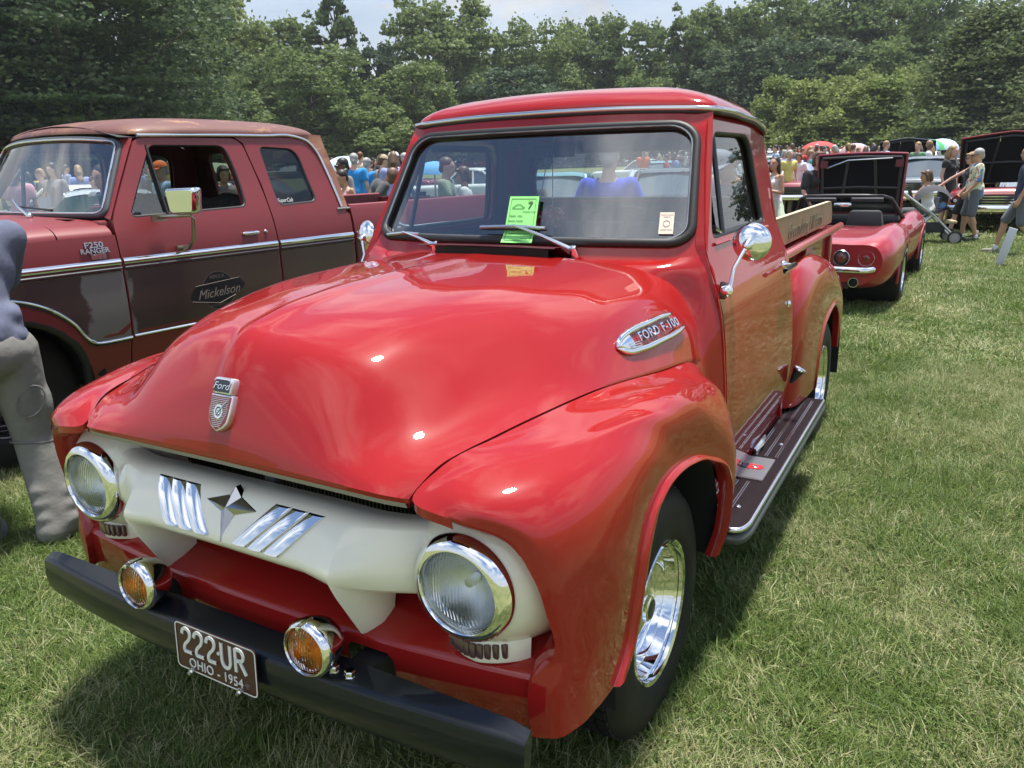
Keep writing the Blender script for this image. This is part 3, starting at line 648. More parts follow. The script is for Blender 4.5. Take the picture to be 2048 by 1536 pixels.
# ---- roof
per = [(0, .862, 1.829), (.3, .872, 1.826), (.52, .893, 1.818), (.60, .905, 1.814), (.642, .93, 1.811), (.650, 1.0, 1.811), (.648, 1.3, 1.802), (.641, 1.6, 1.784), (.634, 1.735, 1.756), (.60, 1.80, 1.735), (.5, 1.83, 1.735), (.25, 1.85, 1.737), (0, 1.855, 1.738)]
ph = cr(np.array(per), 5, 0); pf = np.concatenate([ph, mir(ph[::-1], -1)[1:-1]], 0); pf = np.concatenate([pf, pf[:1]], 0)
cx = np.array([0, 1.34, 0]); rings = []
for q in np.linspace(0, 1, 22):
    rr = math.sin(q*math.pi/2)**.8 if q < 1 else 1.0
    X = cx+(pf-cx)*rr; top = 1.925-.055*((X[:, 1]-1.2)/.65)**2*np.where(X[:, 1] > 1.2, 1.0, .35)-.022*(X[:, 0]/.64)**2
    X[:, 2] = top+(pf[:, 2]-top)*(1-math.sqrt(max(0, 1-rr**4.2)))
    rings.append(X)
roof = MB().grid(np.stack(rings, 1)).build('roof', RED, T, smooth=60, weld=True)
dr = [p for p in ph if p[1] < 1.79]; dl = [tuple(p) for p in mir(np.array(dr)[::-1], -1)[:-1]]+[tuple(p) for p in dr]
MB().tube([Vector(p)+Vector((p[0]*.018, -.008, -.002)) for p in dl], .0105, 8).build('drip_rail', M('rail_chrome', (.62, .62, .64), .10, 1.0), roof, smooth=60)
MB().tube([Vector(p)+Vector((p[0]*.012, -.004, -.013)) for p in dl], .009, 8).build('rail_under_strip', BLK, roof, smooth=60)  # black lower strip of the chrome drip rail
# ---- cab back, floor, interior
RW = rrect(-.555, 1.455, .555, 1.700, [.07, .07, .13, .13], 6)
# dark sheets added over doors and back wall to darken the cab behind the glass
for s in (1, -1):
    li = MB().cdt(inset(DO, .012), [list(reversed(inset(WO, -.03)))], lambda y, z: (SX(z)*s-.05*s, y, z), .10).build('door_shade_sheet', INT, T, smooth=0)
MB().cdt([(-.70, .5), (.70, .5), (.70, 1.2), (.60, 1.74), (-.60, 1.74), (-.70, 1.2)], [list(reversed(rrect(-.565, 1.445, .565, 1.71, [.07, .07, .13, .13], 6)))], lambda x_, z: (x_, 1.775, z), .15).build('back_shade_sheet', INT, T, smooth=0)
BW = [(-.80, .45), (.80, .45), (.79, 1.15), (.715, 1.35), (.66, 1.6), (.62, 1.745), (-.62, 1.745), (-.66, 1.6), (-.715, 1.35), (-.79, 1.15)]
bk = lambda x_, z: (x_, 1.825-.10*max(0, abs(x_)-.55)/.25*.7, z)
MB().cdt(BW, [list(reversed(RW))], bk, .09, .03, lambda a, b: (0, 1, 0)).build('cab_back', RED, T, smooth=40)
loop_tube(RW, lambda a, b: (a, 1.81, b), .015, 8).build('rear_window_seal', BLK, T, smooth=60)
MB().cdt(RW, [], lambda a, b: (a, 1.812, b), .2).build('rear_window', GLASS, T, smooth=0)
MB().box((0, 1.2, .47), (1.5, 1.3, .02)).build('cab_floor', DARK, T)
hl = []
for s in (1, -1): MB().grid(np.array([[(s*(.60-.0*k), y, z) for z in (1.70, 1.79)] for k, y in enumerate((.95, 1.3, 1.72))])).build('headliner_side', INT, T)
MB().grid(np.array([[(x_, y, 1.80+.05*(1-(x_/.62)**2)) for y in (.93, 1.1, 1.4, 1.78)] for x_ in np.linspace(-.62, .62, 9)])).build('headliner', INT, T)
# bench seat
mb = MB(); P = []
for xx in np.linspace(-.66, .66, 25):
    k = 1-abs(xx/.66)**8*.15
    P.append([(xx, 1.10, .80*k), (xx, 1.13, .88*k), (xx, 1.3, .90*k), (xx, 1.48, .90), (xx, 1.56, 1.1), (xx, 1.62, 1.34*k), (xx, 1.66, 1.36*k), (xx, 1.71, 1.33*k), (xx, 1.70, .8)])
mb.grid(cr(np.array(P), 3, 1)).build('bench_seat', M('seat_grey', (.035, .03, .034), .6, var=(20, .2, (.05, .045, .05))), T, smooth=60)
# dash and steering wheel
mb = MB(); P = []
for xx in np.linspace(-.70, .70, 15):
    y0 = fpan(xx/.72, .05)[1]
    P.append([(xx, y0+.02, 1.335), (xx, y0+.14, 1.335), (xx, y0+.19, 1.31), (xx, y0+.20, 1.24), (xx, y0+.17, 1.10)])
mb.grid(cr(np.array(P), 3, 1), flip=True).build('dashboard', M('dash_dark', (.018, .018, .022), .42), T, smooth=60)
cS = Vector((.34, .98, 1.345)); nS = Vector((0, .62, .78)).normalized(); aS = nS.cross(Vector((1, 0, 0))).normalized()
ring = [cS+Vector((1, 0, 0))*.215*math.cos(t)+aS*.215*math.sin(t) for t in np.linspace(0, 2*math.pi, 41)[:-1]]
mb = MB().tube(ring, .0115, 8, closed=True)
for t in (0, math.pi, math.pi*1.5): mb.tube([cS-nS*.03, cS+(Vector((1, 0, 0))*math.cos(t)+aS*math.sin(t))*.21], .008, 6)
mb.lathe([(0, .0), (.035, 0), (.04, -.03), (.03, -.05)], cS, nS, 16).tube([cS-nS*.03, cS-nS*.5], .018, 8)
mb.build('steering_wheel', M('wheel_black', (.02, .02, .022), .25, coat=.5), T, smooth=60)
# mirror with cords
MB().tube([(-.015, 1.0, 1.79), (-.03, .985, 1.70)], [.012, .006], 8).sphere((-.03, .985, 1.695), .012).box((-.03, 1.0, 1.69), (.20, .015, .055)).build('rear_view_mirror', M('mirror_back', (.35, .37, .40), .2, .6), T, smooth=40)
# ---- cowl vent flap
VF = M('vent_dark_red', (.10, .012, .016), .35, coat=.5)
mb = MB(); P = []
for xx in np.linspace(-.27, .27, 19):
    b = (xx/.27)**2; P.append([(xx, .545+.01*b, 1.315), (xx, .42+.03*b, 1.368-.006*b), (xx*1.04, .352+.035*b, 1.374-.007*b), (xx*1.04, .350+.035*b, 1.370-.007*b), (xx, .415+.03*b, 1.362-.006*b)])
mb.grid(np.array(P)).build('cowl_vent_flap', VF, T, smooth=40)
mb = MB(); P = []
for xx in np.linspace(-.235, .235, 15):
    b = (xx/.235)**2; P.append([(xx, .400+.026*b, 1.318-.006*b), (xx, .402+.026*b, 1.362-.005*b), (xx, .52, 1.33)])
mb.grid(np.array(P)); mb.build('vent_opening', M('vent_black', (.03, .008, .010), .5), T, smooth=30)
# ---- wipers
for (px, tipa, tipb) in (((.285, .545), (.15, .60), (-.12, .60)), ((-.30, .545), (-.42, .60), (-.60, .615))):
    p0 = Vector((px[0], px[1]-.012, 1.325)); on = lambda x_, t, o=.020: Vector(fpan(x_/(.725-.08*t), t))+fpn(x_/.7, t)*o
    ta = .10
    ba = on(tipa[0], .165 if px[0] > 0 else .115, .036 if px[0] > 0 else .02); bb = on(tipb[0], .165 if px[0] > 0 else .10, .036 if px[0] > 0 else .02); mid = ba.lerp(bb, .45)+Vector((0, -.010, .010))
    w = MB().lathe([(.0, .04), (.012, .038), (.016, .02), (.018, 0)], p0, (0, -.5, .85), 16).tube([p0+Vector((0, -.01, .02)), p0.lerp(mid, .5)+Vector((0, -.012, .016)), mid], [.010, .006, .0045], 8).build('wiper_arm', CHROME, T, smooth=50)
    MB().tube([ba, mid+Vector((0, .006, -.004)), bb], .0065, 6).build('wiper_blade', CHROME_DULL, w)
    MB().tube([ba+Vector((0, .009, -.006)), bb+Vector((0, .009, -.006))], .006, 6).build('wiper_rubber', RUBBER, w)
# ---- running boards
RB = M('running_board_rubber', (.010, .005, .007), .6, spec=.12)
for s in (1, -1):
    ol = [(.77, .50), (.905, .50), (.925, .56), (.925, 2.18), (.77, 2.18)]; ol = roundpoly(ol, [.0, .035, .05, .01, 0], 4)
    b = MB().prism(ol, lambda u, v, w: (u*s, v, .405+w), .022).build('running_board', RB, T, smooth=40, bevel=.003)
    ou = ol[1:-2]; 
    MB().tube([(.77*s, .497, .420)]+[(u*s+.004*s, v-.002, .420) for u, v in ou]+[(.927*s, 2.18, .42)], .0085, 8, squash=1.3).build('chrome_edge', M('edge_trim', (.75, .75, .77), .18, 1.0), b, smooth=60)
    MB().tube([(.75*s, .497, .385)]+[(u*s-.004*s, v+.002, .385) for u, v in ou]+[(.921*s, 2.18, .385)], .022, 8).build('board_skirt', M('skirt_dark', (.05, .06, .055), .6), b, smooth=60)
    for xx in (.80, .842, .884):
        for y0, y1 in ((.55, .925), (1.225, 2.12)):
            if xx == .884 and y0 < 1: continue
            for q in (-.004, .004): MB().box(((xx+q)*s, (y0+y1)/2, .4285), (.0040, y1-y0, .004)).build('tread_strip', CHROME_DULL, b, smooth=0)
    for xx, yy in ((.862, .68), (.868, 1.40), (.79, 1.40)): MB().sphere((xx*s, yy, .429), (.011, .011, .006), 12, 6).build('board_bolt', CHROME, b)
    fb = lambda u, v, w: ((.824+u)*s, 1.075+v, .4275+w)
    pl = MB().prism(rrect(-.064, -.125, .064, .125, .008, 3), fb, .004).build('step_plate', M('step_plate_metal', (.6, .61, .62), .3, 1.0), b, smooth=0)
    mb = MB()
    for k in range(24): mb.box(fb(0, -.115+k*.01, .005), (.116, .004, .003))
    mb.build('step_ribs', M('rib_metal', (.78, .79, .8), .3, 1.0), pl, smooth=0)
    MB().prism([(-.05, -.022), (-.02, -.026), (-.02, .026), (-.05, .022)], fb, .0085).build('emblem_head', M('emblem_blue', (.03, .04, .08), .4), pl, smooth=0)
    text('emblem_script', 'Ford', .018, CHROME, pl, lambda x_, y_, z_: fb(-.035-y_*s*-1, x_*s*1.0, .0095+z_), .0012, shear=.3)
    MB().prism([(-.018, -.028), (.032, -.022), (.042, 0), (.032, .022), (-.018, .028)], fb, .0085).build('emblem_field', M('step_red', (.5, .02, .025), .4), pl, smooth=0)
    MB().lathe([(.006, .0095), (.011, .0105), (.013, .0095)], fb(.008, 0, 0), (0, 0, 1), 16).build('emblem_gear', CHROME_DULL, pl)
    # chrome sill guard
    MB().grid(np.array([[(.775*s, y, .432), (.778*s, y, .47), (.792*s, y, .492)] for y in (.75, 1.0, 1.25)]), flip=(s > 0)).build('sill_guard', CHROME_DULL, T)
    MB().tube([(.79*s, 1.24, .44), (.80*s, 1.30, .45), (.795*s, 1.42, .452)], [.012, .016, .006], 8).build('sill_tube', CHROME_DULL, T)
MB().box((0, 1.7, .52), (1.3, 4.2, .22)).build('chassis', DARK, T)
# ---- bed with wooden sides
WOOD = M('weathered_board', (.30, .20, .115), .6, var=(6, .25, (.20, .135, .08)))
WOOD2 = M('varnished_wood', (.34, .22, .12), .35, coat=.4, var=(5, .3, (.24, .15, .08)))
for s in (1, -1):
    f = (.676*s)
    pnl = MB().grid(np.array([[(f, y, z) for z in (.62, .9, 1.185)] for y in (1.86, 2.5, 3.2, 3.72)]), flip=(s < 0)).grid(np.array([[(f-.02*s, y, z) for z in (.62, .9, 1.19)] for y in (1.86, 3.72)]), flip=(s > 0)).build('bed_side', RED, T)
    MB().tube([(.735*s, 1.85, 1.190), (.735*s, 3.77, 1.190)], .023, 12).box((.70*s, 2.81, 1.176), (.055, 1.92, .012)).build('bed_rail', M('rail_red', (.45, .03, .035), .3, coat=1.0), T, smooth=50)
    for y in (1.92, 2.75, 3.66): MB().box((.688*s, y, .92), (.03, .075, .52)).build('bed_stake', RED, T, bevel=.006)
    MB().box((.684*s, 2.20, .92), (.012, .52, .50)).build('side_panel_wood', WOOD2, T)
    ff = lambda u, v, w: ((.664+w)*s, 2.72+u, 1.285+v)
    bd = MB().prism(roundpoly([(-.92, -.072), (.985, -.072), (.985, -.01), (.92, .072), (-.92, .072)], [.004, .02, .02, .03, .004], 3), ff, .022).build('side_board', WOOD, T, smooth=0, bevel=.003)
    MB().box((.675*s, 2.68, 1.3585), (.024, 1.78, .003)).build('board_top_edge', M('pale_edge', (.62, .48, .32), .5), bd)
    GP = M('board_lettering', (.135, .125, .075), .8)
    text('board_lettering', "Greensburg Hill Farm", .115, GP, bd, lambda x_, y_, z_: ff(x_*s*1.0+.02, y_-.015, .0235+z_), .002, shear=.25, sx=1.05)
    # rear fenders
    RF = [
     [(.70,1.845,.44),(.76,1.86,.445),(.83,1.90,.447),(.868,2.10,.44),(.876,2.36,.43)],
     [(.70,1.845,.60),(.77,1.855,.60),(.835,1.91,.60),(.873,2.12,.60),(.881,2.37,.56)],
     [(.70,1.845,.80),(.77,1.86,.80),(.838,1.92,.81),(.876,2.16,.80),(.882,2.41,.68)],
     [(.70,1.88,1.0),(.77,1.90,1.0),(.838,1.98,.99),(.879,2.22,.93),(.883,2.49,.76)],
     [(.70,1.99,1.10),(.77,2.02,1.10),(.836,2.12,1.07),(.88,2.36,.98),(.884,2.60,.80)],
     [(.70,2.20,1.135),(.77,2.22,1.13),(.836,2.32,1.09),(.882,2.52,.99),(.885,2.74,.825)],
     [(.70,2.6,1.13),(.77,2.62,1.12),(.836,2.68,1.08),(.883,2.76,.97),(.886,2.86,.825)],
     [(.70,3.0,1.04),(.77,3.02,1.03),(.836,3.03,.99),(.882,3.02,.90),(.884,2.99,.79)],
     [(.70,3.4,.88),(.77,3.38,.87),(.836,3.33,.84),(.88,3.24,.78),(.88,3.12,.70)],
     [(.70,3.7,.62),(.77,3.66,.61),(.836,3.52,.60),(.875,3.34,.56),(.873,3.2,.50)]]
    RF = np.array(RF); RF[..., 0] = .70+(RF[..., 0]-.70)*.86; F = cr(cr(RF, 5, 0), 5, 1); e = F[:, -1]; d_ = e-F[:, -2]; d_ /= np.linalg.norm(d_, axis=1)[:, None]; o = np.zeros_like(e); o[:, 0] = 1
    Fa = np.concatenate([F, np.stack([e+d_*.008+o*.007, e+d_*.020+o*.009, e+d_*.030+o*.003, e+d_*.027-o*.03], 1)], 1)
    rf = MB().grid(mir(Fa, s), flip=(s < 0)).build('rear_fender', RED, T, smooth=60)
    w = MB(); arc = [(math.cos(R(t))*.43, math.sin(R(t))*.41) for t in range(-15, 205, 10)]; P = np.array([[(xx, 2.79+c, .42+q) for xx in (.86, .5)] for c, q in arc]); w.grid(mir(P, s)); w.add(mir([(.5, 2.79+c, .42+q) for c, q in arc], s), [tuple(range(len(arc)))]); w.build('wheel_well', DARK, rf)
    fo2 = Vector((.858*s, 1.80, .672)); fd = Vector((.40*s, .10, .85))
    MB().lathe([(.008, -.075), (.014, -.06), (.019, -.035), (.027, -.006), (.028, .0), (0, .0)], fo2, fd, 24).build('fuel_filler', M('filler_black', (.02, .02, .02), .4), T, smooth=50)
    MB().lathe([(.027, -.003), (.031, .001), (.030, .007), (.024, .010), (0, .011)], fo2, fd, 24).build('fuel_cap', CHROME, T, smooth=50)
MB().grid(np.array([[(x_, 1.86, z) for z in (.62, 1.18)] for x_ in (-.676, .676)])).build('bed_front', RED, T)
MB().grid(np.array([[(x_, 3.74, z) for z in (.62, 1.16)] for x_ in (-.66, .66)])).box((0, 3.75, .90), (1.32, .02, .54)).build('tailgate', RED, T)
pk = MB()
for k in range(9): MB().box((-.60+k*.15, 2.8, .70), (.14, 1.84, .02)).build('bed_plank', WOOD2, T, bevel=.002)
# ================================================================ the lifted maroon crew pickup alongside
def patina(name, c1, c2, c3, sc, rough=.5, coat=.15):
    mt = M(name, c1, rough, coat=coat, coat_rough=.25); t = mt.node_tree; p = t.nodes['Principled BSDF']
    tcn = node('ShaderNodeTexCoord', t); n1 = node('ShaderNodeTexNoise', t, Scale=sc, Detail=9.0, Roughness=.62); n2 = node('ShaderNodeTexNoise', t, Scale=sc*3.1, Detail=8.0, Roughness=.7)
    mp = node('ShaderNodeMapping', t); mp.inputs['Scale'].default_value = (1, .45, 1.3); t.links.new(tcn.outputs['Object'], mp.inputs[0])
    t.links.new(mp.outputs[0], n1.inputs['Vector']); t.links.new(mp.outputs[0], n2.inputs['Vector'])
    r1 = node('ShaderNodeValToRGB', t); r1.color_ramp.elements[0].position = .47; r1.color_ramp.elements[1].position = .60; r1.color_ramp.elements[0].color = (*c1, 1); r1.color_ramp.elements[1].color = (*c2, 1)
    r2 = node('ShaderNodeValToRGB', t); r2.color_ramp.elements[0].position = .58; r2.color_ramp.elements[1].position = .68
    m_ = node('ShaderNodeMix', t, data_type='RGBA'); m_.inputs[7].default_value = (*c3, 1)
    t.links.new(n1.outputs['Fac'], r1.inputs[0]); t.links.new(n2.outputs['Fac'], r2.inputs[0]); t.links.new(r1.outputs[0], m_.inputs[6]); t.links.new(r2.outputs[0], m_.inputs['Factor']); t.links.new(m_.outputs[2], p.inputs['Base Color'])
    return mt
MRED = M('faded_maroon', (.20, .018, .021), .46, coat=.25, coat_rough=.22, var=(3.5, .35, (.165, .020, .023)))
RUST = patina('rusty_roof', (.125, .042, .034), (.19, .082, .045), (.34, .17, .075), 2.4, .6)
RUST2 = patina('rusty_pillar_skin', (.22, .09, .055), (.34, .16, .09), (.48, .34, .22), 3.5, .6)
def twotone():
    mt = M('worn_brown_panel', (.055, .030, .028), .42, coat=.3, coat_rough=.2); t = mt.node_tree; p = t.nodes['Principled BSDF']
    tcn = node('ShaderNodeTexCoord', t); sp_ = node('ShaderNodeSeparateXYZ', t); t.links.new(tcn.outputs['Object'], sp_.inputs[0])
    nz = node('ShaderNodeTexNoise', t, Scale=4.0, Detail=8.0, Roughness=.6); t.links.new(tcn.outputs['Object'], nz.inputs['Vector'])
    a = node('ShaderNodeMath', t, operation='ADD'); a.inputs[1].default_value = .12; t.links.new(sp_.outputs[1], a.inputs[0])
    b = node('ShaderNodeMath', t, operation='ABSOLUTE'); t.links.new(a.outputs[0], b.inputs[0])
    c = node('ShaderNodeMath', t, operation='MULTIPLY_ADD'); t.links.new(nz.outputs['Fac'], c.inputs[0]); c.inputs[1].default_value = .30; t.links.new(b.outputs[0], c.inputs[2])
    r = node('ShaderNodeValToRGB', t); r.color_ramp.elements[0].position = .285; r.color_ramp.elements[0].color = (.17, .155, .145, 1); r.color_ramp.elements[1].position = .305; r.color_ramp.elements[1].color = (.058, .034, .031, 1)
    e = r.color_ramp.elements.new(.60); e.color = (.050, .026, .024, 1); e = r.color_ramp.elements.new(.85); e.color = (.085, .055, .038, 1)
    t.links.new(c.outputs[0], r.inputs[0]); t.links.new(r.outputs[0], p.inputs['Base Color'])
    return mt
BROWN = twotone()
F2 = thing('crew_pickup_truck', 'lifted faded maroon pickup with rusty roof and brown side panel', 'pickup truck', (-2.8955, .9434, 0), R(-4.452))
def FX(z): return float(np.interp(z, [.40, .48, .60, .66, .70, .9, 1.13, 1.2, 1.30, 1.40, 1.6, 1.87], [-.10, -.075, -.045, -.025, 0, .008, 0, -.004, -.022, -.055, -.125, -.205]))
f_n = lambda y, z: (1, 0, .1)
def side(s): return (lambda y, z: (FX(z), y, z)) if s > 0 else (lambda y, z: (-2.0-FX(z), y, z))
ARC = [(-.72+.47*math.cos(R(t)), .45+.45*math.sin(R(t))) for t in range(0, 181, 12)]
ARC = [(-.24, .40)]+[(a, b) for a, b in ARC if b > .42]+[(-1.20, .40)]
fend = [(-.008, .48), (-.008, 1.30), (-.30, 1.30), (-1.45, 1.27), (-1.55, 1.0), (-1.50, .55)]+list(reversed(ARC))
doorF = roundpoly([(.0, .482), (1.162, .482), (1.166, .9), (1.168, 1.14), (1.155, 1.55), (1.10, 1.83), (1.04, 1.868), (.36, 1.866), (.30, 1.84), (.006, 1.38), (0, 1.25)], [.02, .03, .1, .1, .2, .09, .05, .04, .05, .06, .05], 4)
winF = roundpoly([(.115, 1.388), (.985, 1.405), (.995, 1.60), (.955, 1.822), (.40, 1.822)], [.06, .05, .1, .07, .04], 5)
qF = [(1.174, .482), (1.915, .482), (1.915, 1.30), (1.852, 1.352), (1.80, 1.66), (1.74, 1.83), (1.62, 1.878), (1.04, 1.880), (1.112, 1.835), (1.165, 1.55), (1.178, 1.14)]
qW = roundpoly([(1.255, 1.395), (1.628, 1.408), (1.575, 1.80), (1.235, 1.815)], [.05, .06, .10, .05], 6)
bed = [(1.94, .50), (2.85, .50)]+[(3.42+.47*math.cos(R(t)), .47+.42*math.sin(R(t))) for t in range(180, -1, -15)]+[(4.25, .50), (4.25, 1.345), (1.94, 1.345)]
for s in (1, -1):
    fn = side(s); n_ = (lambda y, z: (1, 0, .1)) if s > 0 else (lambda y, z: (-1, 0, .1))
    k = lambda o: o
    MB().cdt(fend, [], fn, .09, .02, n_).build('front_fender', MRED, F2, smooth=40)
    d = MB().cdt(doorF, [list(reversed(winF))], fn, .09, .06, n_).build('door', MRED, F2, smooth=40)
    fi = lambda y, z: tuple(Vector(fn(y, z))-Vector((s*.015, 0, 0)))
    loop_tube(winF, fi, .014, 8).build('window_seal', BLK, d, smooth=60)
    vd = [(.365, 1.815), (.345, 1.80), (.365, 1.39), (.392, 1.39)]
    MB().tube([fi(.375, 1.815), fi(.375, 1.392)], .012, 6, squash=2).build('vent_divider', BLK, d)
    MB().cdt(roundpoly([(.13, 1.395), (.372, 1.395), (.372, 1.80)], [.04, 0, 0], 4), [], fi, .2).build('vent_glass', GLASS, d, smooth=0)
    q = MB().cdt(qF, [list(reversed(qW))], fn, .09, .05, n_).build('cab_quarter', MRED, F2, smooth=40)
    loop_tube(qW, fi, .014, 8).build('window_seal', BLK, q, smooth=60); MB().cdt(qW, [], fi, .2).build('quarter_glass', GLASS_DARK, q, smooth=0)
    b = MB().cdt(bed, [], fn, .10, .03, n_).build('bed_side', MRED, F2, smooth=40)
    MB().tube([Vector(fn(y, 1.345))-Vector((s*.03, 0, 0)) for y in (1.94, 3, 4.25)], .030, 8).build('bed_rail', MRED, b)
    x2 = -.11 if s > 0 else -1.89
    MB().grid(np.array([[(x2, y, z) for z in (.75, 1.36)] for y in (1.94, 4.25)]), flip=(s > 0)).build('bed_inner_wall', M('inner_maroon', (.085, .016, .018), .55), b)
    # two-tone inlay and trims
    low = [(-1.5, .80), (-1.2, .90)] if False else []
    tr = [(-.80, 1.02), (-.70, 1.012), (-.579, .982), (-.458, .923), (-.338, .816), (-.272, .716), (-.235, .690), (-.165, .682)]
    tc_ = [tuple(p) for p in cr(np.array(tr), 4, 0)]
    off = lambda y, z: tuple(Vector(fn(y, z))+Vector((s*.003, 0, 0)))
    for (nm, par, pl) in (('brown_inlay', None, tc_+[(-.01, .684), (-.01, 1.085), (-.80, 1.085)]), ('brown_inlay', d, [(.006, .69), (1.16, .69), (1.162, 1.085), (.006, 1.085)]), ('brown_inlay', q, [(1.182, .69), (1.91, .69), (1.91, 1.085), (1.182, 1.085)]), ('brown_inlay', b, [(1.95, .93), (4.2, .93), (4.2, 1.085), (1.95, 1.085)])):
        MB().cdt(pl, [], off, .12).build(nm, BROWN, par or F2, smooth=40)
    TRD = M('trim_groove', (.03, .03, .034), .35)
    for y0, y1 in ((-1.5, -.012), (.006, 1.160), (1.182, 1.91), (1.95, 4.25)):
        ys = np.linspace(y0, y1, 6)
        MB().grid(np.array([[Vector(fn(y, 1.142+dz))+Vector((s*(dx+.002), 0, 0)) for dx, dz in ((0, -.021), (.009, -.016), (.013, 0), (.009, .016), (0, .021))] for y in ys]), flip=(s < 0)).build('belt_trim', CHROME, F2, smooth=60)
        MB().tube([Vector(fn(y, 1.108))+Vector((s*.002, 0, 0)) for y in ys], .016, 6, squash=.5).build('trim_groove', TRD, F2)
        MB().tube([Vector(fn(y, 1.090))+Vector((s*.003, 0, 0)) for y in ys], .008, 6, squash=.6).build('belt_trim', CHROME_DULL, F2, smooth=60)
    MB().tube([Vector(fn(*p))+Vector((s*.006, 0, 0)) for p in tc_+[(-.01, .684)]], .010, 6).build('lower_trim', CHROME, F2, smooth=60)
    MB().tube([Vector(fn(p[0], p[1]-.018))+Vector((s*.004, 0, 0)) for p in tc_+[(-.01, .684)]], .006, 6).build('lower_trim', TRD, F2, smooth=60)
    for y0, y1 in ((.006, 1.160), (1.182, 1.91)): MB().tube([Vector(fn(y, .688))+Vector((s*.006, 0, 0)) for y in (y0, y1)], .008, 6).build('lower_trim', CHROME, F2)
    rail = [(.33, 1.876), (.8, 1.884), (1.3, 1.888), (1.58, 1.886), (1.70, 1.85), (1.765, 1.77), (1.80, 1.66), (1.848, 1.36)]
    MB().tube([Vector(fn(*p))+Vector((s*.006, 0, 0)) for p in [tuple(q_) for q_ in cr(np.array(rail), 4, 0)]], .0115, 8).build('drip_trim', CHROME_DULL, F2, smooth=60)
    MB().box(Vector(fn(1.86, 1.352))+Vector((0, 0, -.004)), (.03, .13, .016)).build('trim_end', CHROME_DULL, F2, bevel=.004)
    # rusty skin behind the trim
    pil = [(1.858, 1.352), (1.915, 1.352), (1.90, 1.62), (1.845, 1.90), (1.60, 1.905), (1.60, 1.892), (1.71, 1.86), (1.775, 1.775), (1.81, 1.66)]
    MB().cdt(pil, [], fn, .08, .03, n_).build('rusty_pillar', RUST2, F2, smooth=40)
    MB().tube([Vector(fn(y, 1.233))+Vector((s*.012, 0, 0)) for y in (.875, .90, .99, 1.01)], [.008, .016, .016, .010], 8, squash=.9).build('door_handle', CHROME, d, smooth=60)
    MB().lathe([(0, .012), (.012, .010), (.015, 0)], fn(1.075, 1.232), (s, 0, 0), 12).build('door_lock', CHROME_DULL, d)
    # wheel, arch liner
    for yy in (-.70, 3.42):
        hubm = wheel(F2, ((-.17 if s > 0 else -1.83), yy, .425), s, .43, .21, .28, name='off_road_wheel')
        [c for c in hubm.children if c.name.startswith('rim')][0].data.materials[0] = M('wheel_black', (.02, .02, .022), .25)
    w = MB(); P = np.array([[(xx, a, b_) for xx in ((-.05, -.55) if s > 0 else (-1.95, -1.45))] for a, b_ in ARC]); w.grid(P); w.build('wheel_well', DARK, F2)
    w = MB(); w.tube([Vector(fn(a, b_))+Vector((-s*.03, 0, 0)) for a, b_ in ARC], .032, 8); w.build('arch_flare', M('flare_black', (.018, .018, .02), .6), F2, smooth=60)
    MB().tube([fn(-.20, .50), (-.5 if s > 0 else -1.5, -.05, .42)], .03, 8).build('step_bar', DARK, F2)
# roof
per = [(-1.0, .165, 1.905), (-.6, .195, 1.898), (-.32, .255, 1.886), (-.225, .33, 1.884), (-.200, .50, 1.890), (-.197, 1.0, 1.894), (-.20, 1.55, 1.895), (-.215, 1.76, 1.895), (-.30, 1.845, 1.895), (-.6, 1.865, 1.897), (-1.0, 1.87, 1.90)]
ph = cr(np.array(per), 5, 0); far_ = ph[::-1][1:-1].copy(); far_[:, 0] = -2-far_[:, 0]; pf = np.concatenate([ph, far_, ph[:1]], 0); c_ = np.array([-1.0, 1.05, 0]); rings = []
for q in np.linspace(0, 1, 20):
    rr = math.sin(q*math.pi/2)**.7 if q < 1 else 1.0; X = c_+(pf-c_)*rr
    top = 2.020-.018*((X[:, 0]+1)/.8)**2-.028*((X[:, 1]-1.05)/.85)**2; X[:, 2] = top+(pf[:, 2]-top)*(1-math.sqrt(max(0, 1-rr**5))); rings.append(X)
MB().grid(np.stack(rings, 1), flip=True).build('roof', RUST, F2, smooth=60, weld=True)
# windscreen
def w2(u, t):
    b = abs(u)**2.4; return (-1.0+u*(.905-.155*t), -.095+.10*b+(.255+.01*b)*t, 1.400+.455*t+(.035*(1-b))*t)
WL = rrect(-.985, .02, .985, .96, .07, 4)
MB().cdt(WL, [], w2, .12).build('windscreen', WIND, F2, smooth=80)
loop_tube(WL, w2, .020, 8, step=.05).build('windscreen_seal', M('weathered_rubber', (.05, .055, .065), .5), F2, smooth=60)
loop_tube(scaled(WL, .985), lambda u, v: Vector(w2(u, v))+Vector((0, -.016, .008)), .0065, 6, step=.05).build('windscreen_trim', CHROME_DULL, F2, smooth=60)
for s in (1, -1): MB().grid(np.array([[Vector(w2(s*.97, t)), Vector(((-FXZ) if False else (FX(1.40+.46*t) if s > 0 else -2-FX(1.40+.46*t)), .0+.30*t, 1.385+.475*t))] for t in np.linspace(0, 1, 8)]), flip=(s > 0)).build('a_pillar', MRED, F2)
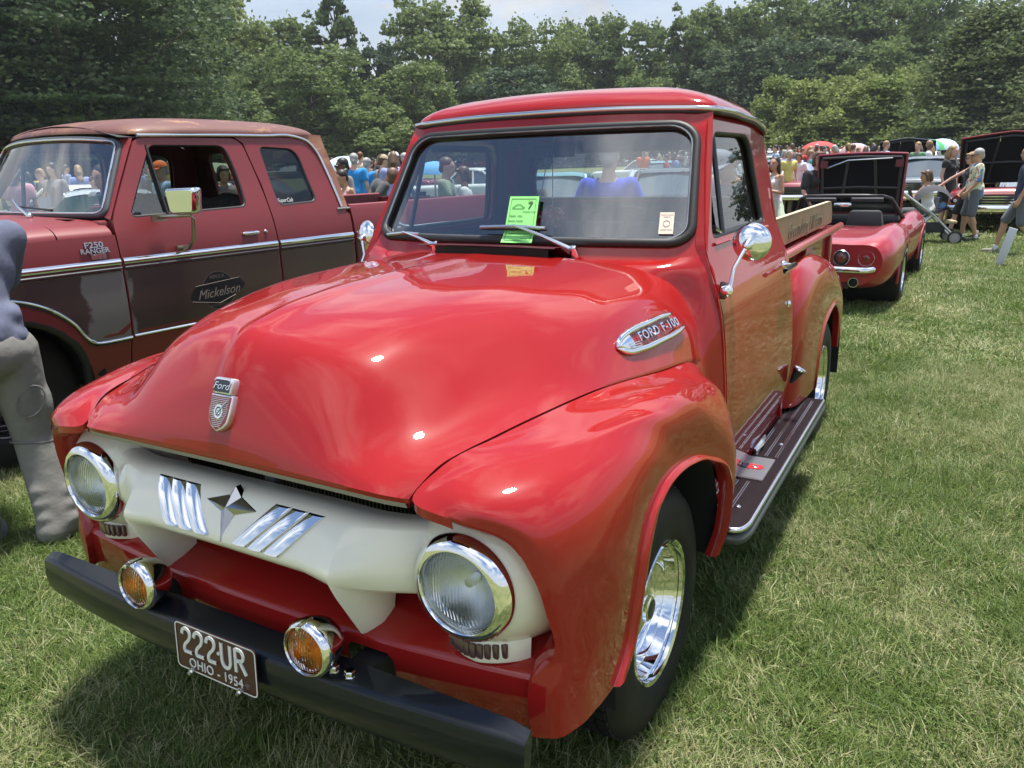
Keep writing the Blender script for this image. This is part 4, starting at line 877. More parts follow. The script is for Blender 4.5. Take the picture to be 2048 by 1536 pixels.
# bonnet and cowl
def sect(y, k=0.0): return [(0.0+FX(1.27), y, 1.27), (-.032, y, 1.315), (-.07, y, 1.345), (-.16, y, 1.372+k), (-.30, y, 1.388+k), (-.60, y, 1.40+k), (-1.0, y, 1.408+k)]
def both(P): P = np.array(P); Q = P[:, ::-1].copy(); Q[..., 0] = -2-Q[..., 0]; return np.concatenate([P, Q[:, 1:]], 1)
hP = []
for y, dz in ((-1.52, -.10), (-1.45, -.03), (-1.2, -.012), (-.8, 0), (-.345, .004)): hP.append([(a, b, c+dz*(0 if i == 0 else 1)) for i, (a, b, c) in enumerate(sect(y))])
MB().grid(cr(both(hP), 4, 1), flip=True).build('bonnet', MRED, F2, smooth=50)
cP = []
for y, kk in ((-.336, 0), (-.2, .4), (-.02, 1)):
    q = sect(y)
    cP.append([(a, b+(-.075*kk if i > 3 else 0)*(min(1, (i-3)/2)), c) for i, (a, b, c) in enumerate(q)])
MB().grid(cr(both(cP), 4, 1), flip=True).build('cowl_top', MRED, F2, smooth=50)
for s in (1, -1): MB().box((-.15 if s > 0 else -1.85, .0, 1.352), (.12, .10, .06)).build('cowl_corner', MRED, F2, bevel=.02)
MB().grid(np.array([[(x_, -1.53, z) for z in (.55, 1.28)] for x_ in (-.05, -1.95)])).build('nose', MRED, F2)
for x_ in (-.62, -1.35):
    p0 = Vector((x_, -.19, 1.41)); MB().tube([p0, p0+Vector((-.12, -.0, .055)), p0+Vector((-.22, .02, .10))], [.014, .008, .006], 8).sphere(p0, (.02, .02, .02)).build('wiper_arm', CHROME_DULL, F2)
    MB().tube([w2((x_+.02+1)/.9, .08), w2((x_-.40+1)/.9, .12)], .008, 6).build('wiper_blade', RUBBER, F2)
MB().box((-.32, -.13, 1.394), (.13, .05, .004)).build('cowl_grille', M('cowl_slot', (.05, .012, .012), .7), F2)
# interior
SEAT = M('plaid_seat', (.045, .038, .036), .8, var=(40, .08, (.018, .016, .016)))
for y in (.62, 1.40):
    mb = MB(); P = []
    for xx in np.linspace(-1.75, -.25, 13):
        k = 1-.03*abs(math.sin((xx+1)*6)); P.append([(xx, y-.05, .98*k), (xx, y, 1.04*k), (xx, y+.35, 1.05), (xx, y+.45, 1.3), (xx, y+.50, 1.50*k), (xx, y+.56, 1.50*k), (xx, y+.60, 1.0)])
    mb.grid(cr(np.array(P), 3, 1), flip=True).build('bench_seat', SEAT, F2, smooth=60)
MB().box((-1.0, .10, 1.31), (1.75, .30, .14)).build('dashboard', M('dash_grey', (.06, .065, .07), .6), F2, bevel=.03)
cS = Vector((-.48, .36, 1.36)); nS = Vector((0, .75, .66)).normalized(); aS = nS.cross(Vector((1, 0, 0))).normalized(); ring = [cS+Vector((1, 0, 0))*.2*math.cos(t)+aS*.2*math.sin(t) for t in np.linspace(0, 2*math.pi, 33)[:-1]]
MB().tube(ring, .012, 8, closed=True).tube([cS+Vector((-.2, 0, 0)), cS+Vector((.2, 0, 0))], .01, 6).tube([cS, cS-nS*.4], .02, 6).build('steering_wheel', M('wheel_black', (.02, .02, .022), .25), F2)
MB().grid(np.array([[(x_, y, 1.86+.10*(1-((x_+1)/.8)**2)) for y in (.22, 1, 1.85)] for x_ in np.linspace(-1.78, -.22, 9)])).build('headliner', INT, F2)
MB().box((-1.0, .9, .62), (1.8, 2.1, .1)).build('cab_floor', DARK, F2)
bw = [(-1.93, .6), (-.07, .6), (-.08, 1.35), (-.22, 1.89), (-1.78, 1.89), (-1.92, 1.35)]
MB().cdt(bw, [list(reversed(rrect(-1.62, 1.42, -.38, 1.80, .06, 4)))], lambda x_, z: (x_, 1.93-.10*max(0, z-1.35)/.55, z), .15, .03, lambda a, b: (0, 1, 0)).build('cab_back', RUST, F2, smooth=30)
MB().cdt(rrect(-1.62, 1.42, -.38, 1.80, .06, 4), [], lambda x_, z: (x_, 1.91-.10*max(0, z-1.35)/.55, z), .3).build('rear_window', GLASS_DARK, F2, smooth=0)
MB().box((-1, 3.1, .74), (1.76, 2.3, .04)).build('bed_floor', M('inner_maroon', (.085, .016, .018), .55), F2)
MB().box((-1, 4.24, 1.03), (1.8, .04, .6)).box((-1, 1.96, 1.03), (1.8, .04, .62)).build('tailgate', MRED, F2)
MB().box((-1, 1.5, .50), (1.1, 5.6, .18)).build('chassis', DARK, F2)
# green card behind the windscreen
gc = tag(MB().grid(np.array([[w2(u, .02) , Vector(w2(u, .02))+Vector((-.02, .14+.02*math.sin(u*9), .095+.02*u))] for u in np.linspace(.42, .78, 8)])).build('show_card', M('green_card', (.12, .62, .30), .6), None, smooth=60), 'curled green card lying inside the windscreen of the maroon pickup', 'card')
gc.matrix_world = F2.matrix_basis.copy() if False else Matrix.Translation((-2.8955, .9434, 0)) @ Matrix.Rotation(R(-4.452), 4, 'Z')
# door mirror
d = [c for c in F2.children if c.name.startswith('door')][0]
cM = Vector((.20, .335, 1.475))
mb = MB(); P = []
for k, (yy, sc) in enumerate(((-.055, .80), (-.05, .88), (-.02, .98), (.02, 1.0), (.045, .94), (.05, .88))):
    P.append([(cM.x+a*sc, cM.y+yy, cM.z+b*sc) for a, b in roundpoly([(-.085, -.075), (.085, -.075), (.105, .085), (-.105, .085)], .025, 4)])
P = np.array(P); P = np.concatenate([P, P[:, :1]], 1); mb.grid(P).add(P[0], [tuple(range(len(P[0])-1))], flip=False).add(P[-1], [tuple(range(len(P[0])-1))])
rot = Matrix.Translation(cM) @ Matrix.Rotation(R(28), 4, 'Z') @ Matrix.Translation(-cM)
mb.v = [tuple(rot @ Vector(p)) for p in mb.v]; mb.build('door_mirror', CHROME, d, smooth=50)
BR = M('bracket_steel', (.45, .45, .36), .28, 1.0)
MB().tube([(.02, .28, 1.385), (.10, .30, 1.39), (.20, .36, 1.395), (.215, .37, 1.37), (.17, .385, 1.25), (.10, .39, 1.19), (.02, .40, 1.185)], .0125, 8).box((.012, .27, 1.38), (.02, .10, .04)).box((.012, .41, 1.185), (.02, .10, .03)).build('mirror_bracket', BR, d, smooth=50)
# lettering
BADG = M('badge_metal', (.45, .45, .46), .25, 1.0)
fl = lambda y0, z0, o=.004: (lambda u, v, w=0.0: (FX(z0+v)+o+w, y0+u, z0+v))
text('badge_lettering', 'F250', .046, BADG, F2, lambda x_, y_, z_: fl(-.150, 1.252)(x_*1.25, y_, z_), .006, bold=.0012)
text('badge_lettering', 'RANGER', .040, BADG, F2, lambda x_, y_, z_: fl(-.150, 1.219)(x_*1.10, y_, z_), .006, bold=.0012)
MB().prism(rrect(-.045, -.016, .045, .016, .004, 2), lambda u, v, w: fl(-.135, 1.186, .002)(u, v, w), .004).build('badge_plate', BADG, F2, smooth=0)
text('badge_lettering', 'XLT', .030, M('badge_red', (.35, .04, .05), .5), F2, lambda x_, y_, z_: fl(-.135, 1.186, .007)(x_*1.3, y_, z_), .002)
LG = M('logo_black', (.008, .008, .011), .5); LL = M('logo_line', (.16, .125, .10), .5)
fo_ = lambda y0, z0: (lambda u, v, w=0.0: (FX(z0+v)+.0055+w, y0+u, z0+v))
lf = fo_(.625, .882)
cir = [(.128*math.cos(a), .128*math.sin(a)) for a in np.linspace(0, 2*math.pi, 41)[:-1]]
MB().prism(cir, lambda u, v, w: lf(u, v, w*.5), .0012).build('logo_disc', LG, d, smooth=0)
n40 = 40; MB().add([lf(*p, .0012) for p in cir]+[lf(p[0]*.965, p[1]*.965, .0012) for p in cir], [(i, (i+1) % n40, n40+(i+1) % n40, n40+i) for i in range(n40)]).build('logo_ring', LL, d, smooth=0)
ban = roundpoly([(-.215, -.035), (-.16, -.062), (0, -.085), (.12, -.04), (.20, -.005), (.215, .02), (.17, .065), (-.16, .045), (-.20, .01)], .012, 3)
MB().prism(ban, lambda u, v, w: lf(u, v, .0012+w*.5), .0012).build('logo_banner', LG, d, smooth=0)
MB().tube([lf(-.205, -.05, .003), lf(0, -.086, .003), lf(.13, -.045, .003)], .0022, 4).tube([lf(-.17, .046, .003), lf(.17, .066, .003)], .0016, 4).build('logo_line', LL, d, smooth=0)
LT = M('logo_text', (.30, .24, .20), .5)
text('logo_script', 'Mickelson', .085, LT, d, lambda x_, y_, z_: lf(x_*.95, y_-.012+.04*x_, z_+.003), .001, shear=.35)
text('logo_lettering', 'REPLICA', .030, LL, d, lambda x_, y_, z_: lf(x_*1.0, y_+.092, z_+.002), .001)
text('logo_lettering', 'RESTORATIONS', .024, LL, d, lambda x_, y_, z_: lf(x_*1.0, y_-.098, z_+.002), .001)
text('window_script', 'SuperCab', .040, M('pale_script', (.6, .6, .6), .5), F2, lambda x_, y_, z_: (FX(1.435+y_)-.012+z_, 1.335+x_*.9, 1.435+y_), .001, shear=.35)
# ================================================================ ground, grass, trees
def gmat():
    mt = M('lawn_soil', (.05, .07, .02), .95); t = mt.node_tree; p = t.nodes['Principled BSDF']; g = node('ShaderNodeNewGeometry', t)
    n1 = node('ShaderNodeTexNoise', t, Scale=.55, Detail=8.0, Roughness=.65); n2 = node('ShaderNodeTexNoise', t, Scale=9.0, Detail=6.0, Roughness=.7); n3 = node('ShaderNodeTexNoise', t, Scale=60.0, Detail=3.0)
    for n_ in (n1, n2, n3): t.links.new(g.outputs['Position'], n_.inputs['Vector'])
    r1 = node('ShaderNodeValToRGB', t); e = r1.color_ramp.elements; e[0].position = .36; e[0].color = (.085, .120, .030, 1); e[1].position = .66; e[1].color = (.20, .205, .090, 1)
    r2 = node('ShaderNodeValToRGB', t); e = r2.color_ramp.elements; e[0].position = .30; e[0].color = (.62, .62, .62, 1); e[1].position = .70; e[1].color = (1.3, 1.3, 1.2, 1)
    t.links.new(n1.outputs['Fac'], r1.inputs[0])
    ad = node('ShaderNodeMath', t, operation='MULTIPLY_ADD'); t.links.new(n3.outputs['Fac'], ad.inputs[0]); ad.inputs[1].default_value = .35; t.links.new(n2.outputs['Fac'], ad.inputs[2])
    sb = node('ShaderNodeMath', t, operation='SUBTRACT'); t.links.new(ad.outputs[0], sb.inputs[0]); sb.inputs[1].default_value = .17; t.links.new(sb.outputs[0], r2.inputs[0])
    m_ = node('ShaderNodeMix', t, data_type='RGBA', blend_type='MULTIPLY'); m_.inputs['Factor'].default_value = 1; t.links.new(r1.outputs[0], m_.inputs[6]); t.links.new(r2.outputs[0], m_.inputs[7]); t.links.new(m_.outputs[2], p.inputs['Base Color'])
    b = node('ShaderNodeBump', t); b.inputs['Strength'].default_value = .6; b.inputs['Distance'].default_value = .05; t.links.new(ad.outputs[0], b.inputs['Height']); t.links.new(b.outputs[0], p.inputs['Normal'])
    return mt
rad = np.concatenate([np.linspace(0, 12, 13), np.geomspace(14, 430, 30)])
P = np.array([[(CAM_POS[0]+r_*math.cos(a), CAM_POS[1]+r_*math.sin(a), 0) for a in np.linspace(0, 2*math.pi, 73)] for r_ in rad])
for i in range(P.shape[0]):
    for j in range(P.shape[1]): P[i, j, 2] = ground_z(P[i, j, 0], P[i, j, 1]) if rad[i] < 160 else P[i-1, j, 2]
tag(MB().grid(P).build('ground', gmat(), smooth=180), kind='structure')
def blade_mat():
    mt = bpy.data.materials.new('grass_blades'); mt.use_nodes = True; t = mt.node_tree; p = t.nodes['Principled BSDF']
    p.inputs['Roughness'].default_value = .5; p.inputs['Specular IOR Level'].default_value = .35
    at_ = node('ShaderNodeAttribute', t, attribute_name='rnd'); g = node('ShaderNodeNewGeometry', t)
    n1 = node('ShaderNodeTexNoise', t, Scale=.75, Detail=5.0, Roughness=.6); t.links.new(g.outputs['Position'], n1.inputs['Vector'])
    n2 = node('ShaderNodeTexNoise', t, Scale=3.2, Detail=4.0, Roughness=.65); t.links.new(g.outputs['Position'], n2.inputs['Vector'])
    gr = node('ShaderNodeValToRGB', t); e = gr.color_ramp.elements; e[0].position = .2; e[0].color = (.078, .140, .026, 1); e[1].position = .9; e[1].color = (.190, .250, .070, 1)
    st = node('ShaderNodeValToRGB', t); e = st.color_ramp.elements; e[0].position = .1; e[0].color = (.26, .285, .12, 1); e[1].position = .9; e[1].color = (.44, .43, .24, 1)
    sep_ = node('ShaderNodeSeparateColor', t); t.links.new(at_.outputs['Color'], sep_.inputs[0])
    t.links.new(sep_.outputs[1], gr.inputs[0]); t.links.new(sep_.outputs[1], st.inputs[0])
    a = node('ShaderNodeMath', t, operation='MULTIPLY_ADD'); t.links.new(n2.outputs['Fac'], a.inputs[0]); a.inputs[1].default_value = .8; t.links.new(n1.outputs['Fac'], a.inputs[2])
    mr = node('ShaderNodeMapRange', t); mr.inputs['From Min'].default_value = .78; mr.inputs['From Max'].default_value = 1.06; mr.inputs['To Min'].default_value = .04; mr.inputs['To Max'].default_value = .66; t.links.new(a.outputs[0], mr.inputs['Value'])
    c = node('ShaderNodeMath', t, operation='LESS_THAN'); t.links.new(sep_.outputs[0], c.inputs[0]); t.links.new(mr.outputs[0], c.inputs[1])
    m_ = node('ShaderNodeMix', t, data_type='RGBA'); t.links.new(c.outputs[0], m_.inputs['Factor']); t.links.new(gr.outputs[0], m_.inputs[6]); t.links.new(st.outputs[0], m_.inputs[7])
    t.links.new(m_.outputs[2], p.inputs['Base Color'])
    tl = node('ShaderNodeBsdfTranslucent', t); t.links.new(m_.outputs[2], tl.inputs[0]); ms = node('ShaderNodeMixShader', t); ms.inputs[0].default_value = .32
    out = t.nodes['Material Output']; t.links.new(p.outputs[0], ms.inputs[1]); t.links.new(tl.outputs[0], ms.inputs[2]); t.links.new(ms.outputs[0], out.inputs[0])
    return mt
BLADE = blade_mat()
def fast_mesh(name, V, F, mat, rnd=None, smooth=False):
    """V (n,3), F (m,k) all faces alike; rnd (m,3) per-face colour attribute"""
    me = bpy.data.meshes.new(name); n, m_, k = len(V), len(F), F.shape[1]
    me.vertices.add(n); me.vertices.foreach_set('co', np.ascontiguousarray(V, np.float32).ravel())
    me.loops.add(m_*k); me.loops.foreach_set('vertex_index', np.ascontiguousarray(F, np.int32).ravel())
    me.polygons.add(m_); me.polygons.foreach_set('loop_start', np.arange(0, m_*k, k, dtype=np.int32))
    me.update(calc_edges=True)
    if rnd is not None:
        a = me.attributes.new('rnd', 'FLOAT_COLOR', 'FACE'); a.data.foreach_set('color', np.concatenate([rnd, np.ones((m_, 1))], 1).astype(np.float32).ravel())
    me.materials.append(mat)
    if smooth: me.shade_smooth()
    return me
def tuft(i, size, n, h, w):
    """a patch of bent blades, each two quads"""
    r_ = np.random.default_rng(100+i)
    base = np.stack([r_.uniform(-size/2, size/2, n), r_.uniform(-size/2, size/2, n), np.full(n, -.004)], 1)
    swirl = r_.uniform(0, 2*np.pi); ang = swirl+r_.normal(0, 1.15, n); ln = h*r_.uniform(.55, 1.25, n); lean = np.clip(r_.normal(.95, .45, n), .12, 1.75)
    d = np.stack([np.cos(ang), np.sin(ang), 0*ang], 1); s_ = np.stack([-np.sin(ang), np.cos(ang), 0*ang], 1); tw = r_.normal(0, .5, n); s_ = s_*np.cos(tw)[:, None]+np.stack([0*ang, 0*ang, np.sin(tw)], 1)
    ww = w*r_.uniform(.6, 1.3, n)[:, None]; pts = []
    for t, k in ((0, 1.0), (.5, .85), (1.0, .12)):
        le = lean*(.45+.55*t); c = base+d*(ln*t*np.sin(le))[:, None]; c[:, 2] += ln*t*np.cos(le)*(1-.12*t)
        pts += [c-s_*ww*k/2, c+s_*ww*k/2]
    V = np.stack(pts, 1).reshape(-1, 3); V[:, 2] = np.maximum(V[:, 2], .002)
    o = np.arange(n)[:, None]*6; F = np.concatenate([o+np.array([[0, 1, 3, 2]]), o+np.array([[2, 3, 5, 4]])], 0)
    rnd = np.stack([r_.uniform(0, 1, n), r_.uniform(0, 1, n), r_.uniform(0, 1, n)], 1); rnd = np.concatenate([rnd, rnd], 0)
    return fast_mesh('grass_tuft', V, F, BLADE, rnd)
def grass(name, protos, pts, scale):
    col = bpy.data.collections.new(name+'_tufts')
    for me in protos: col.objects.link(bpy.data.objects.new('grass_tuft', me))
    me = bpy.data.meshes.new(name); me.vertices.add(len(pts)); me.vertices.foreach_set('co', np.ascontiguousarray(pts, np.float32).ravel())
    o = link(name, me); ng = bpy.data.node_groups.new(name, 'GeometryNodeTree'); ng.interface.new_socket('Geometry', in_out='INPUT', socket_type='NodeSocketGeometry'); ng.interface.new_socket('Geometry', in_out='OUTPUT', socket_type='NodeSocketGeometry')
    gi = ng.nodes.new('NodeGroupInput'); go = ng.nodes.new('NodeGroupOutput'); mp = ng.nodes.new('GeometryNodeMeshToPoints'); ip = ng.nodes.new('GeometryNodeInstanceOnPoints'); ci = ng.nodes.new('GeometryNodeCollectionInfo')
    ci.inputs['Collection'].default_value = col; ci.inputs['Separate Children'].default_value = True; ci.inputs['Reset Children'].default_value = True
    ip.inputs['Pick Instance'].default_value = True
    rv = ng.nodes.new('FunctionNodeRandomValue'); rv.data_type = 'FLOAT_VECTOR'; rv.inputs[0].default_value = (-.06, -.06, 0); rv.inputs[1].default_value = (.06, .06, 6.283)
    rs = ng.nodes.new('FunctionNodeRandomValue'); rs.data_type = 'FLOAT'; rs.inputs[2].default_value = scale[0]; rs.inputs[3].default_value = scale[1]; rs.inputs['Seed'].default_value = 5
    ri = ng.nodes.new('FunctionNodeRandomValue'); ri.data_type = 'INT'; ri.inputs[4].default_value = 0; ri.inputs[5].default_value = len(protos)-1; ri.inputs['Seed'].default_value = 9
    L_ = ng.links.new; L_(gi.outputs[0], mp.inputs[0]); L_(mp.outputs[0], ip.inputs['Points']); L_(ci.outputs[0], ip.inputs['Instance']); L_(rv.outputs[0], ip.inputs['Rotation']); L_(rs.outputs[1], ip.inputs['Scale']); L_(ri.outputs[2], ip.inputs['Instance Index']); L_(ip.outputs[0], go.inputs[0])
    md = o.modifiers.new('grass', 'NODES'); md.node_group = ng
    return tag(o, kind='stuff')
def field_points(d0, d1, step, half=R(50)):
    out = []; a0 = math.atan2(AX[2][1], AX[2][0])
    xs = np.arange(-d1, d1, step)
    X, Y = np.meshgrid(xs, xs); X = X+rng.uniform(-.45, .45, X.shape)*step; Y = Y+rng.uniform(-.45, .45, Y.shape)*step
    D = np.hypot(X, Y); A = (np.arctan2(Y, X)-a0+np.pi) % (2*np.pi)-np.pi; k = (D >= d0) & (D < d1) & (np.abs(A) < half)
    x_, y_ = X[k]+CAM_POS[0], Y[k]+CAM_POS[1]; z_ = np.array([ground_z(a, b) for a, b in zip(x_, y_)])
    return np.stack([x_, y_, z_], 1)
near = [tuft(i, .30, 520, .072, .0032) for i in range(8)]
grass('grass', near, field_points(.6, 7.0, .135), (.75, 1.25))
midt = [tuft(20+i, .60, 620, .070, .0075) for i in range(6)]
grass('grass', midt, field_points(6.9, 17, .30, R(42)), (.8, 1.2))
fart = [tuft(40+i, 1.3, 700, .080, .018) for i in range(4)]
grass('grass', fart, field_points(16.8, 46, .75, R(40)), (.8, 1.2))
# ---- trees
def leaf_mat(name, dark, light, trans=.35):
    mt = bpy.data.materials.new(name); mt.use_nodes = True; t = mt.node_tree; p = t.nodes['Principled BSDF']; p.inputs['Roughness'].default_value = .55; p.inputs['Specular IOR Level'].default_value = .3
    at_ = node('ShaderNodeAttribute', t, attribute_name='rnd'); sp_ = node('ShaderNodeSeparateColor', t); t.links.new(at_.outputs['Color'], sp_.inputs[0])
    oi = node('ShaderNodeObjectInfo', t); a = node('ShaderNodeMath', t, operation='MULTIPLY_ADD'); t.links.new(oi.outputs['Random'], a.inputs[0]); a.inputs[1].default_value = .55; t.links.new(sp_.outputs[0], a.inputs[2])
    r_ = node('ShaderNodeValToRGB', t); e = r_.color_ramp.elements; e[0].position = .15; e[0].color = (*dark, 1); e[1].position = 1.25 if False else 1.0; e[1].color = (*light, 1); t.links.new(a.outputs[0], r_.inputs[0]); t.links.new(r_.outputs[0], p.inputs['Base Color'])
    tl = node('ShaderNodeBsdfTranslucent', t); t.links.new(r_.outputs[0], tl.inputs[0]); ms = node('ShaderNodeMixShader', t); ms.inputs[0].default_value = trans
    t.links.new(p.outputs[0], ms.inputs[1]); t.links.new(tl.outputs[0], ms.inputs[2]); t.links.new(ms.outputs[0], t.nodes['Material Output'].inputs[0])
    return mt
BARK = M('bark', (.085, .070, .055), .9, var=(5, .2, (.05, .042, .035)))
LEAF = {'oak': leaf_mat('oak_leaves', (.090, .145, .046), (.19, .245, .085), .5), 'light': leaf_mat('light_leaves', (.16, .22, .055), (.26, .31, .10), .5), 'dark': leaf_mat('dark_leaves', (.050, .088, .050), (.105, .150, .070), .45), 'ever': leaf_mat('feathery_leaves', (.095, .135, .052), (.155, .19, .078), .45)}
def tree_proto(seed, n_leaf, leaf, crown, base=.16, spread=.34, lobes=26, thin=0.0):
    """unit-height tree: trunk and limbs; lobed crown of leaf sprays"""
    r_ = np.random.default_rng(seed); tips = []; C_ = []
    for k in range(lobes):
        t = (k+.5)/lobes; z = base+(1-base)*(t**.85)*.93
        if crown == 'round': rad_ = spread*math.sqrt(max(.03, 1-((z-.56)/.47)**2))
        elif crown == 'cone': rad_ = spread*(1.06-z)*1.15
        elif crown == 'tall': rad_ = spread*(.55+.45*math.sin(z*math.pi*1.02))*(.65 if z > .8 else 1)
        else: rad_ = spread*math.sqrt(max(.04, 1-((z-.46)/.56)**2))
        a = k*2.4+r_.uniform(-.5, .5); q = rad_*r_.uniform(.35, 1.0)
        C_.append((q*math.cos(a), q*math.sin(a), z+r_.normal(0, .025), spread*r_.uniform(.15, .31)*(1-.35*max(0, z-.7)/.3)))
    C_ = np.array(C_); w_ = C_[:, 3]**2; w_ /= w_.sum(); idx = r_.choice(len(C_), n_leaf, p=w_)
    u = r_.normal(size=(n_leaf, 3)); u /= np.linalg.norm(u, axis=1)[:, None]; u[:, 2] = np.abs(u[:, 2])*.5+u[:, 2]*.5
    rr = C_[idx, 3]*np.where(r_.uniform(0, 1, n_leaf) < .16, r_.uniform(.5, 1.6, n_leaf), 1-np.abs(r_.normal(0, .22, n_leaf)))*(1+.25*np.sin(u[:, 0]*9+idx)*np.sin(u[:, 1]*8+idx*2)*np.cos(u[:, 2]*7))
    c = C_[idx, :3]+u*rr[:, None]*np.array([.9, .9, 1.2]); c[:, 2] = np.maximum(c[:, 2], base*.55)
    nrm = (u*.7+r_.normal(0, .7, (n_leaf, 3)))*np.array([1, 1, .62]); nrm /= np.linalg.norm(nrm, axis=1)[:, None]
    a = np.cross(nrm, r_.normal(size=(n_leaf, 3))); a /= np.linalg.norm(a, axis=1)[:, None]; b = np.cross(nrm, a)
    s_ = leaf*r_.uniform(.6, 1.4, n_leaf)[:, None]; droop = np.array([0, 0, -1])*s_*.25
    V = np.stack([c-a*s_, c+b*s_*.72+nrm*s_*.12, c+a*s_+droop, c-b*s_*.72+nrm*s_*.12], 1).reshape(-1, 3)
    F = np.arange(n_leaf*4).reshape(-1, 4); rnd = np.clip(r_.normal(.35, .17, n_leaf)+.12*np.sin(idx*1.7), 0, 1); rnd = np.stack([rnd, r_.uniform(0, 1, n_leaf), rnd], 1)
    mb = MB(); mb.tube([(0, 0, -.02), (.004, 0, base), (-.006, .004, .45), (.0, .0, .80)], [.020, .015, .010, .003], 8)
    for k in range(0, lobes, 3):
        p1 = Vector(C_[k, :3]); z0 = max(base*.8, p1.z-.22*abs(math.hypot(p1.x, p1.y))/spread-.05); p0 = Vector((0, 0, z0)); mb.tube([p0, p0.lerp(p1, .5)+Vector((0, 0, -.01)), p1], [.0075, .005, .0015], 5)
    for k in range(8):
        a_ = r_.uniform(0, 6.28); q = C_[r_.integers(lobes)]; p0 = Vector(q[:3]); mb.tube([p0, p0+Vector((math.cos(a_)*q[3]*1.15, math.sin(a_)*q[3]*1.15, q[3]*.5))], [.002, .0006], 4)
    tm = bpy.data.meshes.new('tree_trunk'); tm.from_pydata(mb.v, [], mb.f); tm.materials.append(BARK); tm.shade_smooth()
    return V, F, rnd, tm
PROTO = {}
for key, args in {'oak1': (1, 26000, .0112, 'round', .10, .36, 100), 'oak2': (2, 26000, .0112, 'round', .08, .33, 92), 'oak3': (3, 24000, .0112, 'oval', .07, .30, 96), 'tall1': (4, 17000, .0112, 'tall', .09, .24, 76), 'tall2': (5, 12000, .0115, 'tall', .12, .19, 56), 'bush1': (6, 17000, .0150, 'oval', .03, .40, 84), 'bush2': (7, 17000, .0150, 'cone', .03, .40, 84), 'ever1': (8, 30000, .0095, 'cone', .03, .36, 120), 'near1': (9, 90000, .0062, 'round', .07, .40, 200)}.items():
    V, F, rnd, tm = tree_proto(*args); PROTO[key] = (V, F, rnd, tm, {})
def tree(px, top, dist, wpx, proto, mat, label, group=None, rz=None, name='tree', sink=0.0):
    V, F, rnd, tm, cache = PROTO[proto]
    if mat not in cache: cache[mat] = fast_mesh('tree_crown', V, F, LEAF[mat], rnd)
    b = far(px, 300, dist); gz = ground_z(b[0], b[1])-sink; tp = far(px, top, dist); H_ = tp[2]-gz
    Wd = wpx/FPX*dist*1.03; half = float(np.percentile(np.abs(V[:, 0]), 98)); sx = Wd/2/half
    t = thing(name, label, 'tree', (b[0], b[1], gz), rng.uniform(0, 6.28) if rz is None else rz, group); t.scale = (sx, sx, H_/float(np.percentile(V[:, 2], 99.7)))
    link('trunk', tm, t); link('crown', cache[mat], t)
    return t
G_T = 'trees along the far edge of the field'
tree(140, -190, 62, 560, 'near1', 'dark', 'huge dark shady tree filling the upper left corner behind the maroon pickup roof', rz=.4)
tree(-190, -150, 58, 520, 'near1', 'dark', 'dark tree cut by the left frame edge beside the huge shady tree', rz=2.4)
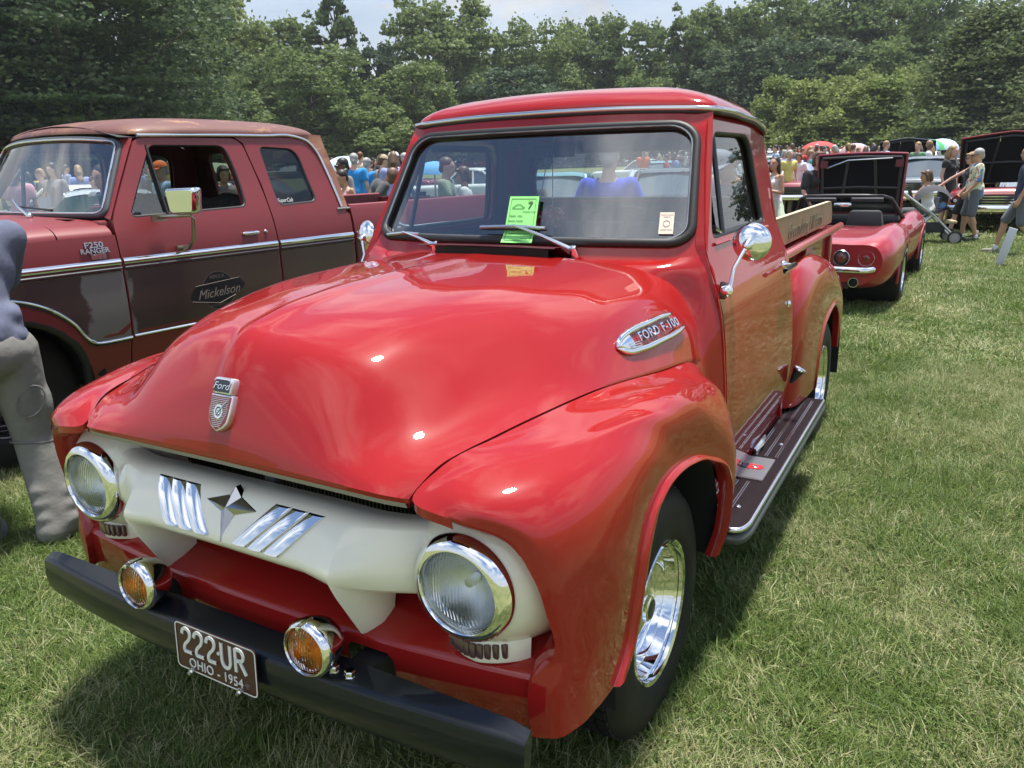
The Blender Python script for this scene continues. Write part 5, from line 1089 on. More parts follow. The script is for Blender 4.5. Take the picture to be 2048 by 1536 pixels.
for (px, top, dist, w, pr, mt, lb) in [
 (60, 120, 60, 330, 'bush1', 'oak', 'leafy green undergrowth tree in front of the huge dark shady tree'),
 (440, -20, 118, 200, 'oak2', 'light', 'pale green tree right beside the huge dark shady tree'),
 (365, 20, 105, 170, 'oak1', 'light', 'pale green tree half hidden by the edge of the huge dark tree'),
 (515, 45, 112, 130, 'oak3', 'light', 'slim pale green tree left of the gap with open sky'),
 (480, 150, 95, 190, 'bush1', 'oak', 'mid green low tree above the rear of the rusty roof'),
 (605, 34, 120, 130, 'tall1', 'oak', 'feathery tree with an open top beside the tallest spindly tree'),
 (630, 95, 96, 220, 'oak1', 'oak', 'broad mid green tree behind the maroon pickup bed'),
 (692, -30, 118, 105, 'tall2', 'oak', 'tallest spindly tree with sky on both sides of its top'),
 (765, 85, 112, 110, 'tall1', 'dark', 'narrow dark tree in the dip left of the cab roof'),
 (720, 190, 92, 190, 'bush1', 'oak', 'shaded low tree above the people in bright blue shirts'),
 (890, 0, 116, 215, 'oak2', 'oak', 'tall rounded tree rising above the left corner of the red cab'),
 (835, 130, 98, 150, 'oak3', 'oak', 'bushy tree right at the left edge of the red cab roof'),
 (985, 70, 122, 120, 'oak3', 'oak', 'tree right of the tall rounded tree, sloping into a dip'),
 (1085, 48, 120, 170, 'oak1', 'oak', 'broad dark oak straight above the middle of the red cab roof'),
 (1180, 42, 124, 140, 'oak2', 'oak', 'oak with a flat top above the red cab roof'),
 (1262, 44, 121, 140, 'oak3', 'oak', 'green oak before the notch in the tree line'),
 (1040, 140, 100, 190, 'oak3', 'dark', 'dark lower tree peeking over the front of the red cab roof'),
 (1290, 150, 104, 130, 'bush1', 'oak', 'low bushy tree just above the right part of the cab roof'),
 (1368, 24, 117, 120, 'tall1', 'oak', 'thin airy tree right of the notch in the tree line'),
 (1440, 20, 122, 170, 'oak2', 'oak', 'tall oak left of the densest part of the wood'),
 (1530, 0, 120, 200, 'oak1', 'oak', 'tall oak with a wide crown over the corner of the cab'),
 (1640, -15, 124, 210, 'oak2', 'oak', 'one of the tallest oaks in the middle of the right wood'),
 (1740, -20, 122, 200, 'oak3', 'oak', 'tall dense oak right of the middle of the right wood'),
 (1830, -10, 118, 190, 'oak1', 'oak', 'tall oak behind the dark feathery tree'),
 (1480, 90, 110, 170, 'oak3', 'dark', 'dark mid height tree between cab corner and pale bushes'),
 (1600, 80, 112, 190, 'oak2', 'dark', 'dark tree just behind the pale green bushes'),
 (1720, 90, 110, 180, 'oak1', 'oak', 'mid height tree over the raised black car bonnet'),
 (1545, 158, 88, 120, 'bush2', 'light', 'pale green bushy tree next to the cab corner'),
 (1605, 165, 84, 130, 'bush2', 'light', 'pale green bushy tree above the woman in the white top'),
 (1680, 150, 86, 150, 'bush1', 'light', 'bright pale green tree above the woman in black'),
 (1760, 158, 84, 150, 'bush2', 'light', 'pale green tree above the raised black bonnet'),
 (1830, 130, 90, 130, 'bush1', 'light', 'pale yellow green tree touching the dark feathery tree'),
 (1960, 10, 74, 270, 'ever1', 'ever', 'large dark feathery tree at the right behind the raised bonnet'),
 (2070, -60, 80, 230, 'ever1', 'ever', 'feathery dark tree cut by the right frame edge'),
 (1900, 190, 78, 140, 'ever1', 'ever', 'smaller dark feathery tree low at the right wood edge'),
 (2020, 215, 70, 150, 'bush1', 'ever', 'low dark shrub mass at the right end of the wood')]:
    tree(px, top, dist, w, pr, mt, lb, G_T)
for k, px in enumerate(range(-300, 2400, 75)):      # a second rank closes the wood behind
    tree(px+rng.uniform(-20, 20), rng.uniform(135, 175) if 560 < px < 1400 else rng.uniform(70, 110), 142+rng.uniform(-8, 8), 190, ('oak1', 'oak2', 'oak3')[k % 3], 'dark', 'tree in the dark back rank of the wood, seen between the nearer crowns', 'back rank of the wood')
for k, px in enumerate(range(640, 1300, 55)):
    tree(px, rng.uniform(215, 245), 104+rng.uniform(-5, 5), 120, ('bush1', 'bush2')[k % 2], 'oak', 'low bush along the foot of the wood behind the crowd', 'bushes at the foot of the wood')
for k, px in enumerate(range(1330, 2150, 62)):
    tree(px, rng.uniform(212, 245), 98+rng.uniform(-5, 5), 130, ('bush2', 'bush1')[k % 2], ('light', 'oak')[k % 2], 'low bush along the right foot of the wood behind the far parked cars', 'bushes at the right foot of the wood')
# ================================================================ other cars
def paint(name, col, coat=.9): return M(name, col, .35, coat=coat, coat_rough=.03)
PAL = {'deep_red': paint('car_deep_red', (.20, .008, .012)), 'red': paint('car_red', (.33, .011, .018)), 'black': paint('car_black', (.012, .013, .016)), 'white': paint('car_white', (.70, .70, .68)), 'blue': paint('car_blue', (.04, .09, .24)), 'teal': paint('car_teal', (.10, .28, .34)), 'maroon': paint('car_maroon', (.22, .02, .04)), 'cream': paint('car_cream', (.66, .60, .44)), 'silver': paint('car_silver', (.42, .44, .46)), 'slate': paint('car_slate', (.07, .09, .115)), 'green': paint('car_green', (.05, .14, .07)), 'yellow': paint('car_yellow', (.62, .45, .05)), 'orange': paint('car_orange', (.55, .15, .03))}
CARGLASS = M('car_glass', (.05, .07, .085), .03, coat=1.0, spec=1.0)
def arch_cut(mb, wheels, r):
    keep = []
    for f in mb.f:
        c = np.mean([mb.v[i] for i in f], 0)
        if not any(abs(c[0]) > .52 and math.hypot(c[1]-wy, c[2]-wz) < r for wy, wz in wheels): keep.append(f)
    mb.f = keep; mb.mi = [0]*len(keep); return mb
def car_wheels(t, ys, hw, r, dull=False):
    for y in ys:
        for s in (1, -1):
            h = link('wheel', None, t); o = Vector((s*(hw-.20), y, r)); d = Vector((s, 0, 0))
            MB().lathe([(r*.58, 0), (r*.94, .0), (r, .03), (r, .17), (r*.94, .20), (r*.66, .205), (r*.60, .185)], o, d, 24).build('tyre', TYRE, h, smooth=40)
            MB().lathe([(r*.61, .185), (r*.58, .195), (r*.5, .16), (r*.34, .13), (r*.2, .17), (0, .18)], o, d, 20).build('rim', CHROME_DULL if dull else CHROME, h, smooth=40)
            MB().lathe([(r*1.08, -.25), (r*1.08, .13)], o, d, 20).lathe([(0, -.2), (r*1.08, -.2)], o, d, 20).build('wheel_well', DARK, h)
def mirx(P): P = np.array(P, float); Q = P[:, ::-1].copy(); Q[..., 0] *= -1; return np.concatenate([P, Q[:, 1:]], 1)
def loft_body(secs, my=6, mx=4):
    """secs: [(y, [(x,z)...outer-bottom to centre-top])]"""
    P = np.array([[(x_, y, z) for x_, z in q] for y, q in secs]); return mirx(cr(cr(P, my, 0), mx, 1))
CAR_N = [0]
def car(px, py, name, label, colour, L_=4.9, Wd=1.86, Hh=1.38, facing=0.0, hood_up=False, trunk_up=False, convertible=False, group=None, dist=None, roofc=None, wagon=False, detail=True, face_style='bars'):
    """sixties car; px, py is where the ground under its near end shows; facing is the direction its nose points (world heading)"""
    b = far(px, py, dist) if dist else at(px, py, 'z', 0)
    if not dist:
        for _ in range(4): b = at(px, py, 'z', ground_z(b[0], b[1]))
    t = thing(name, label, 'car', (b[0], b[1], ground_z(b[0], b[1])), facing, group); col = PAL[colour]
    hw = Wd/2; h2 = L_/2; zb = .26; zd = .86 if Hh < 1.45 else .95
    def sec(k, zt, zl, crown=.03): return [(hw*.80*k, zl), (hw*.94*k, zl+.06), (hw*1.0*k, zl+.26), (hw*.995*k, zt-.16), (hw*.955*k, zt-.03), (hw*.86*k, zt+.005), (hw*.5*k, zt+crown*.7), (0, zt+crown)]
    secs = [(h2, sec(.93, zd-.14, zb+.12, .01)), (h2-.06, sec(.97, zd-.09, zb+.06)), (h2-.5, sec(.99, zd-.04, zb)), (h2-1.5, sec(1, zd, zb)), (0, sec(1, zd+.02, zb, .0)), (-h2+1.4, sec(1, zd+.03, zb)), (-h2+.4, sec(.99, zd-.01, zb+.04)), (-h2+.05, sec(.96, zd-.06, zb+.10)), (-h2, sec(.92, zd-.12, zb+.16, .01))]
    G_ = loft_body(secs, 8, 3); mb = MB().grid(G_)
    for i in (0, -1): mb.add(G_[i], [tuple(range(G_.shape[1]))], flip=(i == 0))
    r = .335; ys = (h2-.92, -h2+1.05); arch_cut(mb, [(y, r) for y in ys], .37)
    if hood_up:                              # drop the bonnet panel, show the engine bay
        kf = [f for f in mb.f if not (h2-1.45 < np.mean([mb.v[i] for i in f], 0)[1] < h2-.18 and np.mean([mb.v[i] for i in f], 0)[2] > zd-.09 and abs(np.mean([mb.v[i] for i in f], 0)[0]) < hw*.84)]; mb.f = kf; mb.mi = [0]*len(kf)
    mb.build('body', col, t, smooth=40)
    car_wheels(t, ys, hw, r)
    # glasshouse
    c0, c1, c2, c3 = h2-1.55, h2-2.15, -h2+1.75, -h2+1.05
    if wagon: c2, c3 = -h2+.45, -h2+.15
    zr = Hh; bw, tw = hw*.86, hw*.66
    if convertible:
        c2, c3 = c1-.9, c1-1.0
        P = np.array([[(bw*u, c0-.10*abs(u)**2, zd+.03), (tw*1.05*u, c1+.02-.08*abs(u)**2, zr-.10)] for u in np.linspace(-1, 1, 9)]); MB().grid(P).build('windscreen', GLASS, t, smooth=60)
        MB().tube([P[0, 0]]+[p[1] for p in P]+[P[-1, 0]], .02, 6).build('windscreen_frame', CHROME, t)
        MB().box((0, c1-.45, zd-.05), (bw*1.7, 1.5, .18)).build('cockpit', DARK, t)
        for s in (.4, -.4): MB().box((s, c1-.55, zd+.05), (.5, .15, .5), taper=.8).build('seat', INT, t, bevel=.04)
    else:
        def gh(u): return [(u*bw, c0-.12*u*u, zd+.02), (u*tw, c1-.10*u*u, zr-.06)]
        MB().grid(np.array([gh(u) for u in np.linspace(-.94, .94, 9)])).build('windscreen', CARGLASS, t, smooth=60)
        MB().grid(np.array([[(u*tw, c2+.05*u*u, zr-.06), (u*bw, c3+.08*u*u, zd+.03)] for u in np.linspace(-.92, .92, 9)])).build('rear_window', CARGLASS, t, smooth=60)
        rf = []
        for y, dz, k in ((c1+.04, -.055, .98), (c1-.10, -.012, 1.0), ((c1+c2)/2, .015, 1.0), (c2+.12, -.008, 1.0), (c2-.03, -.055, .97)): rf.append([(tw*1.03*k, y, zr-.075+dz), (tw*1.0*k, y, zr-.03+dz), (tw*.85*k, y, zr-.005+dz), (0, y, zr+.012+dz)])
        MB().grid(mirx(cr(cr(np.array(rf), 4, 0), 3, 1))).build('roof', PAL[roofc] if roofc else col, t, smooth=50)
        for s in (1, -1):
            MB().add([(s*bw*.985, c0-.20, zd+.03), (s*bw*.985, c3+.30, zd+.03), (s*tw*.99, c2-.02 if not wagon else c2+.05, zr-.085), (s*tw*.99, c1-.12, zr-.085)], [(0, 1, 2, 3)], flip=(s < 0)).build('side_window', CARGLASS, t, smooth=0)
            for a, b_ in (((bw*.97, c0-.10, zd+.01), (tw*1.0, c1-.05, zr-.05)), ((bw*.97, c3+.16, zd+.02), (tw*.99, c2+.02, zr-.06)), ((bw*.99, (c0+c3)/2-.1, zd+.01), (tw*1.01, (c1+c2)/2-.1, zr-.08))):
                MB().tube([(s*a[0], a[1], a[2]), (s*b_[0], b_[1], b_[2])], .035, 6).build('pillar', col, t)
    # front: grille, lamps, bumper; rear: lamps, bumper
    zf = (zd-.14+zb+.12)/2+.06
    g = MB().box((0, h2-.02, zf), (hw*1.05, .08, .20)).build('grille', M('grille_black', (.02, .02, .022), .4), t)
    if face_style == 'bars':
        for k in range(4): MB().box((0, h2+.024, zf-.075+k*.05), (hw*1.02, .02, .016)).build('grille_bar', CHROME, g)
    for s in (1, -1):
        for q in (.70, .86):
            MB().lathe([(.085, -.02), (.09, .012), (.080, .022)], (s*hw*q, h2-.03, zf), (0, 1, 0), 16).build('headlight_ring', CHROME, t, smooth=50)
            MB().lathe([(.080, .010), (.05, .028), (0, .034)], (s*hw*q, h2-.03, zf), (0, 1, 0), 14).build('headlight', M('lamp_face', (.62, .66, .68), .12, coat=1), t, smooth=60)
        MB().box((s*hw*.62, -h2+.0, zd-.26), (.42, .06, .10)).build('tail_light', M('tail_red', (.22, .012, .015), .2, coat=1), t, bevel=.01)
    for y, sg in ((h2+.07, 1), (-h2-.07, -1)):
        P = [[(x_, y-sg*.10*abs(x_/hw)**3+sg*dy, .46+dz) for dy, dz in ((-.05, .055), (0, .065), (.03, .03), (.03, -.03), (0, -.065), (-.05, -.055))] for x_ in np.linspace(-hw*.98, hw*.98, 15)]
        MB().grid(np.array(P)).build('bumper', CHROME, t, smooth=50)
    if hood_up:
        hh = .98; lean = R(64)
        e0 = Vector((0, h2-1.42, zd+.03)); dv_ = Vector((0, math.cos(lean), math.sin(lean)))
        def hp(u, v, w=0.0): 
            c = .05*(1-abs(u))*(1 if v > .9 else v); return e0+Vector((u*hw*.93, 0, 0))+dv_*(v*hh+c*2*v)+Vector((0, -math.sin(lean), math.cos(lean)))*(-.06*(1-u*u)*v+w)*-1
        us = np.linspace(-1, 1, 13); vs = np.linspace(0, 1, 7)
        o_ = MB().grid(np.array([[hp(u, v, -.03) for v in vs] for u in us])).tube([hp(u, 1, -.02) for u in us], .018, 6).build('raised_bonnet', col, t, smooth=50)
        MB().grid(np.array([[hp(u*.97, v*.98, .0) for v in vs] for u in us]), flip=True).build('bonnet_underside', M('bonnet_black', (.007, .007, .009), .85, spec=.12), o_, smooth=50)
        rb_ = MB()
        for u0, v0, u1, v1 in ((-.9, .05, -.88, .95), (.9, .05, .88, .95), (-.9, .93, .9, .93), (-.4, .08, -.25, .92), (.4, .08, .25, .92), (-.9, .45, .9, .45)): rb_.tube([hp(u0, v0, .008), hp((u0+u1)/2, (v0+v1)/2, .008), hp(u1, v1, .008)], .022, 6)
        rb_.build('bonnet_brace', M('brace_black', (.014, .014, .017), .45), o_)
        for s in (.25, -.25): MB().tube([hp(s, .86, .02), hp(s, .96, .02)], .012, 6).build('bonnet_latch', CHROME, o_)
        MB().box((0, h2-.82, zd-.14), (hw*1.5, 1.2, .12)).build('engine_bay', DARK, t)
        eng = MB().lathe([(0, .09), (.20, .085), (.21, .0), (.19, -.01)], (0, h2-.9, zd-.02), (0, 0, 1), 24).build('air_cleaner', CHROME, t)
        MB().box((.28, h2-.9, zd-.08), (.14, .55, .08)).box((-.28, h2-.9, zd-.08), (.14, .55, .08)).build('valve_covers', CHROME_DULL, t, bevel=.02)
    return t
# ---- the red convertible sports car behind the pickup
CR = PAL['red']
cb = at(1802, 611); 
vt = thing('sports_convertible', 'low red convertible sports car seen from behind with its black bonnet raised', 'car', (cb[0]-.90, cb[1]+.05, ground_z(cb[0], cb[1])), R(-1.5))
S = [(-.93, [(.48,.30),(.60,.32),(.71,.42),(.755,.52),(.745,.62),(.68,.705),(.42,.722),(0,.725)]),
     (-.86, [(.52,.27),(.66,.30),(.77,.40),(.80,.53),(.79,.65),(.71,.738),(.44,.742),(0,.745)]),
     (-.45, [(.58,.25),(.76,.28),(.85,.42),(.880,.58),(.855,.73),(.75,.822),(.50,.792),(0,.79)]),
     (0, [(.58,.24),(.79,.27),(.87,.42),(.895,.60),(.87,.78),(.76,.872),(.53,.822),(0,.82)]),
     (.5, [(.58,.22),(.77,.25),(.845,.40),(.862,.58),(.835,.75),(.75,.838),(.56,.81),(0,.81)]),
     (1.0, [(.58,.20),(.75,.22),(.815,.38),(.825,.56),(.80,.70),(.74,.77),(.60,.775),(0,.775)]),
     (1.55, [(.58,.20),(.75,.22),(.82,.38),(.832,.56),(.81,.71),(.745,.79),(.58,.79),(0,.79)]),
     (2.05, [(.58,.20),(.77,.23),(.845,.39),(.862,.58),(.845,.75),(.76,.86),(.56,.80),(0,.80)]),
     (2.49, [(.58,.21),(.79,.25),(.865,.41),(.885,.60),(.865,.77),(.76,.872),(.55,.79),(0,.78)]),
     (3.0, [(.56,.25),(.75,.28),(.83,.40),(.85,.55),(.82,.69),(.72,.775),(.50,.72),(0,.71)]),
     (3.4, [(.48,.32),(.62,.33),(.70,.40),(.73,.50),(.70,.59),(.60,.64),(.40,.63),(0,.625)])]
G_ = loft_body(S, 8, 4); mb = MB().grid(G_); mb.add(G_[0], [tuple(range(G_.shape[1]))], flip=True); mb.add(G_[-1], [tuple(range(G_.shape[1]))])
arch_cut(mb, [(0, .33), (2.49, .33)], .355)
kf = []
for f in mb.f:
    c = np.mean([mb.v[i] for i in f], 0)
    if len(f) < 5 and .62 < c[1] < 1.62 and abs(c[0]) < .66 and c[2] > .7: continue
    if len(f) < 5 and 1.75 < c[1] < 3.2 and abs(c[0]) < .55 and c[2] > .62: continue
    kf.append(f)
mb.f = kf; mb.mi = [0]*len(kf); mb.build('body', CR, vt, smooth=38)
for y in (0, 2.49):
    for s in (1, -1):
        MB().tube([(s*(.885-.02*abs(math.cos(a))-.03*max(0, -math.sin(a))), y+.362*math.cos(a), .33+.362*math.sin(a)) for a in np.linspace(-.2, math.pi+.2, 22)], .016, 6).build('arch_lip', CR, vt, smooth=60)
        h = link('wheel', None, vt); o = Vector((s*.66, y, .325)); d = Vector((s, 0, 0))
        MB().lathe([(.19, 0), (.30, -.01), (.325, .03), (.325, .19), (.305, .225), (.23, .232), (.205, .21)], o, d, 36).build('tyre', TYRE, h, smooth=40)
        MB().lathe([(.207, .205), (.20, .22), (.17, .17), (.13, .15), (.08, .19), (.05, .215), (0, .218)], o, d, 28).build('rim', CHROME, h, smooth=40)
        text('tyre_lettering', 'WIDE OVAL', .05, WHITE, h, lambda x_, y_, z_: tuple(o+d*(.233+z_*.2)+Vector((0, s*math.sin(x_/.27), 0))*(.265+y_)+Vector((0, 0, math.cos(x_/.27)))*(.265+y_)), .002)
        MB().lathe([(.36, -.35), (.36, .16)], o, d, 20).lathe([(0, -.3), (.36, -.3)], o, d, 20).build('wheel_well', DARK, h)
TL = M('tail_lens', (.16, .012, .018), .12, coat=1.0)
for xx in (.36, .60, -.36, -.60):
    o = Vector((xx, -.935+.02*(abs(xx) > .5), .585))
    l_ = MB().lathe([(.080, .0), (.084, .012), (.078, .020), (.072, .012), (.070, .004)], o, (0, -1, .05), 32).build('tail_light', CHROME_DULL, vt, smooth=50)
    MB().lathe([(.070, .006), (.052, .014), (.05, .010)], o, (0, -1, .05), 28).build('light_ring', M('ring_black', (.02, .015, .017), .3), l_)
    MB().lathe([(.050, .010), (.03, .018), (0, .020)], o, (0, -1, .05), 24).build('tail_lens', TL, l_, smooth=60)
for s in (1, -1):
    P = [[(s*x_, y+dy, z+dz) for dy, dz in ((.02, .03), (-.02, .034), (-.035, .012), (-.03, -.02), (0, -.03))] for x_, y, z in ((.22, -.95, .462), (.45, -.955, .462), (.62, -.94, .462), (.72, -.88, .475), (.80, -.74, .50), (.825, -.66, .515))]
    MB().grid(cr(np.array(P), 3, 0), flip=(s > 0)).build('rear_bumper', CHROME, vt, smooth=60)
    e_ = MB().lathe([(.050, 0), (.056, .015), (.052, .06), (.045, .06), (.045, 0)], (s*.50, -.90, .335), (0, -1, 0), 20).build('exhaust_tip', CHROME_DULL, vt); MB().lathe([(0, .045), (.046, .045)], (s*.50, -.90, .335), (0, -1, 0), 16).build('exhaust_hole', DARK, e_)
    for k in range(4): MB().box((s*.825, 1.72+k*.075, .60), (.02, .030, .20), Matrix.Rotation(R(18), 3, 'X')).build('side_gill', M('gill_dark', (.06, .004, .006), .5), vt)
MB().box((0, -.90, .30), (.9, .06, .07)).build('rear_valance', M('valance_dark', (.05, .01, .012), .5), vt)
MB().box((0, .22, .823), (.62, .045, .006)).build('deck_vent', M('vent_dark', (.04, .008, .010), .6), vt)
MB().box((0, 1.1, .60), (1.28, 1.15, .2)).build('cockpit_tub', DARK, vt)
for s in (.33, -.33): MB().box((s, .85, .80), (.48, .14, .34), taper=.75).build('seat', M('black_leather', (.015, .015, .017), .4), vt, bevel=.04)
MB().box((0, 1.60, .80), (1.3, .16, .14)).build('dashboard', M('black_leather', (.015, .015, .017), .4), vt, bevel=.04)
BF = M('black_frame', (.018, .019, .023), .35)
fr_ = [(-.68, 1.78, .80), (-.545, 1.36, 1.08), (-.47, 1.32, 1.108), (-.25, 1.305, 1.118), (0, 1.30, 1.12), (.25, 1.305, 1.118), (.47, 1.32, 1.108), (.545, 1.36, 1.08), (.68, 1.78, .80)]
MB().tube(fr_, .028, 8).build('windscreen_frame', BF, vt, smooth=60)
MB().tube([p for p in fr_[2:7]], .012, 6).box((0, 1.30, 1.134), (.94, .03, .006)).build('frame_trim', CHROME_DULL, vt)
MB().grid(np.array([[(u*.67, 1.80-.02*abs(u), .80), (u*.53, 1.36, 1.085)] for u in np.linspace(-1, 1, 7)])).build('windscreen', GLASS_DARK, vt, smooth=60)
for s in (1, -1): MB().box((s*.28, 1.28, 1.072), (.38, .02, .06), Matrix.Rotation(R(35), 3, 'X')).build('sun_visor', M('visor_grey', (.10, .105, .12), .6), vt, bevel=.008)
MB().box((0, 1.22, 1.01), (.21, .025, .06)).build('rear_view_mirror', CHROME, vt, bevel=.012)
MB().box((-.20, .75, .90), (.09, .10, .10)).build('camera_body', BLACK, vt, bevel=.01)
MB().lathe([(.035, 0), (.037, .03), (.02, .032), (0, .025)], (-.20, .70, .90), (0, -1, 0), 16).build('camera_lens', CHROME_DULL, vt)
# raised front-hinged bonnet
def bh(u, v, w=0.0): return Vector((u*(.545+.03*v), 2.62-.10*v+w, .72+v*.93-.02*u*u))
us, vs = np.linspace(-1, 1, 11), np.linspace(0, 1, 9)
bo = MB().grid(np.array([[bh(u, v, .035) for v in vs] for u in us]), flip=True).tube([bh(-1, v, .02) for v in vs]+[bh(u, 1, .02) for u in us]+[bh(1, v, .02) for v in vs[::-1]], .018, 6).build('raised_bonnet', PAL['maroon'], vt, smooth=50)
MB().grid(np.array([[bh(u*.98, v*.985, 0) for v in vs] for u in us])).build('bonnet_underside', M('bonnet_black', (.007, .007, .009), .85, spec=.12), bo)
rb_ = MB()
for u0, v0, u1, v1 in ((-.9, .05, -.9, .95), (.9, .05, .9, .95), (-.9, .95, .9, .95), (-.9, .08, .9, .08), (-.45, .1, -.3, .93), (.45, .1, .3, .93), (-.9, .5, .9, .5)): rb_.tube([bh(u0, v0, -.006), bh((u0+u1)/2, (v0+v1)/2, -.006), bh(u1, v1, -.006)], .022, 6)
rb_.build('bonnet_brace', M('brace_black', (.014, .014, .017), .45), bo)
MB().tube([bh(-.80, .80, -.02), bh(-.3, .90, -.03), bh(.7, .93, -.03)], .012, 6).build('prop_rod', CHROME_DULL, bo)
for s in (1, -1): MB().box(bh(s*.86, .86, -.02), (.10, .03, .10)).build('hinge_pad', M('pad_maroon', (.12, .02, .03), .5), bo)
# ---- cars in the middle distance
car(2003, 447, 'muscle_car', 'red muscle car facing us with black underside of its raised bonnet showing', 'deep_red', 5.0, 1.93, 1.34, R(178), hood_up=True)
car(1848, 412, 'fastback_car', 'dark slate fastback car facing us beside the raised black bonnet', 'slate', 4.7, 1.82, 1.36, R(176))
car(1858, 0, 'slate_car', 'blue grey car with its grey bonnet raised behind the dark slate fastback', 'slate', 4.7, 1.8, 1.36, R(176), hood_up=True, dist=31)
car(1597, 420, 'open_car', 'maroon open car with chrome nose between the two women', 'maroon', 4.9, 1.9, 1.38, R(182), convertible=True)
car(1306, 430, 'black_convertible', 'black car with chrome windscreen frame seen through the red cab rear window', 'black', 4.8, 1.85, 1.36, R(205), convertible=True)
for i, (px, dist, col, fac, kw, lb) in enumerate([
 (1585, 26, 'blue', 185, {}, 'dark blue car with a sloping roof behind the open maroon car'), (1560, 48, 'white', 170, {'wagon': True}, 'white wagon parked far behind the woman in the white top'), (1668, 46, 'white', 95, {'wagon': True}, 'long white van like wagon far beyond the woman in black'),
 (1735, 43, 'white', 80, {}, 'white car far away above the raised black bonnet'), (1620, 55, 'red', 100, {}, 'red car at the far row under the pale green bushes'), (1785, 40, 'black', 200, {}, 'black car deep in the row behind the striped umbrella'), (1700, 58, 'red', 75, {}, 'small bright red car in the farthest row'),
 (1545, 38, 'silver', 190, {}, 'silver car far off right beside the cab corner'), (1830, 50, 'cream', 90, {}, 'cream coloured car under the green and yellow umbrella'), (1880, 44, 'silver', 170, {}, 'silver car beyond the dark slate fastback'), (1960, 46, 'black', 100, {'wagon': True}, 'black high roofed car past the bonnet of the red muscle car'),
 (2025, 38, 'black', 95, {'wagon': True}, 'dark high car at the right frame edge'), (1330, 30, 'teal', 190, {}, 'teal car seen through the cab behind the black convertible'), (1345, 17, 'black', 205, {}, 'black sedan at the right side of the cab rear window'), (1290, 40, 'white', 90, {}, 'white car seen small through the red cab'),
 (1440, 28, 'white', 180, {}, 'pale car seen through the cab side window'), (1110, 16, 'teal', 195, {}, 'light teal car seen low through the middle of the windscreen'), (930, 26, 'white', 100, {}, 'white car behind the people seen through the left of the windscreen'), (450, 24, 'red', 95, {}, 'red car seen through the side windows of the maroon pickup'),
 (80, 20, 'white', 100, {}, 'white car showing through the maroon pickup windscreen'), (150, 15, 'silver', 60, {}, 'silver car low behind the maroon pickup windscreen'), (760, 34, 'maroon', 95, {}, 'maroon car hidden among the crowd left of the red cab'), (30, 30, 'yellow', 80, {}, 'yellow car far behind the maroon pickup windscreen')]):
    car(px, 0, 'parked_car', lb, col, 4.7, 1.82, 1.36+.15*bool(kw.get('wagon')), R(fac), dist=dist, group='cars parked across the field', **kw)
# ---- umbrellas and canopies
def umbrella(px, py, dist, r, cols, label, tilt=(0, 0), name='umbrella'):
    b = far(px, py, dist); g = ground_z(b[0], b[1]); h = b[2]-g
    t = thing(name, label, 'umbrella', (b[0], b[1], g)); MB().tube([(0, 0, 0), (0, 0, h)], .018, 6).build('pole', CHROME_DULL, t)
    n_ = 8; rot = Euler((R(tilt[0]), R(tilt[1]), 0)).to_matrix()
    for k in range(n_):
        P = []
        for a in np.linspace(2*math.pi*k/n_, 2*math.pi*(k+1)/n_, 4):
            P.append([Vector((0, 0, h))+rot @ Vector((r*math.sin(q)*math.cos(a), r*math.sin(q)*math.sin(a), -.42*r*(1-math.cos(q))*1.6)) for q in np.linspace(0, math.pi/2, 5)])
        MB().grid(np.array(P)).build('canopy_panel', cols[k % len(cols)], t, smooth=60)
    return t
def cloth(n_, c): return M('cloth_'+n_, c, .8)
CB, CG, CY, CW, CP, CBL = cloth('sky_blue', (.22, .45, .68)), cloth('green', (.10, .45, .14)), cloth('yellow', (.72, .68, .10)), cloth('white', (.72, .72, .74)), cloth('salmon', (.60, .32, .30)), cloth('blue', (.08, .16, .5))
umbrella(1857, 278, 36, .62, [CY, CG, CB, CG], 'umbrella in green, yellow and blue segments above the far crowd')
umbrella(1884, 277, 42, .75, [cloth('pale_blue', (.48, .64, .78))], 'pale blue umbrella right behind the striped one')
umbrella(1792, 286, 33, .50, [CBL, CW, CB, CP], 'umbrella in blue, white and salmon above the raised black bonnet')
umbrella(1712, 286, 34, .55, [CP, cloth('lilac', (.45, .42, .58))], 'salmon and lilac umbrella among the far crowd')
umbrella(868, 322, 15, .36, [cloth('vivid_blue', (.16, .42, .75))], 'vivid blue umbrella seen through the left of the red cab windscreen')
umbrella(688, 312, 30, .7, [cloth('pale_blue', (.48, .64, .78))], 'pale blue umbrella behind the man with short dark hair')
umbrella(1640, 282, 52, 1.2, [cloth('red', (.55, .06, .06))], 'red canopy at the far row under the trees')
umbrella(430, 325, 26, 1.1, [cloth('sage', (.22, .28, .18))], 'sage green canopy seen through the windows of the maroon pickup')
# ---- white card sign leaning in the grass
sb = at(1996, 541); sg = thing('sign_board', 'narrow white sign board leaning in the grass at the right', 'sign', (sb[0], sb[1], ground_z(sb[0], sb[1])), R(-28))
d1 = far(2020, 455, math.hypot(sb[0]-CAM_POS[0], sb[1]-CAM_POS[1])); hgt = .55
MB().box((.06, 0, .27), (.115, .012, .56), Matrix.Rotation(R(14), 3, 'Y')).build('board', M('sign_white', (.66, .72, .80), .5), sg, bevel=.002)
MB().box((.045, .02, .15), (.02, .02, .32), Matrix.Rotation(R(14), 3, 'Y')).build('stake', WOOD, sg)
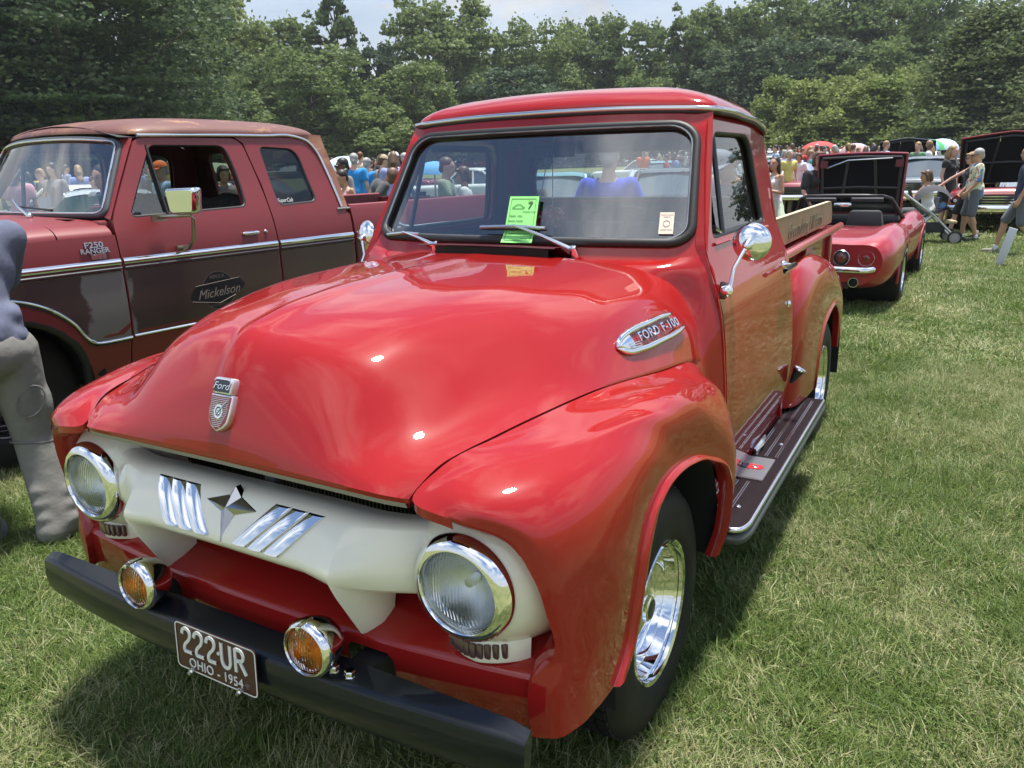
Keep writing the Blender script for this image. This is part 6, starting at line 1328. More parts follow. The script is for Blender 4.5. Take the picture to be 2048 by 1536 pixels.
# ================================================================ people
TMP = bpy.data.scenes.new('modelling'); 
def fuse(parts, voxel, smooth=6, factor=.5):
    """one continuous skin from tapered capsules and ellipsoids: ('c', p0, r0, p1, r1[, flat]) and ('e', centre, (rx, ry, rz))"""
    mb = MB()
    for q in parts:
        if q[0] == 'c':
            _, a, ra, b, rb = q[:5]; a, b = Vector(a), Vector(b); L_ = (b-a).length; d = (b-a).normalized() if L_ > 1e-6 else Vector((0, 0, 1))
            prof = [(0, -ra)]+[(ra*math.sin(t), -ra*math.cos(t)) for t in (.5, 1.0, 1.4)]+[(rb*math.sin(t), L_-rb*math.cos(t)) for t in (1.75, 2.15, 2.65)]+[(0, L_+rb)]
            n = 14; u = d.cross(Vector((0, 0, 1)) if abs(d.z) < .9 else Vector((0, 1, 0))).normalized(); w = d.cross(u); v = []; f = []
            for r_, h in prof[1:-1]:
                for j in range(n): t = 2*math.pi*j/n; v.append(a+d*h+(u*math.cos(t)+w*math.sin(t))*r_)
            k = len(prof)-2; v += [a-d*ra, b+d*rb]
            for i in range(k-1):
                for j in range(n): f.append((i*n+j, i*n+(j+1) % n, (i+1)*n+(j+1) % n, (i+1)*n+j))
            for j in range(n): f.append((k*n, (j+1) % n, j)); f.append((k*n+1, (k-1)*n+j, (k-1)*n+(j+1) % n))
            mb.add(v, f)
        else:
            o = MB(); o.sphere((0, 0, 0), q[2], 18, 12); rot = q[3].to_matrix() if len(q) > 3 else Matrix.Identity(3)
            bm = bmesh.new(); me = bpy.data.meshes.new('t'); me.from_pydata([tuple(rot @ Vector(p)+Vector(q[1])) for p in o.v], [], o.f); bm.from_mesh(me); bmesh.ops.remove_doubles(bm, verts=bm.verts, dist=1e-5); bmesh.ops.recalc_face_normals(bm, faces=bm.faces)
            mb.add([tuple(v.co) for v in bm.verts], [tuple(v.index for v in f.verts) for f in bm.faces]); bm.free(); bpy.data.meshes.remove(me)
    me = bpy.data.meshes.new('skin'); me.from_pydata(mb.v, [], mb.f); bm = bmesh.new(); bm.from_mesh(me); bmesh.ops.recalc_face_normals(bm, faces=bm.faces); bm.to_mesh(me); bm.free()
    o = bpy.data.objects.new('skin', me); TMP.collection.objects.link(o)
    m1 = o.modifiers.new('r', 'REMESH'); m1.mode = 'VOXEL'; m1.voxel_size = voxel; m2 = o.modifiers.new('s', 'SMOOTH'); m2.iterations = smooth; m2.factor = factor
    TMP.view_layers[0].update(); dg = TMP.view_layers[0].depsgraph; out = bpy.data.meshes.new_from_object(o.evaluated_get(dg), depsgraph=dg)
    bpy.data.objects.remove(o); bpy.data.meshes.remove(me); out.materials.clear(); out.shade_smooth()
    return out
SKIN = {'pale': M('skin_pale', (.56, .34, .25), .5), 'tan': M('skin_tan', (.46, .26, .17), .5), 'brown': M('skin_brown', (.14, .075, .05), .5), 'pink': M('skin_pink', (.58, .33, .26), .5)}
HAIR = {'grey': M('hair_grey', (.34, .33, .32), .6), 'dark': M('hair_dark', (.018, .013, .011), .5), 'brown': M('hair_brown', (.10, .055, .03), .5), 'fair': M('hair_fair', (.30, .19, .09), .5), 'red': M('hair_red', (.14, .05, .03), .5), 'bald': None, 'black': M('hair_black', (.010, .010, .011), .5)}
def CL(n_, c): return M('fabric_'+n_, c, .85, sheen=.15)
FAB = {k: CL(k, v) for k, v in {'white': (.70, .70, .71), 'black': (.013, .014, .018), 'navy': (.025, .035, .075), 'bright_blue': (.02, .25, .62), 'royal_blue': (.03, .06, .52), 'lavender': (.25, .30, .56), 'grey': (.22, .21, .22), 'taupe': (.20, .18, .18), 'charcoal': (.055, .057, .065), 'slate_grey': (.11, .125, .145), 'sage': (.27, .31, .21), 'olive': (.10, .12, .06), 'red': (.45, .03, .04), 'pink': (.62, .30, .34), 'orange': (.75, .16, .04), 'sky': (.35, .52, .72), 'denim': (.07, .11, .20), 'khaki': (.38, .31, .20), 'green': (.10, .26, .13), 'yellow': (.62, .52, .16), 'cream': (.62, .57, .42), 'teal': (.05, .25, .30), 'plum': (.16, .05, .12), 'brown': (.13, .08, .05), 'pale_green': (.42, .52, .38)}.items()}
SHOE = M('shoe_dark', (.015, .016, .02), .6)
def pose(**k):
    """joints of a standing figure facing +Y, 1.75 m tall, before changes"""
    j = dict(pel=(0, 0, .96), waist=(0, .005, 1.10), chest=(0, .0, 1.30), neck=(0, -.01, 1.47), head=(0, .025, 1.63),
             shR=(.185, -.005, 1.42), shL=(-.185, -.005, 1.42), elR=(.235, -.03, 1.14), elL=(-.235, -.03, 1.14), wrR=(.245, .06, .90), wrL=(-.245, .06, .90),
             hpR=(.09, 0, .94), hpL=(-.09, 0, .94), knR=(.105, .02, .51), knL=(-.105, .02, .51), anR=(.11, -.02, .09), anL=(-.11, -.02, .09), toR=(.135, .15, .035), toL=(-.135, .15, .035), haR=None, haL=None)
    j.update(k); return {a: (Vector(b) if hasattr(b, '__len__') else b) for a, b in j.items()}
def lean(j, deg, at_='pel', keys=('waist', 'chest', 'neck', 'head', 'shR', 'shL', 'elR', 'elL', 'wrR', 'wrL')):
    m_ = Matrix.Rotation(R(-deg), 3, 'X')
    for k in keys: j[k] = m_ @ (j[k]-j[at_])+j[at_]
    return j
def hand(w, e, curl=.5, side=1, s_=1.0):
    """palm, four unequal bent fingers and a thumb leaving the side of the palm"""
    d = (w-e).normalized(); up = Vector((side, 0, 0)); n_ = (up-d*up.dot(d)).normalized(); a = d.cross(n_).normalized(); P = []
    palm = w+d*.055*s_; P.append(('c', w, .024*s_, palm+d*.02*s_, .027*s_)); P.append(('c', w+a*.02*s_, .017*s_, palm+a*.026*s_+d*.012*s_, .015*s_)); P.append(('c', w-a*.02*s_, .017*s_, palm-a*.026*s_+d*.008*s_, .015*s_))
    for k, ln in enumerate((.066, .076, .072, .056)):
        b = palm+a*(.030-.020*k)*s_+d*.022*s_; c1 = b+(d*math.cos(curl*.5)-n_*math.sin(curl*.5))*ln*.5*s_; c2 = c1+(d*math.cos(curl*1.5)-n_*math.sin(curl*1.5))*ln*.5*s_
        P += [('c', b, .0095*s_, c1, .009*s_), ('c', c1, .009*s_, c2, .0078*s_)]
    t0 = w+d*.025*s_+a*.026*s_; t1 = t0+(d*.6+a*.7-n_*.35).normalized()*.038*s_; P += [('c', t0, .0125*s_, t1, .011*s_), ('c', t1, .011*s_, t1+(d*.9+a*.2-n_*.4).normalized()*.03*s_, .009*s_)]
    return P
def person(loc, facing, label, j=None, skin='pale', hair='brown', hairstyle='short', top='white', bottom='denim', top_mat=None, shorts=False, sleeves=.55, cap=None, shades=False, h=1.75, fem=False, vox=.017, group=None, skirt=None, belly=0.0, hands=True, shoes=None, parts_only=False, bag=None):
    j = j or pose(); k = h/1.75; v_ = vox
    t = thing('person', label, 'person', loc, facing, group); t.scale = (k, k, k)
    sw = .92 if fem else 1.0
    HD = j['head']; NK = j['neck']; CH = j['chest']; WA = j['waist']; PE = j['pel']; hd = (HD-NK).normalized(); fw = Vector((0, 1, 0)); fw = (fw-hd*fw.dot(hd)*.9).normalized()
    if 'look' in j and j['look'] is not None: fw = j['look'].normalized()
    rt = fw.cross(Vector((0, 0, 1))).normalized(); up = rt.cross(fw)
    def H_(x_, y_, z_): return HD+rt*x_+fw*y_+up*z_
    hq = Matrix((rt, fw, up)).transposed().to_quaternion()
    B = [('e', H_(0, -.008, .018), (.076, .096, .095), hq), ('e', H_(0, .022, -.045), (.060, .070, .075), hq), ('c', NK+Vector((0, 0, -.05)), .062*sw, H_(0, -.015, -.06), .052*sw),
         ('c', H_(0, .088, .02), .010, H_(0, .108, -.018), .015), ('c', H_(-.022, .086, -.062), .010, H_(.022, .086, -.062), .010), ('e', H_(0, .074, -.095), (.024, .022, .018), hq),
         ('e', H_(.078, -.01, -.005), (.012, .022, .030), hq), ('e', H_(-.078, -.01, -.005), (.012, .022, .030), hq), ('c', H_(-.035, .080, .032), .011, H_(.035, .080, .032), .011)]
    def torso(g, wst=1.0):
        q = [('e', CH+Vector((0, .0, .03)), (.165*sw+g, .108+g+belly*.2, .17+g)), ('e', WA+Vector((0, belly*.5, 0)), ((.145*sw*wst)+g, .10+g+belly, .15)), ('e', PE+Vector((0, -.01, .02)), (.16*(1.03 if fem else 1)+g, .115+g+belly*.4, .12)),
             ('c', j['shR'].lerp(CH, .25), .072*sw+g, j['shR'], .056*sw+g), ('c', j['shL'].lerp(CH, .25), .072*sw+g, j['shL'], .056*sw+g), ('c', CH, .12+g, NK+Vector((0, 0, -.05)), .058+g), ('c', CH, .115+g, WA, .11*sw+g+belly*.3), ('c', WA, .115*sw+g, PE, .13+g)]
        if fem: q += [('e', CH+Vector((.07, .085, -.0)), (.062+g, .055+g, .062+g)), ('e', CH+Vector((-.07, .085, -.0)), (.062+g, .055+g, .062+g))]
        return q
    B += torso(-.012)
    for s_ in 'RL':
        sg = 1 if s_ == 'R' else -1
        B += [('c', j['sh'+s_], .050*sw, j['el'+s_], .039*sw), ('c', j['el'+s_], .039*sw, j['wr'+s_], .027*sw), ('c', j['hp'+s_], .083, j['kn'+s_], .054), ('c', j['kn'+s_], .054, j['kn'+s_].lerp(j['an'+s_], .35)+Vector((0, -.012, 0)), .054), ('c', j['kn'+s_].lerp(j['an'+s_], .35), .052, j['an'+s_], .034)]
        B += [('c', j['an'+s_]+Vector((0, -.02, -.04)), .036, j['to'+s_], .030)]
        e = j['el'+s_]; w = j['wr'+s_]
        if vox < .03: B += hand(w, e, j.get('curl', .7), sg)
        else: B += [('c', w, .026, w+(w-e).normalized()*.12, .022)]
    body = fuse(B, v_, 4); body.materials.append(SKIN[skin]); link('body', body, t)
    # clothes
    TP = torso(.010)+[('c', PE+Vector((0, -.005, .06)), .148+belly*.3, PE+Vector((0, -.005, -.04)), .150+belly*.3)] if sleeves is not None else torso(.008)
    if sleeves:
        for s_ in 'RL':
            a, b, c = j['sh'+s_], j['el'+s_], j['wr'+s_]
            if sleeves <= 1: TP.append(('c', a, .064*sw+.006, a.lerp(b, sleeves), .056*sw+.010))
            else: TP += [('c', a, .068*sw, b, .056*sw), ('c', b, .056*sw, b.lerp(c, sleeves-1), .042*sw)]
    tm = fuse(TP, v_*1.15, 5)
    if sleeves == 0:   # cut the neckline and armholes of a tank top
        bm = bmesh.new(); bm.from_mesh(tm); zc = CH.z+.09
        bmesh.ops.delete(bm, geom=[v for v in bm.verts if v.co.z > zc and abs(v.co.x) > .115 or v.co.z > NK.z-.035 and abs(v.co.x) < .2 or (v.co.z > zc+.02 and abs(v.co.x) < .055)], context='VERTS'); bm.to_mesh(tm); bm.free()
    else:
        bm = bmesh.new(); bm.from_mesh(tm); bmesh.ops.delete(bm, geom=[v for v in bm.verts if (v.co-NK).length < .085 and v.co.z > NK.z-.035], context='VERTS'); bm.to_mesh(tm); bm.free()
    tm.materials.append(top_mat or FAB[top]); shirt = link('shirt', tm, t)
    if skirt: 
        P = []
        for z, r_ in skirt:
            P.append([(PE.x+r_*math.cos(a)*(1+.03*math.sin(a*14)), PE.y+r_*.85*math.sin(a)*(1+.03*math.sin(a*14)), z) for a in np.linspace(0, 2*math.pi, 57)])
        MB().grid(np.array(P)).build('skirt', FAB[bottom], t, smooth=50)
    else:
        Q = [('e', PE+Vector((0, -.012, .01)), (.172, .128+belly*.3, .125))]
        for s_ in 'RL':
            a, b, c = j['hp'+s_], j['kn'+s_], j['an'+s_]
            if shorts: Q += [('c', a, .098, a.lerp(b, .92), .084)]
            else: Q += [('c', a, .098, b, .075), ('c', b, .075, b.lerp(c, .97), .064)]
        pm = fuse(Q, v_*1.15, 4); pm.materials.append(FAB[bottom]); link('shorts' if shorts else 'trousers', pm, t)
    for s_ in 'RL':
        a = j['an'+s_]; to = j['to'+s_]
        sm = fuse([('c', a+Vector((0, -.03, -.045)), .045, to, .042), ('c', a+Vector((0, -.01, -.03)), .045, a+Vector((0, 0, -.005)), .042)], max(v_, .016)*1.1, 3); sm.materials.append(shoes or SHOE); link('shoe', sm, t)
        if shorts and vox < .03: MB().lathe([(.040, -.03), (.040, .05), (.034, .055)], a, (0, 0, 1), 14).build('sock', FAB['white'], t)
    # hair, cap, glasses, eyes
    hm = HAIR.get(hair)
    if hm:
        Hh = [('e', H_(0, -.026, .042), (.086, .096, .088), hq)]
        if hairstyle == 'long': Hh += [('c', H_(0, -.05, .02), .085, H_(0, -.085, -.10), .075), ('c', H_(.03, -.06, -.08), .06, H_(.03, -.10, -.30), .04), ('c', H_(-.03, -.06, -.08), .06, H_(-.03, -.10, -.28), .04), ('c', H_(.07, -.02, .0), .03, H_(.085, -.02, -.12), .028), ('c', H_(-.07, -.02, .0), .03, H_(-.085, -.02, -.12), .028)]
        elif hairstyle == 'bob': Hh += [('c', H_(.068, -.01, .02), .034, H_(.078, -.005, -.075), .030), ('c', H_(-.068, -.01, .02), .034, H_(-.078, -.005, -.075), .030), ('c', H_(0, -.06, 0), .07, H_(0, -.07, -.08), .055), ('c', H_(-.05, .06, .085), .026, H_(.04, .062, .088), .026)]
        elif hairstyle == 'bun': Hh += [('e', H_(0, -.12, .07), (.045, .045, .045)), ('c', H_(0, -.04, 0), .078, H_(0, -.06, -.03), .06)]
        else: Hh += [('c', H_(0, -.05, 0), .072, H_(0, -.065, -.04), .055)]
        m_ = fuse(Hh, max(v_*.8, .013), 2); bm = bmesh.new(); bm.from_mesh(m_)
        dl = [v for v in bm.verts if (v.co-HD).dot(fw) > .058 and (v.co-HD).dot(up) < .070 and abs((v.co-HD).dot(rt)) < .072]
        if dl: bmesh.ops.delete(bm, geom=dl, context='VERTS')
        bm.to_mesh(m_); bm.free(); m_.materials.append(hm); link('hair', m_, t)
    if cap is not None:
        cm = cap if not isinstance(cap, str) else FAB[cap]
        mb = MB(); P = []
        for i in range(7):
            a = math.pi/2*i/6; P.append([H_(.097*math.cos(a)*math.cos(b), -.012+.107*math.cos(a)*math.sin(b), .040+.088*math.sin(a)) for b in np.linspace(0, 2*math.pi, 25)])
        mb.grid(np.array(P)); P = []
        for b in np.linspace(R(25), R(155), 9): P.append([H_(.095*math.cos(b), -.012+.105*math.sin(b), .042), H_(.098*math.cos(b), -.012+.105*math.sin(b)+.075*math.sin(b), .026)])
        mb.grid(np.array(P)); mb.build('cap', cm, t, smooth=60)
    if vox < .03:
        if shades:
            mb = MB()
            for s_ in (1, -1): mb.sphere(H_(s_*.034, .096, .014), (.027, .014, .020), 12, 8); mb.tube([H_(s_*.055, .088, .02), H_(s_*.078, .02, .018), H_(s_*.08, -.02, .012)], .0045, 5)
            mb.tube([H_(-.015, .103, .018), H_(.015, .103, .018)], .004, 5); mb.build('sunglasses', M('shades_black', (.008, .007, .007), .12), t)
        else:
            for s_ in (1, -1): MB().sphere(H_(s_*.031, .087, .012), (.012, .008, .007), 8, 6).build('eye', M('eye_dark', (.05, .03, .025), .3), t)
        MB().tube([H_(-.022, .095, -.060), H_(0, .101, -.062), H_(.022, .095, -.060)], .005, 5).build('mouth', M('lips', (.33, .12, .11), .5), t)
    return t
def spot(px, py_top, dist, ptop=None):
    b = far(px, 300, dist); g = ground_z(b[0], b[1]); zt = far(px, py_top, dist)[2]
    return (b[0], b[1], g), zt-g
def toward(loc, dx=0.0):                      # heading that faces the camera, turned by dx degrees
    return math.atan2(-(CAM_POS[0]-loc[0]), CAM_POS[1]-loc[1])+R(dx)
# -- the man cropped by the left edge, bending towards the maroon pickup
KN = M('heather_sweatshirt', (.115, .130, .190), .95, var=(60, .25, (.090, .103, .155)), bump=(14, .5))
TRS = M('grey_cargo_cloth', (.195, .190, .175), .9, var=(30, .3, (.165, .162, .150)), bump=(11, .9))
def leaning_man():
    loc = (-2.205, -.24, 0.0); t = thing('person', 'person in grey sweatshirt and grey cargo trousers bending at the left frame edge', 'person', loc, R(66))
    j = pose(anR=(.15, -.10, .09), toR=(.19, .07, .04), knR=(.13, .02, .50), hpR=(.10, -.02, .90), anL=(-.15, .02, .09), toL=(-.17, .20, .04), knL=(-.13, .08, .50), hpL=(-.10, -.02, .90), pel=(0, -.03, .93))
    j = lean(j, 20); j['head'] = j['neck']+Vector((0, .14, .06))
    for s_, sg in (('R', 1), ('L', -1)): j['el'+s_] = j['sh'+s_]+Vector((-sg*.03, .18, -.20)); j['wr'+s_] = j['el'+s_]+Vector((-.06*sg, .22, .02))
    B = [('e', j['head'], (.078, .10, .11)), ('c', j['neck'], .062, j['head'], .055), ('c', j['chest'], .12, j['waist'], .12), ('c', j['waist'], .12, j['pel'], .13)]
    for s_, sg in (('R', 1), ('L', -1)):
        B += [('c', j['sh'+s_], .05, j['el'+s_], .042), ('c', j['el'+s_], .042, j['wr'+s_], .028), ('c', j['hp'+s_], .085, j['kn'+s_], .055), ('c', j['kn'+s_], .055, j['an'+s_], .036), ('c', j['an'+s_]+Vector((0, -.02, -.04)), .036, j['to'+s_], .03)]+hand(j['wr'+s_], j['el'+s_], .6, sg)
    m_ = fuse(B, .012, 4); m_.materials.append(SKIN['pale']); link('body', m_, t)
    # sweatshirt with hem band and folds
    W_ = [('e', j['chest'], (.20, .135, .20)), ('c', j['chest'], .155, j['waist'], .150), ('c', j['waist'], .150, j['pel']+Vector((0, .01, .05)), .160), ('c', j['chest'], .14, j['neck'], .085)]
    for s_ in 'RL': W_ += [('c', j['sh'+s_].lerp(j['chest'], .3), .10, j['sh'+s_], .082), ('c', j['sh'+s_], .080, j['el'+s_], .066), ('c', j['el'+s_], .066, j['wr'+s_], .046)]
    ax_ = (j['chest']-j['pel']).normalized()
    for k in range(4): c = j['pel'].lerp(j['chest'], .12+.10*k); W_.append(('c', c+Vector((-.13, -.055, 0)), .045, c+Vector((.13, -.06+.02*(k % 2), .012*(k % 3))), .047))
    m_ = fuse(W_, .013, 5); m_.materials.append(KN); sh = link('sweatshirt', m_, t)
    m_ = fuse([('c', j['pel']+ax_*.015+Vector((-.075, 0, 0)), .118, j['pel']+ax_*.015+Vector((.075, 0, 0)), .118), ('e', j['pel']+ax_*.02, (.178, .155, .052))], .013, 3); m_.materials.append(KN); link('hem_band', m_, t)
    INK = M('faded_print', (.13, .14, .19), .9)
    bk_ = ax_.cross(Vector((1, 0, 0))).normalized(); bk_ = -bk_ if bk_.y > 0 else bk_; c0 = j['chest']+bk_*.163
    fr_ = lambda u, v, w=0.0: tuple(c0+Vector((1, 0, 0))*u+ax_*v+bk_*(w-.9*u*u))
    for k, (a, b_, sz) in enumerate(((0, .10, .055), (.0, .03, .03), (.0, -.01, .03))): text('shirt_print', ('EST 1976', 'GARAGE', 'CLASSICS')[k], sz, INK, sh, lambda x_, y_, z_, b_=b_: fr_(x_, y_+b_, .012), .001)
    Q = [('e', j['pel']+Vector((0, -.01, -.02)), (.185, .15, .14))]
    for s_, sg in (('R', 1), ('L', -1)):
        a, b, c = j['hp'+s_], j['kn'+s_], j['an'+s_]
        Q += [('c', a, .118, b, .092), ('c', b, .092, c+Vector((0, 0, .0)), .088), ('e', a.lerp(b, .62)+Vector((sg*.075, -.01, 0)), (.035, .075, .10))]
        for k in range(3):                    # soft creases above the hem
            p = b.lerp(c, .62+.15*k); Q.append(('c', p+Vector((-.05*sg, -.048, .015)), .040, p+Vector((.05*sg, -.046, -.012)), .040))
        Q.append(('c', c+Vector((-.03, -.03, -.02)), .072, c+Vector((.035, .03, -.02)), .074))
        pass
    m_ = fuse(Q, .0125, 4); m_.materials.append(TRS); link('trousers', m_, t)
    MB().tube([tuple(j['hpR'].lerp(j['knR'], .55)+Vector((.02*math.sin(a)+.02, -.105, .0))+Vector((.055*math.cos(a), 0, .07*math.sin(a)))) for a in np.linspace(0, 6.28, 17)[:-1]], .0035, 5, closed=True).build('pocket_seam', M('seam_dark', (.16, .155, .145), .9), t)
    for s_ in 'RL':
        p = j['knR' if s_ == 'R' else 'knL']+Vector((0, .0, -.02)); MB().tube([tuple(p+Vector((.098*math.cos(a), .098*math.sin(a), .008*math.sin(2*a)))) for a in np.linspace(0, 6.28, 25)[:-1]], .0045, 5, closed=True).build('zip_seam', M('seam_dark', (.16, .155, .145), .9), t)
        m_ = fuse([('c', j['an'+s_]+Vector((0, -.04, -.05)), .044, j['to'+s_], .042)], .014, 3); m_.materials.append(M('trainer_grey', (.20, .20, .21), .7)); link('shoe', m_, t)
leaning_man()
# -- the couple by the pram
SHIRT = M('floral_shirt', (.72, .70, .50), .8); _t = SHIRT.node_tree; _p = _t.nodes['Principled BSDF']; _tc = node('ShaderNodeTexCoord', _t)
_prev = None
for k, (c, sc, th) in enumerate((((.20, .34, .12), 12, .57), ((.50, .16, .10), 9, .60), ((.08, .22, .62), 6.5, .60))):
    mp = node('ShaderNodeMapping', _t); mp.inputs['Location'].default_value = (k*3.1, k*1.7, k); n_ = node('ShaderNodeTexNoise', _t, Scale=float(sc), Detail=3.0); _t.links.new(_tc.outputs['Object'], mp.inputs[0]); _t.links.new(mp.outputs[0], n_.inputs['Vector'])
    r_ = node('ShaderNodeValToRGB', _t); r_.color_ramp.elements[0].position = th-.015; r_.color_ramp.elements[1].position = th+.015; _t.links.new(n_.outputs['Fac'], r_.inputs[0])
    m_ = node('ShaderNodeMix', _t, data_type='RGBA'); m_.inputs[7].default_value = (*c, 1); _t.links.new(r_.outputs[0], m_.inputs['Factor'])
    if _prev is None: m_.inputs[6].default_value = (.72, .70, .50, 1)
    else: _t.links.new(_prev, m_.inputs[6])
    _prev = m_.outputs[2]
_t.links.new(_prev, _p.inputs['Base Color'])
loc, h = spot(1960, 297, 16.4); jm = pose(anR=(.10, .10, .09), toR=(.12, .27, .035), knR=(.10, .10, .51), anL=(-.10, -.10, .09), toL=(-.12, .07, .035), wrL=(-.20, .17, .95), elL=(-.24, .02, 1.14), wrR=(.20, .17, .95), elR=(.24, .02, 1.14), curl=.9)
person(loc, toward(loc, -78), 'man with cropped grey hair in a floral cream shirt and grey shorts', jm, 'tan', 'grey', top_mat=SHIRT, bottom='slate_grey', shorts=True, sleeves=.85, shades=True, h=h, belly=.035, vox=.014)
loc, h = spot(1948, 304, 16.9); jw = pose(shR=(.15, .02, 1.40), elR=(.20, .32, 1.22), wrR=(.16, .52, 1.08), elL=(-.24, .0, 1.14), wrL=(-.24, .1, .92), curl=1.3, anR=(.09, .25, .10), toR=(.1, .42, .05), knR=(.1, .18, .52), anL=(-.1, -.22, .12), toL=(-.1, -.06, .03))
person(loc, toward(loc, -78), 'woman in dark top pushing the pram, mostly hidden by the man in the floral shirt', jw, 'pink', 'fair', 'bob', 'charcoal', 'black', shorts=True, sleeves=0, shades=True, h=h, fem=True, vox=.016)
# -- the pram
def pram():
    b = far(1870, 300, 16.0); g = ground_z(b[0], b[1]); t = thing('pram', 'grey pushchair with hood and basket being pushed past the red sports car', 'pram', (b[0], b[1], g), toward(b, 100))
    P = M('pram_grey', (.06, .062, .075), .9); D = M('pram_dark', (.03, .03, .035), .8); A = M('pram_tube', (.62, .63, .65), .3, .8)
    P3 = []
    for a in np.linspace(R(15), R(150), 8): P3.append([(x_, .05-.34*math.cos(a)*(1-.15*abs(x_)/.24), .62+.40*math.sin(a)*(1-.25*(abs(x_)/.24)**3)) for x_ in np.linspace(-.24, .24, 9)])
    MB().grid(np.array(P3)).build('hood', P, t, smooth=60)
    MB().grid(cr(np.array([[(x_, .36, .46), (x_, .34, .60), (x_, .05, .52), (x_, -.20, .62), (x_, -.34, .95)] for x_ in (-.22, 0, .22)]), 3, 1)).build('seat', D, t, smooth=60)
    MB().box((0, 0, .28), (.40, .55, .16)).build('basket', D, t, bevel=.03); MB().box((0, .30, .62), (.46, .06, .05)).build('bumper_bar', D, t, bevel=.02)
    MB().box((.0, .36, .38), (.36, .20, .05)).build('foot_rest', M('bag_tan', (.42, .33, .20), .8), t, bevel=.02)
    for s in (1, -1):
        MB().tube([(.26*s, .42, .14), (.26*s, .05, .52), (.25*s, -.62, 1.02), (.22*s, -.72, 1.06)], .018, 8).tube([(.26*s, -.30, .14), (.26*s, .02, .50)], .016, 8).build('frame_tube', A, t)
        for y, r_ in ((.42, .12), (-.30, .15)):
            w = MB().lathe([(r_-.03, -.02), (r_, -.015), (r_, .015), (r_-.03, .02)], (.30*s, y, r_), (1, 0, 0), 20).build('wheel', RUBBER, t); MB().lathe([(r_-.03, 0), (0, .01)], (.30*s, y, r_), (s, 0, 0), 12).build('hub', M('hub_grey', (.3, .3, .31), .4), w)
    MB().tube([(-.23, -.72, 1.06), (.23, -.72, 1.06)], .02, 8).build('handle', D, t); MB().box((.0, .22, .66), (.10, .10, .10)).build('toy', M('toy_blue', (.12, .32, .65), .6), t, bevel=.02)
pram()
# -- others near enough to tell apart
def who(px, ytop, dist, face, label, **k):
    loc, h = spot(px, ytop, dist); h = min(max(h, 1.42), 1.95) if 'hh' not in k else k.pop('hh')
    return person(loc, toward(loc, face), label, h=h, **k)
ph = pose(elR=(.22, .06, 1.16), wrR=(.10, .26, 1.24), elL=(-.24, .0, 1.14), wrL=(-.10, .24, 1.2), look=Vector((-.45, .9, 0)))
who(1553, 313, 13.4, -55, 'smiling woman with long dark hair in a white vest and tiered pale green skirt', j=ph, skin='tan', hair='dark', hairstyle='long', top='white', bottom='pale_green', sleeves=0, fem=True, skirt=[(1.03, .155), (.93, .185), (.92, .195), (.80, .215), (.79, .228), (.68, .24), (.67, .255), (.55, .27)], vox=.014)
pb = pose(elR=(.25, .02, 1.16), wrR=(.22, .16, .95), look=Vector((.25, 1, 0)))
who(1637, 303, 12.6, 42, 'woman with short brown hair and sunglasses in a black tee beside the raised bonnet', j=pb, skin='pink', hair='brown', hairstyle='bob', top='black', bottom='navy', sleeves=.75, shades=True, fem=True, belly=.02, vox=.014)
ps = pose(pel=(0, -.05, .46), waist=(0, -.05, .62), chest=(0, -.02, .82), neck=(0, -.01, .99), head=(0, .03, 1.15), shR=(.18, 0, .94), shL=(-.18, 0, .94), elR=(.24, .16, .75), elL=(-.24, .16, .75), wrR=(.2, .40, .72), wrL=(-.2, .40, .72), hpR=(.09, -.02, .45), hpL=(-.09, -.02, .45), knR=(.12, .38, .46), knL=(-.12, .38, .46), anR=(.12, .40, .09), anL=(-.12, .40, .09), toR=(.13, .56, .035), toL=(-.13, .56, .035))
who(1862, 339, 17.5, -80, 'seated woman with brown hair and white vest beside the dark slate fastback', j=ps, skin='tan', hair='brown', hairstyle='bob', top='white', bottom='charcoal', sleeves=0, shorts=True, fem=True, hh=1.7, vox=.016)
cb_ = far(1862, 300, 17.6); ch_ = thing('folding_chair', 'low folding chair under the seated woman by the fastback car', 'chair', (cb_[0], cb_[1], ground_z(cb_[0], cb_[1])), toward(cb_, -80))
MB().box((0, 0, .36), (.46, .46, .03)).build('seat', FAB['navy'], ch_); MB().box((0, -.22, .56), (.46, .03, .30)).build('backrest', FAB['navy'], ch_)
for a in (-.22, .22):
    for b in (-.2, .2): MB().tube([(a, b, 0), (a, -b*.2, .36)], .012, 6).build('leg', CHROME_DULL, ch_)
who(1905, 291, 18.5, 60, 'woman with long fair hair in a black dress beside the red muscle car bonnet', skin='pink', hair='fair', hairstyle='long', top='black', bottom='black', sleeves=.3, fem=True, skirt=[(1.05, .15), (.85, .20), (.62, .23)], vox=.018)
pw = pose(anR=(.10, .30, .10), toR=(.12, .47, .05), knR=(.10, .22, .54), anL=(-.10, -.34, .14), toL=(-.10, -.20, .035), knL=(-.10, -.02, .50))
who(2062, 290, 14.6, -90, 'walker in blue shirt and grey shorts cut off by the right frame edge', j=pw, skin='tan', hair='grey', top='navy', bottom='slate_grey', shorts=True, sleeves=.8, vox=.016, shoes=M('canvas_shoe', (.22, .22, .17), .8))
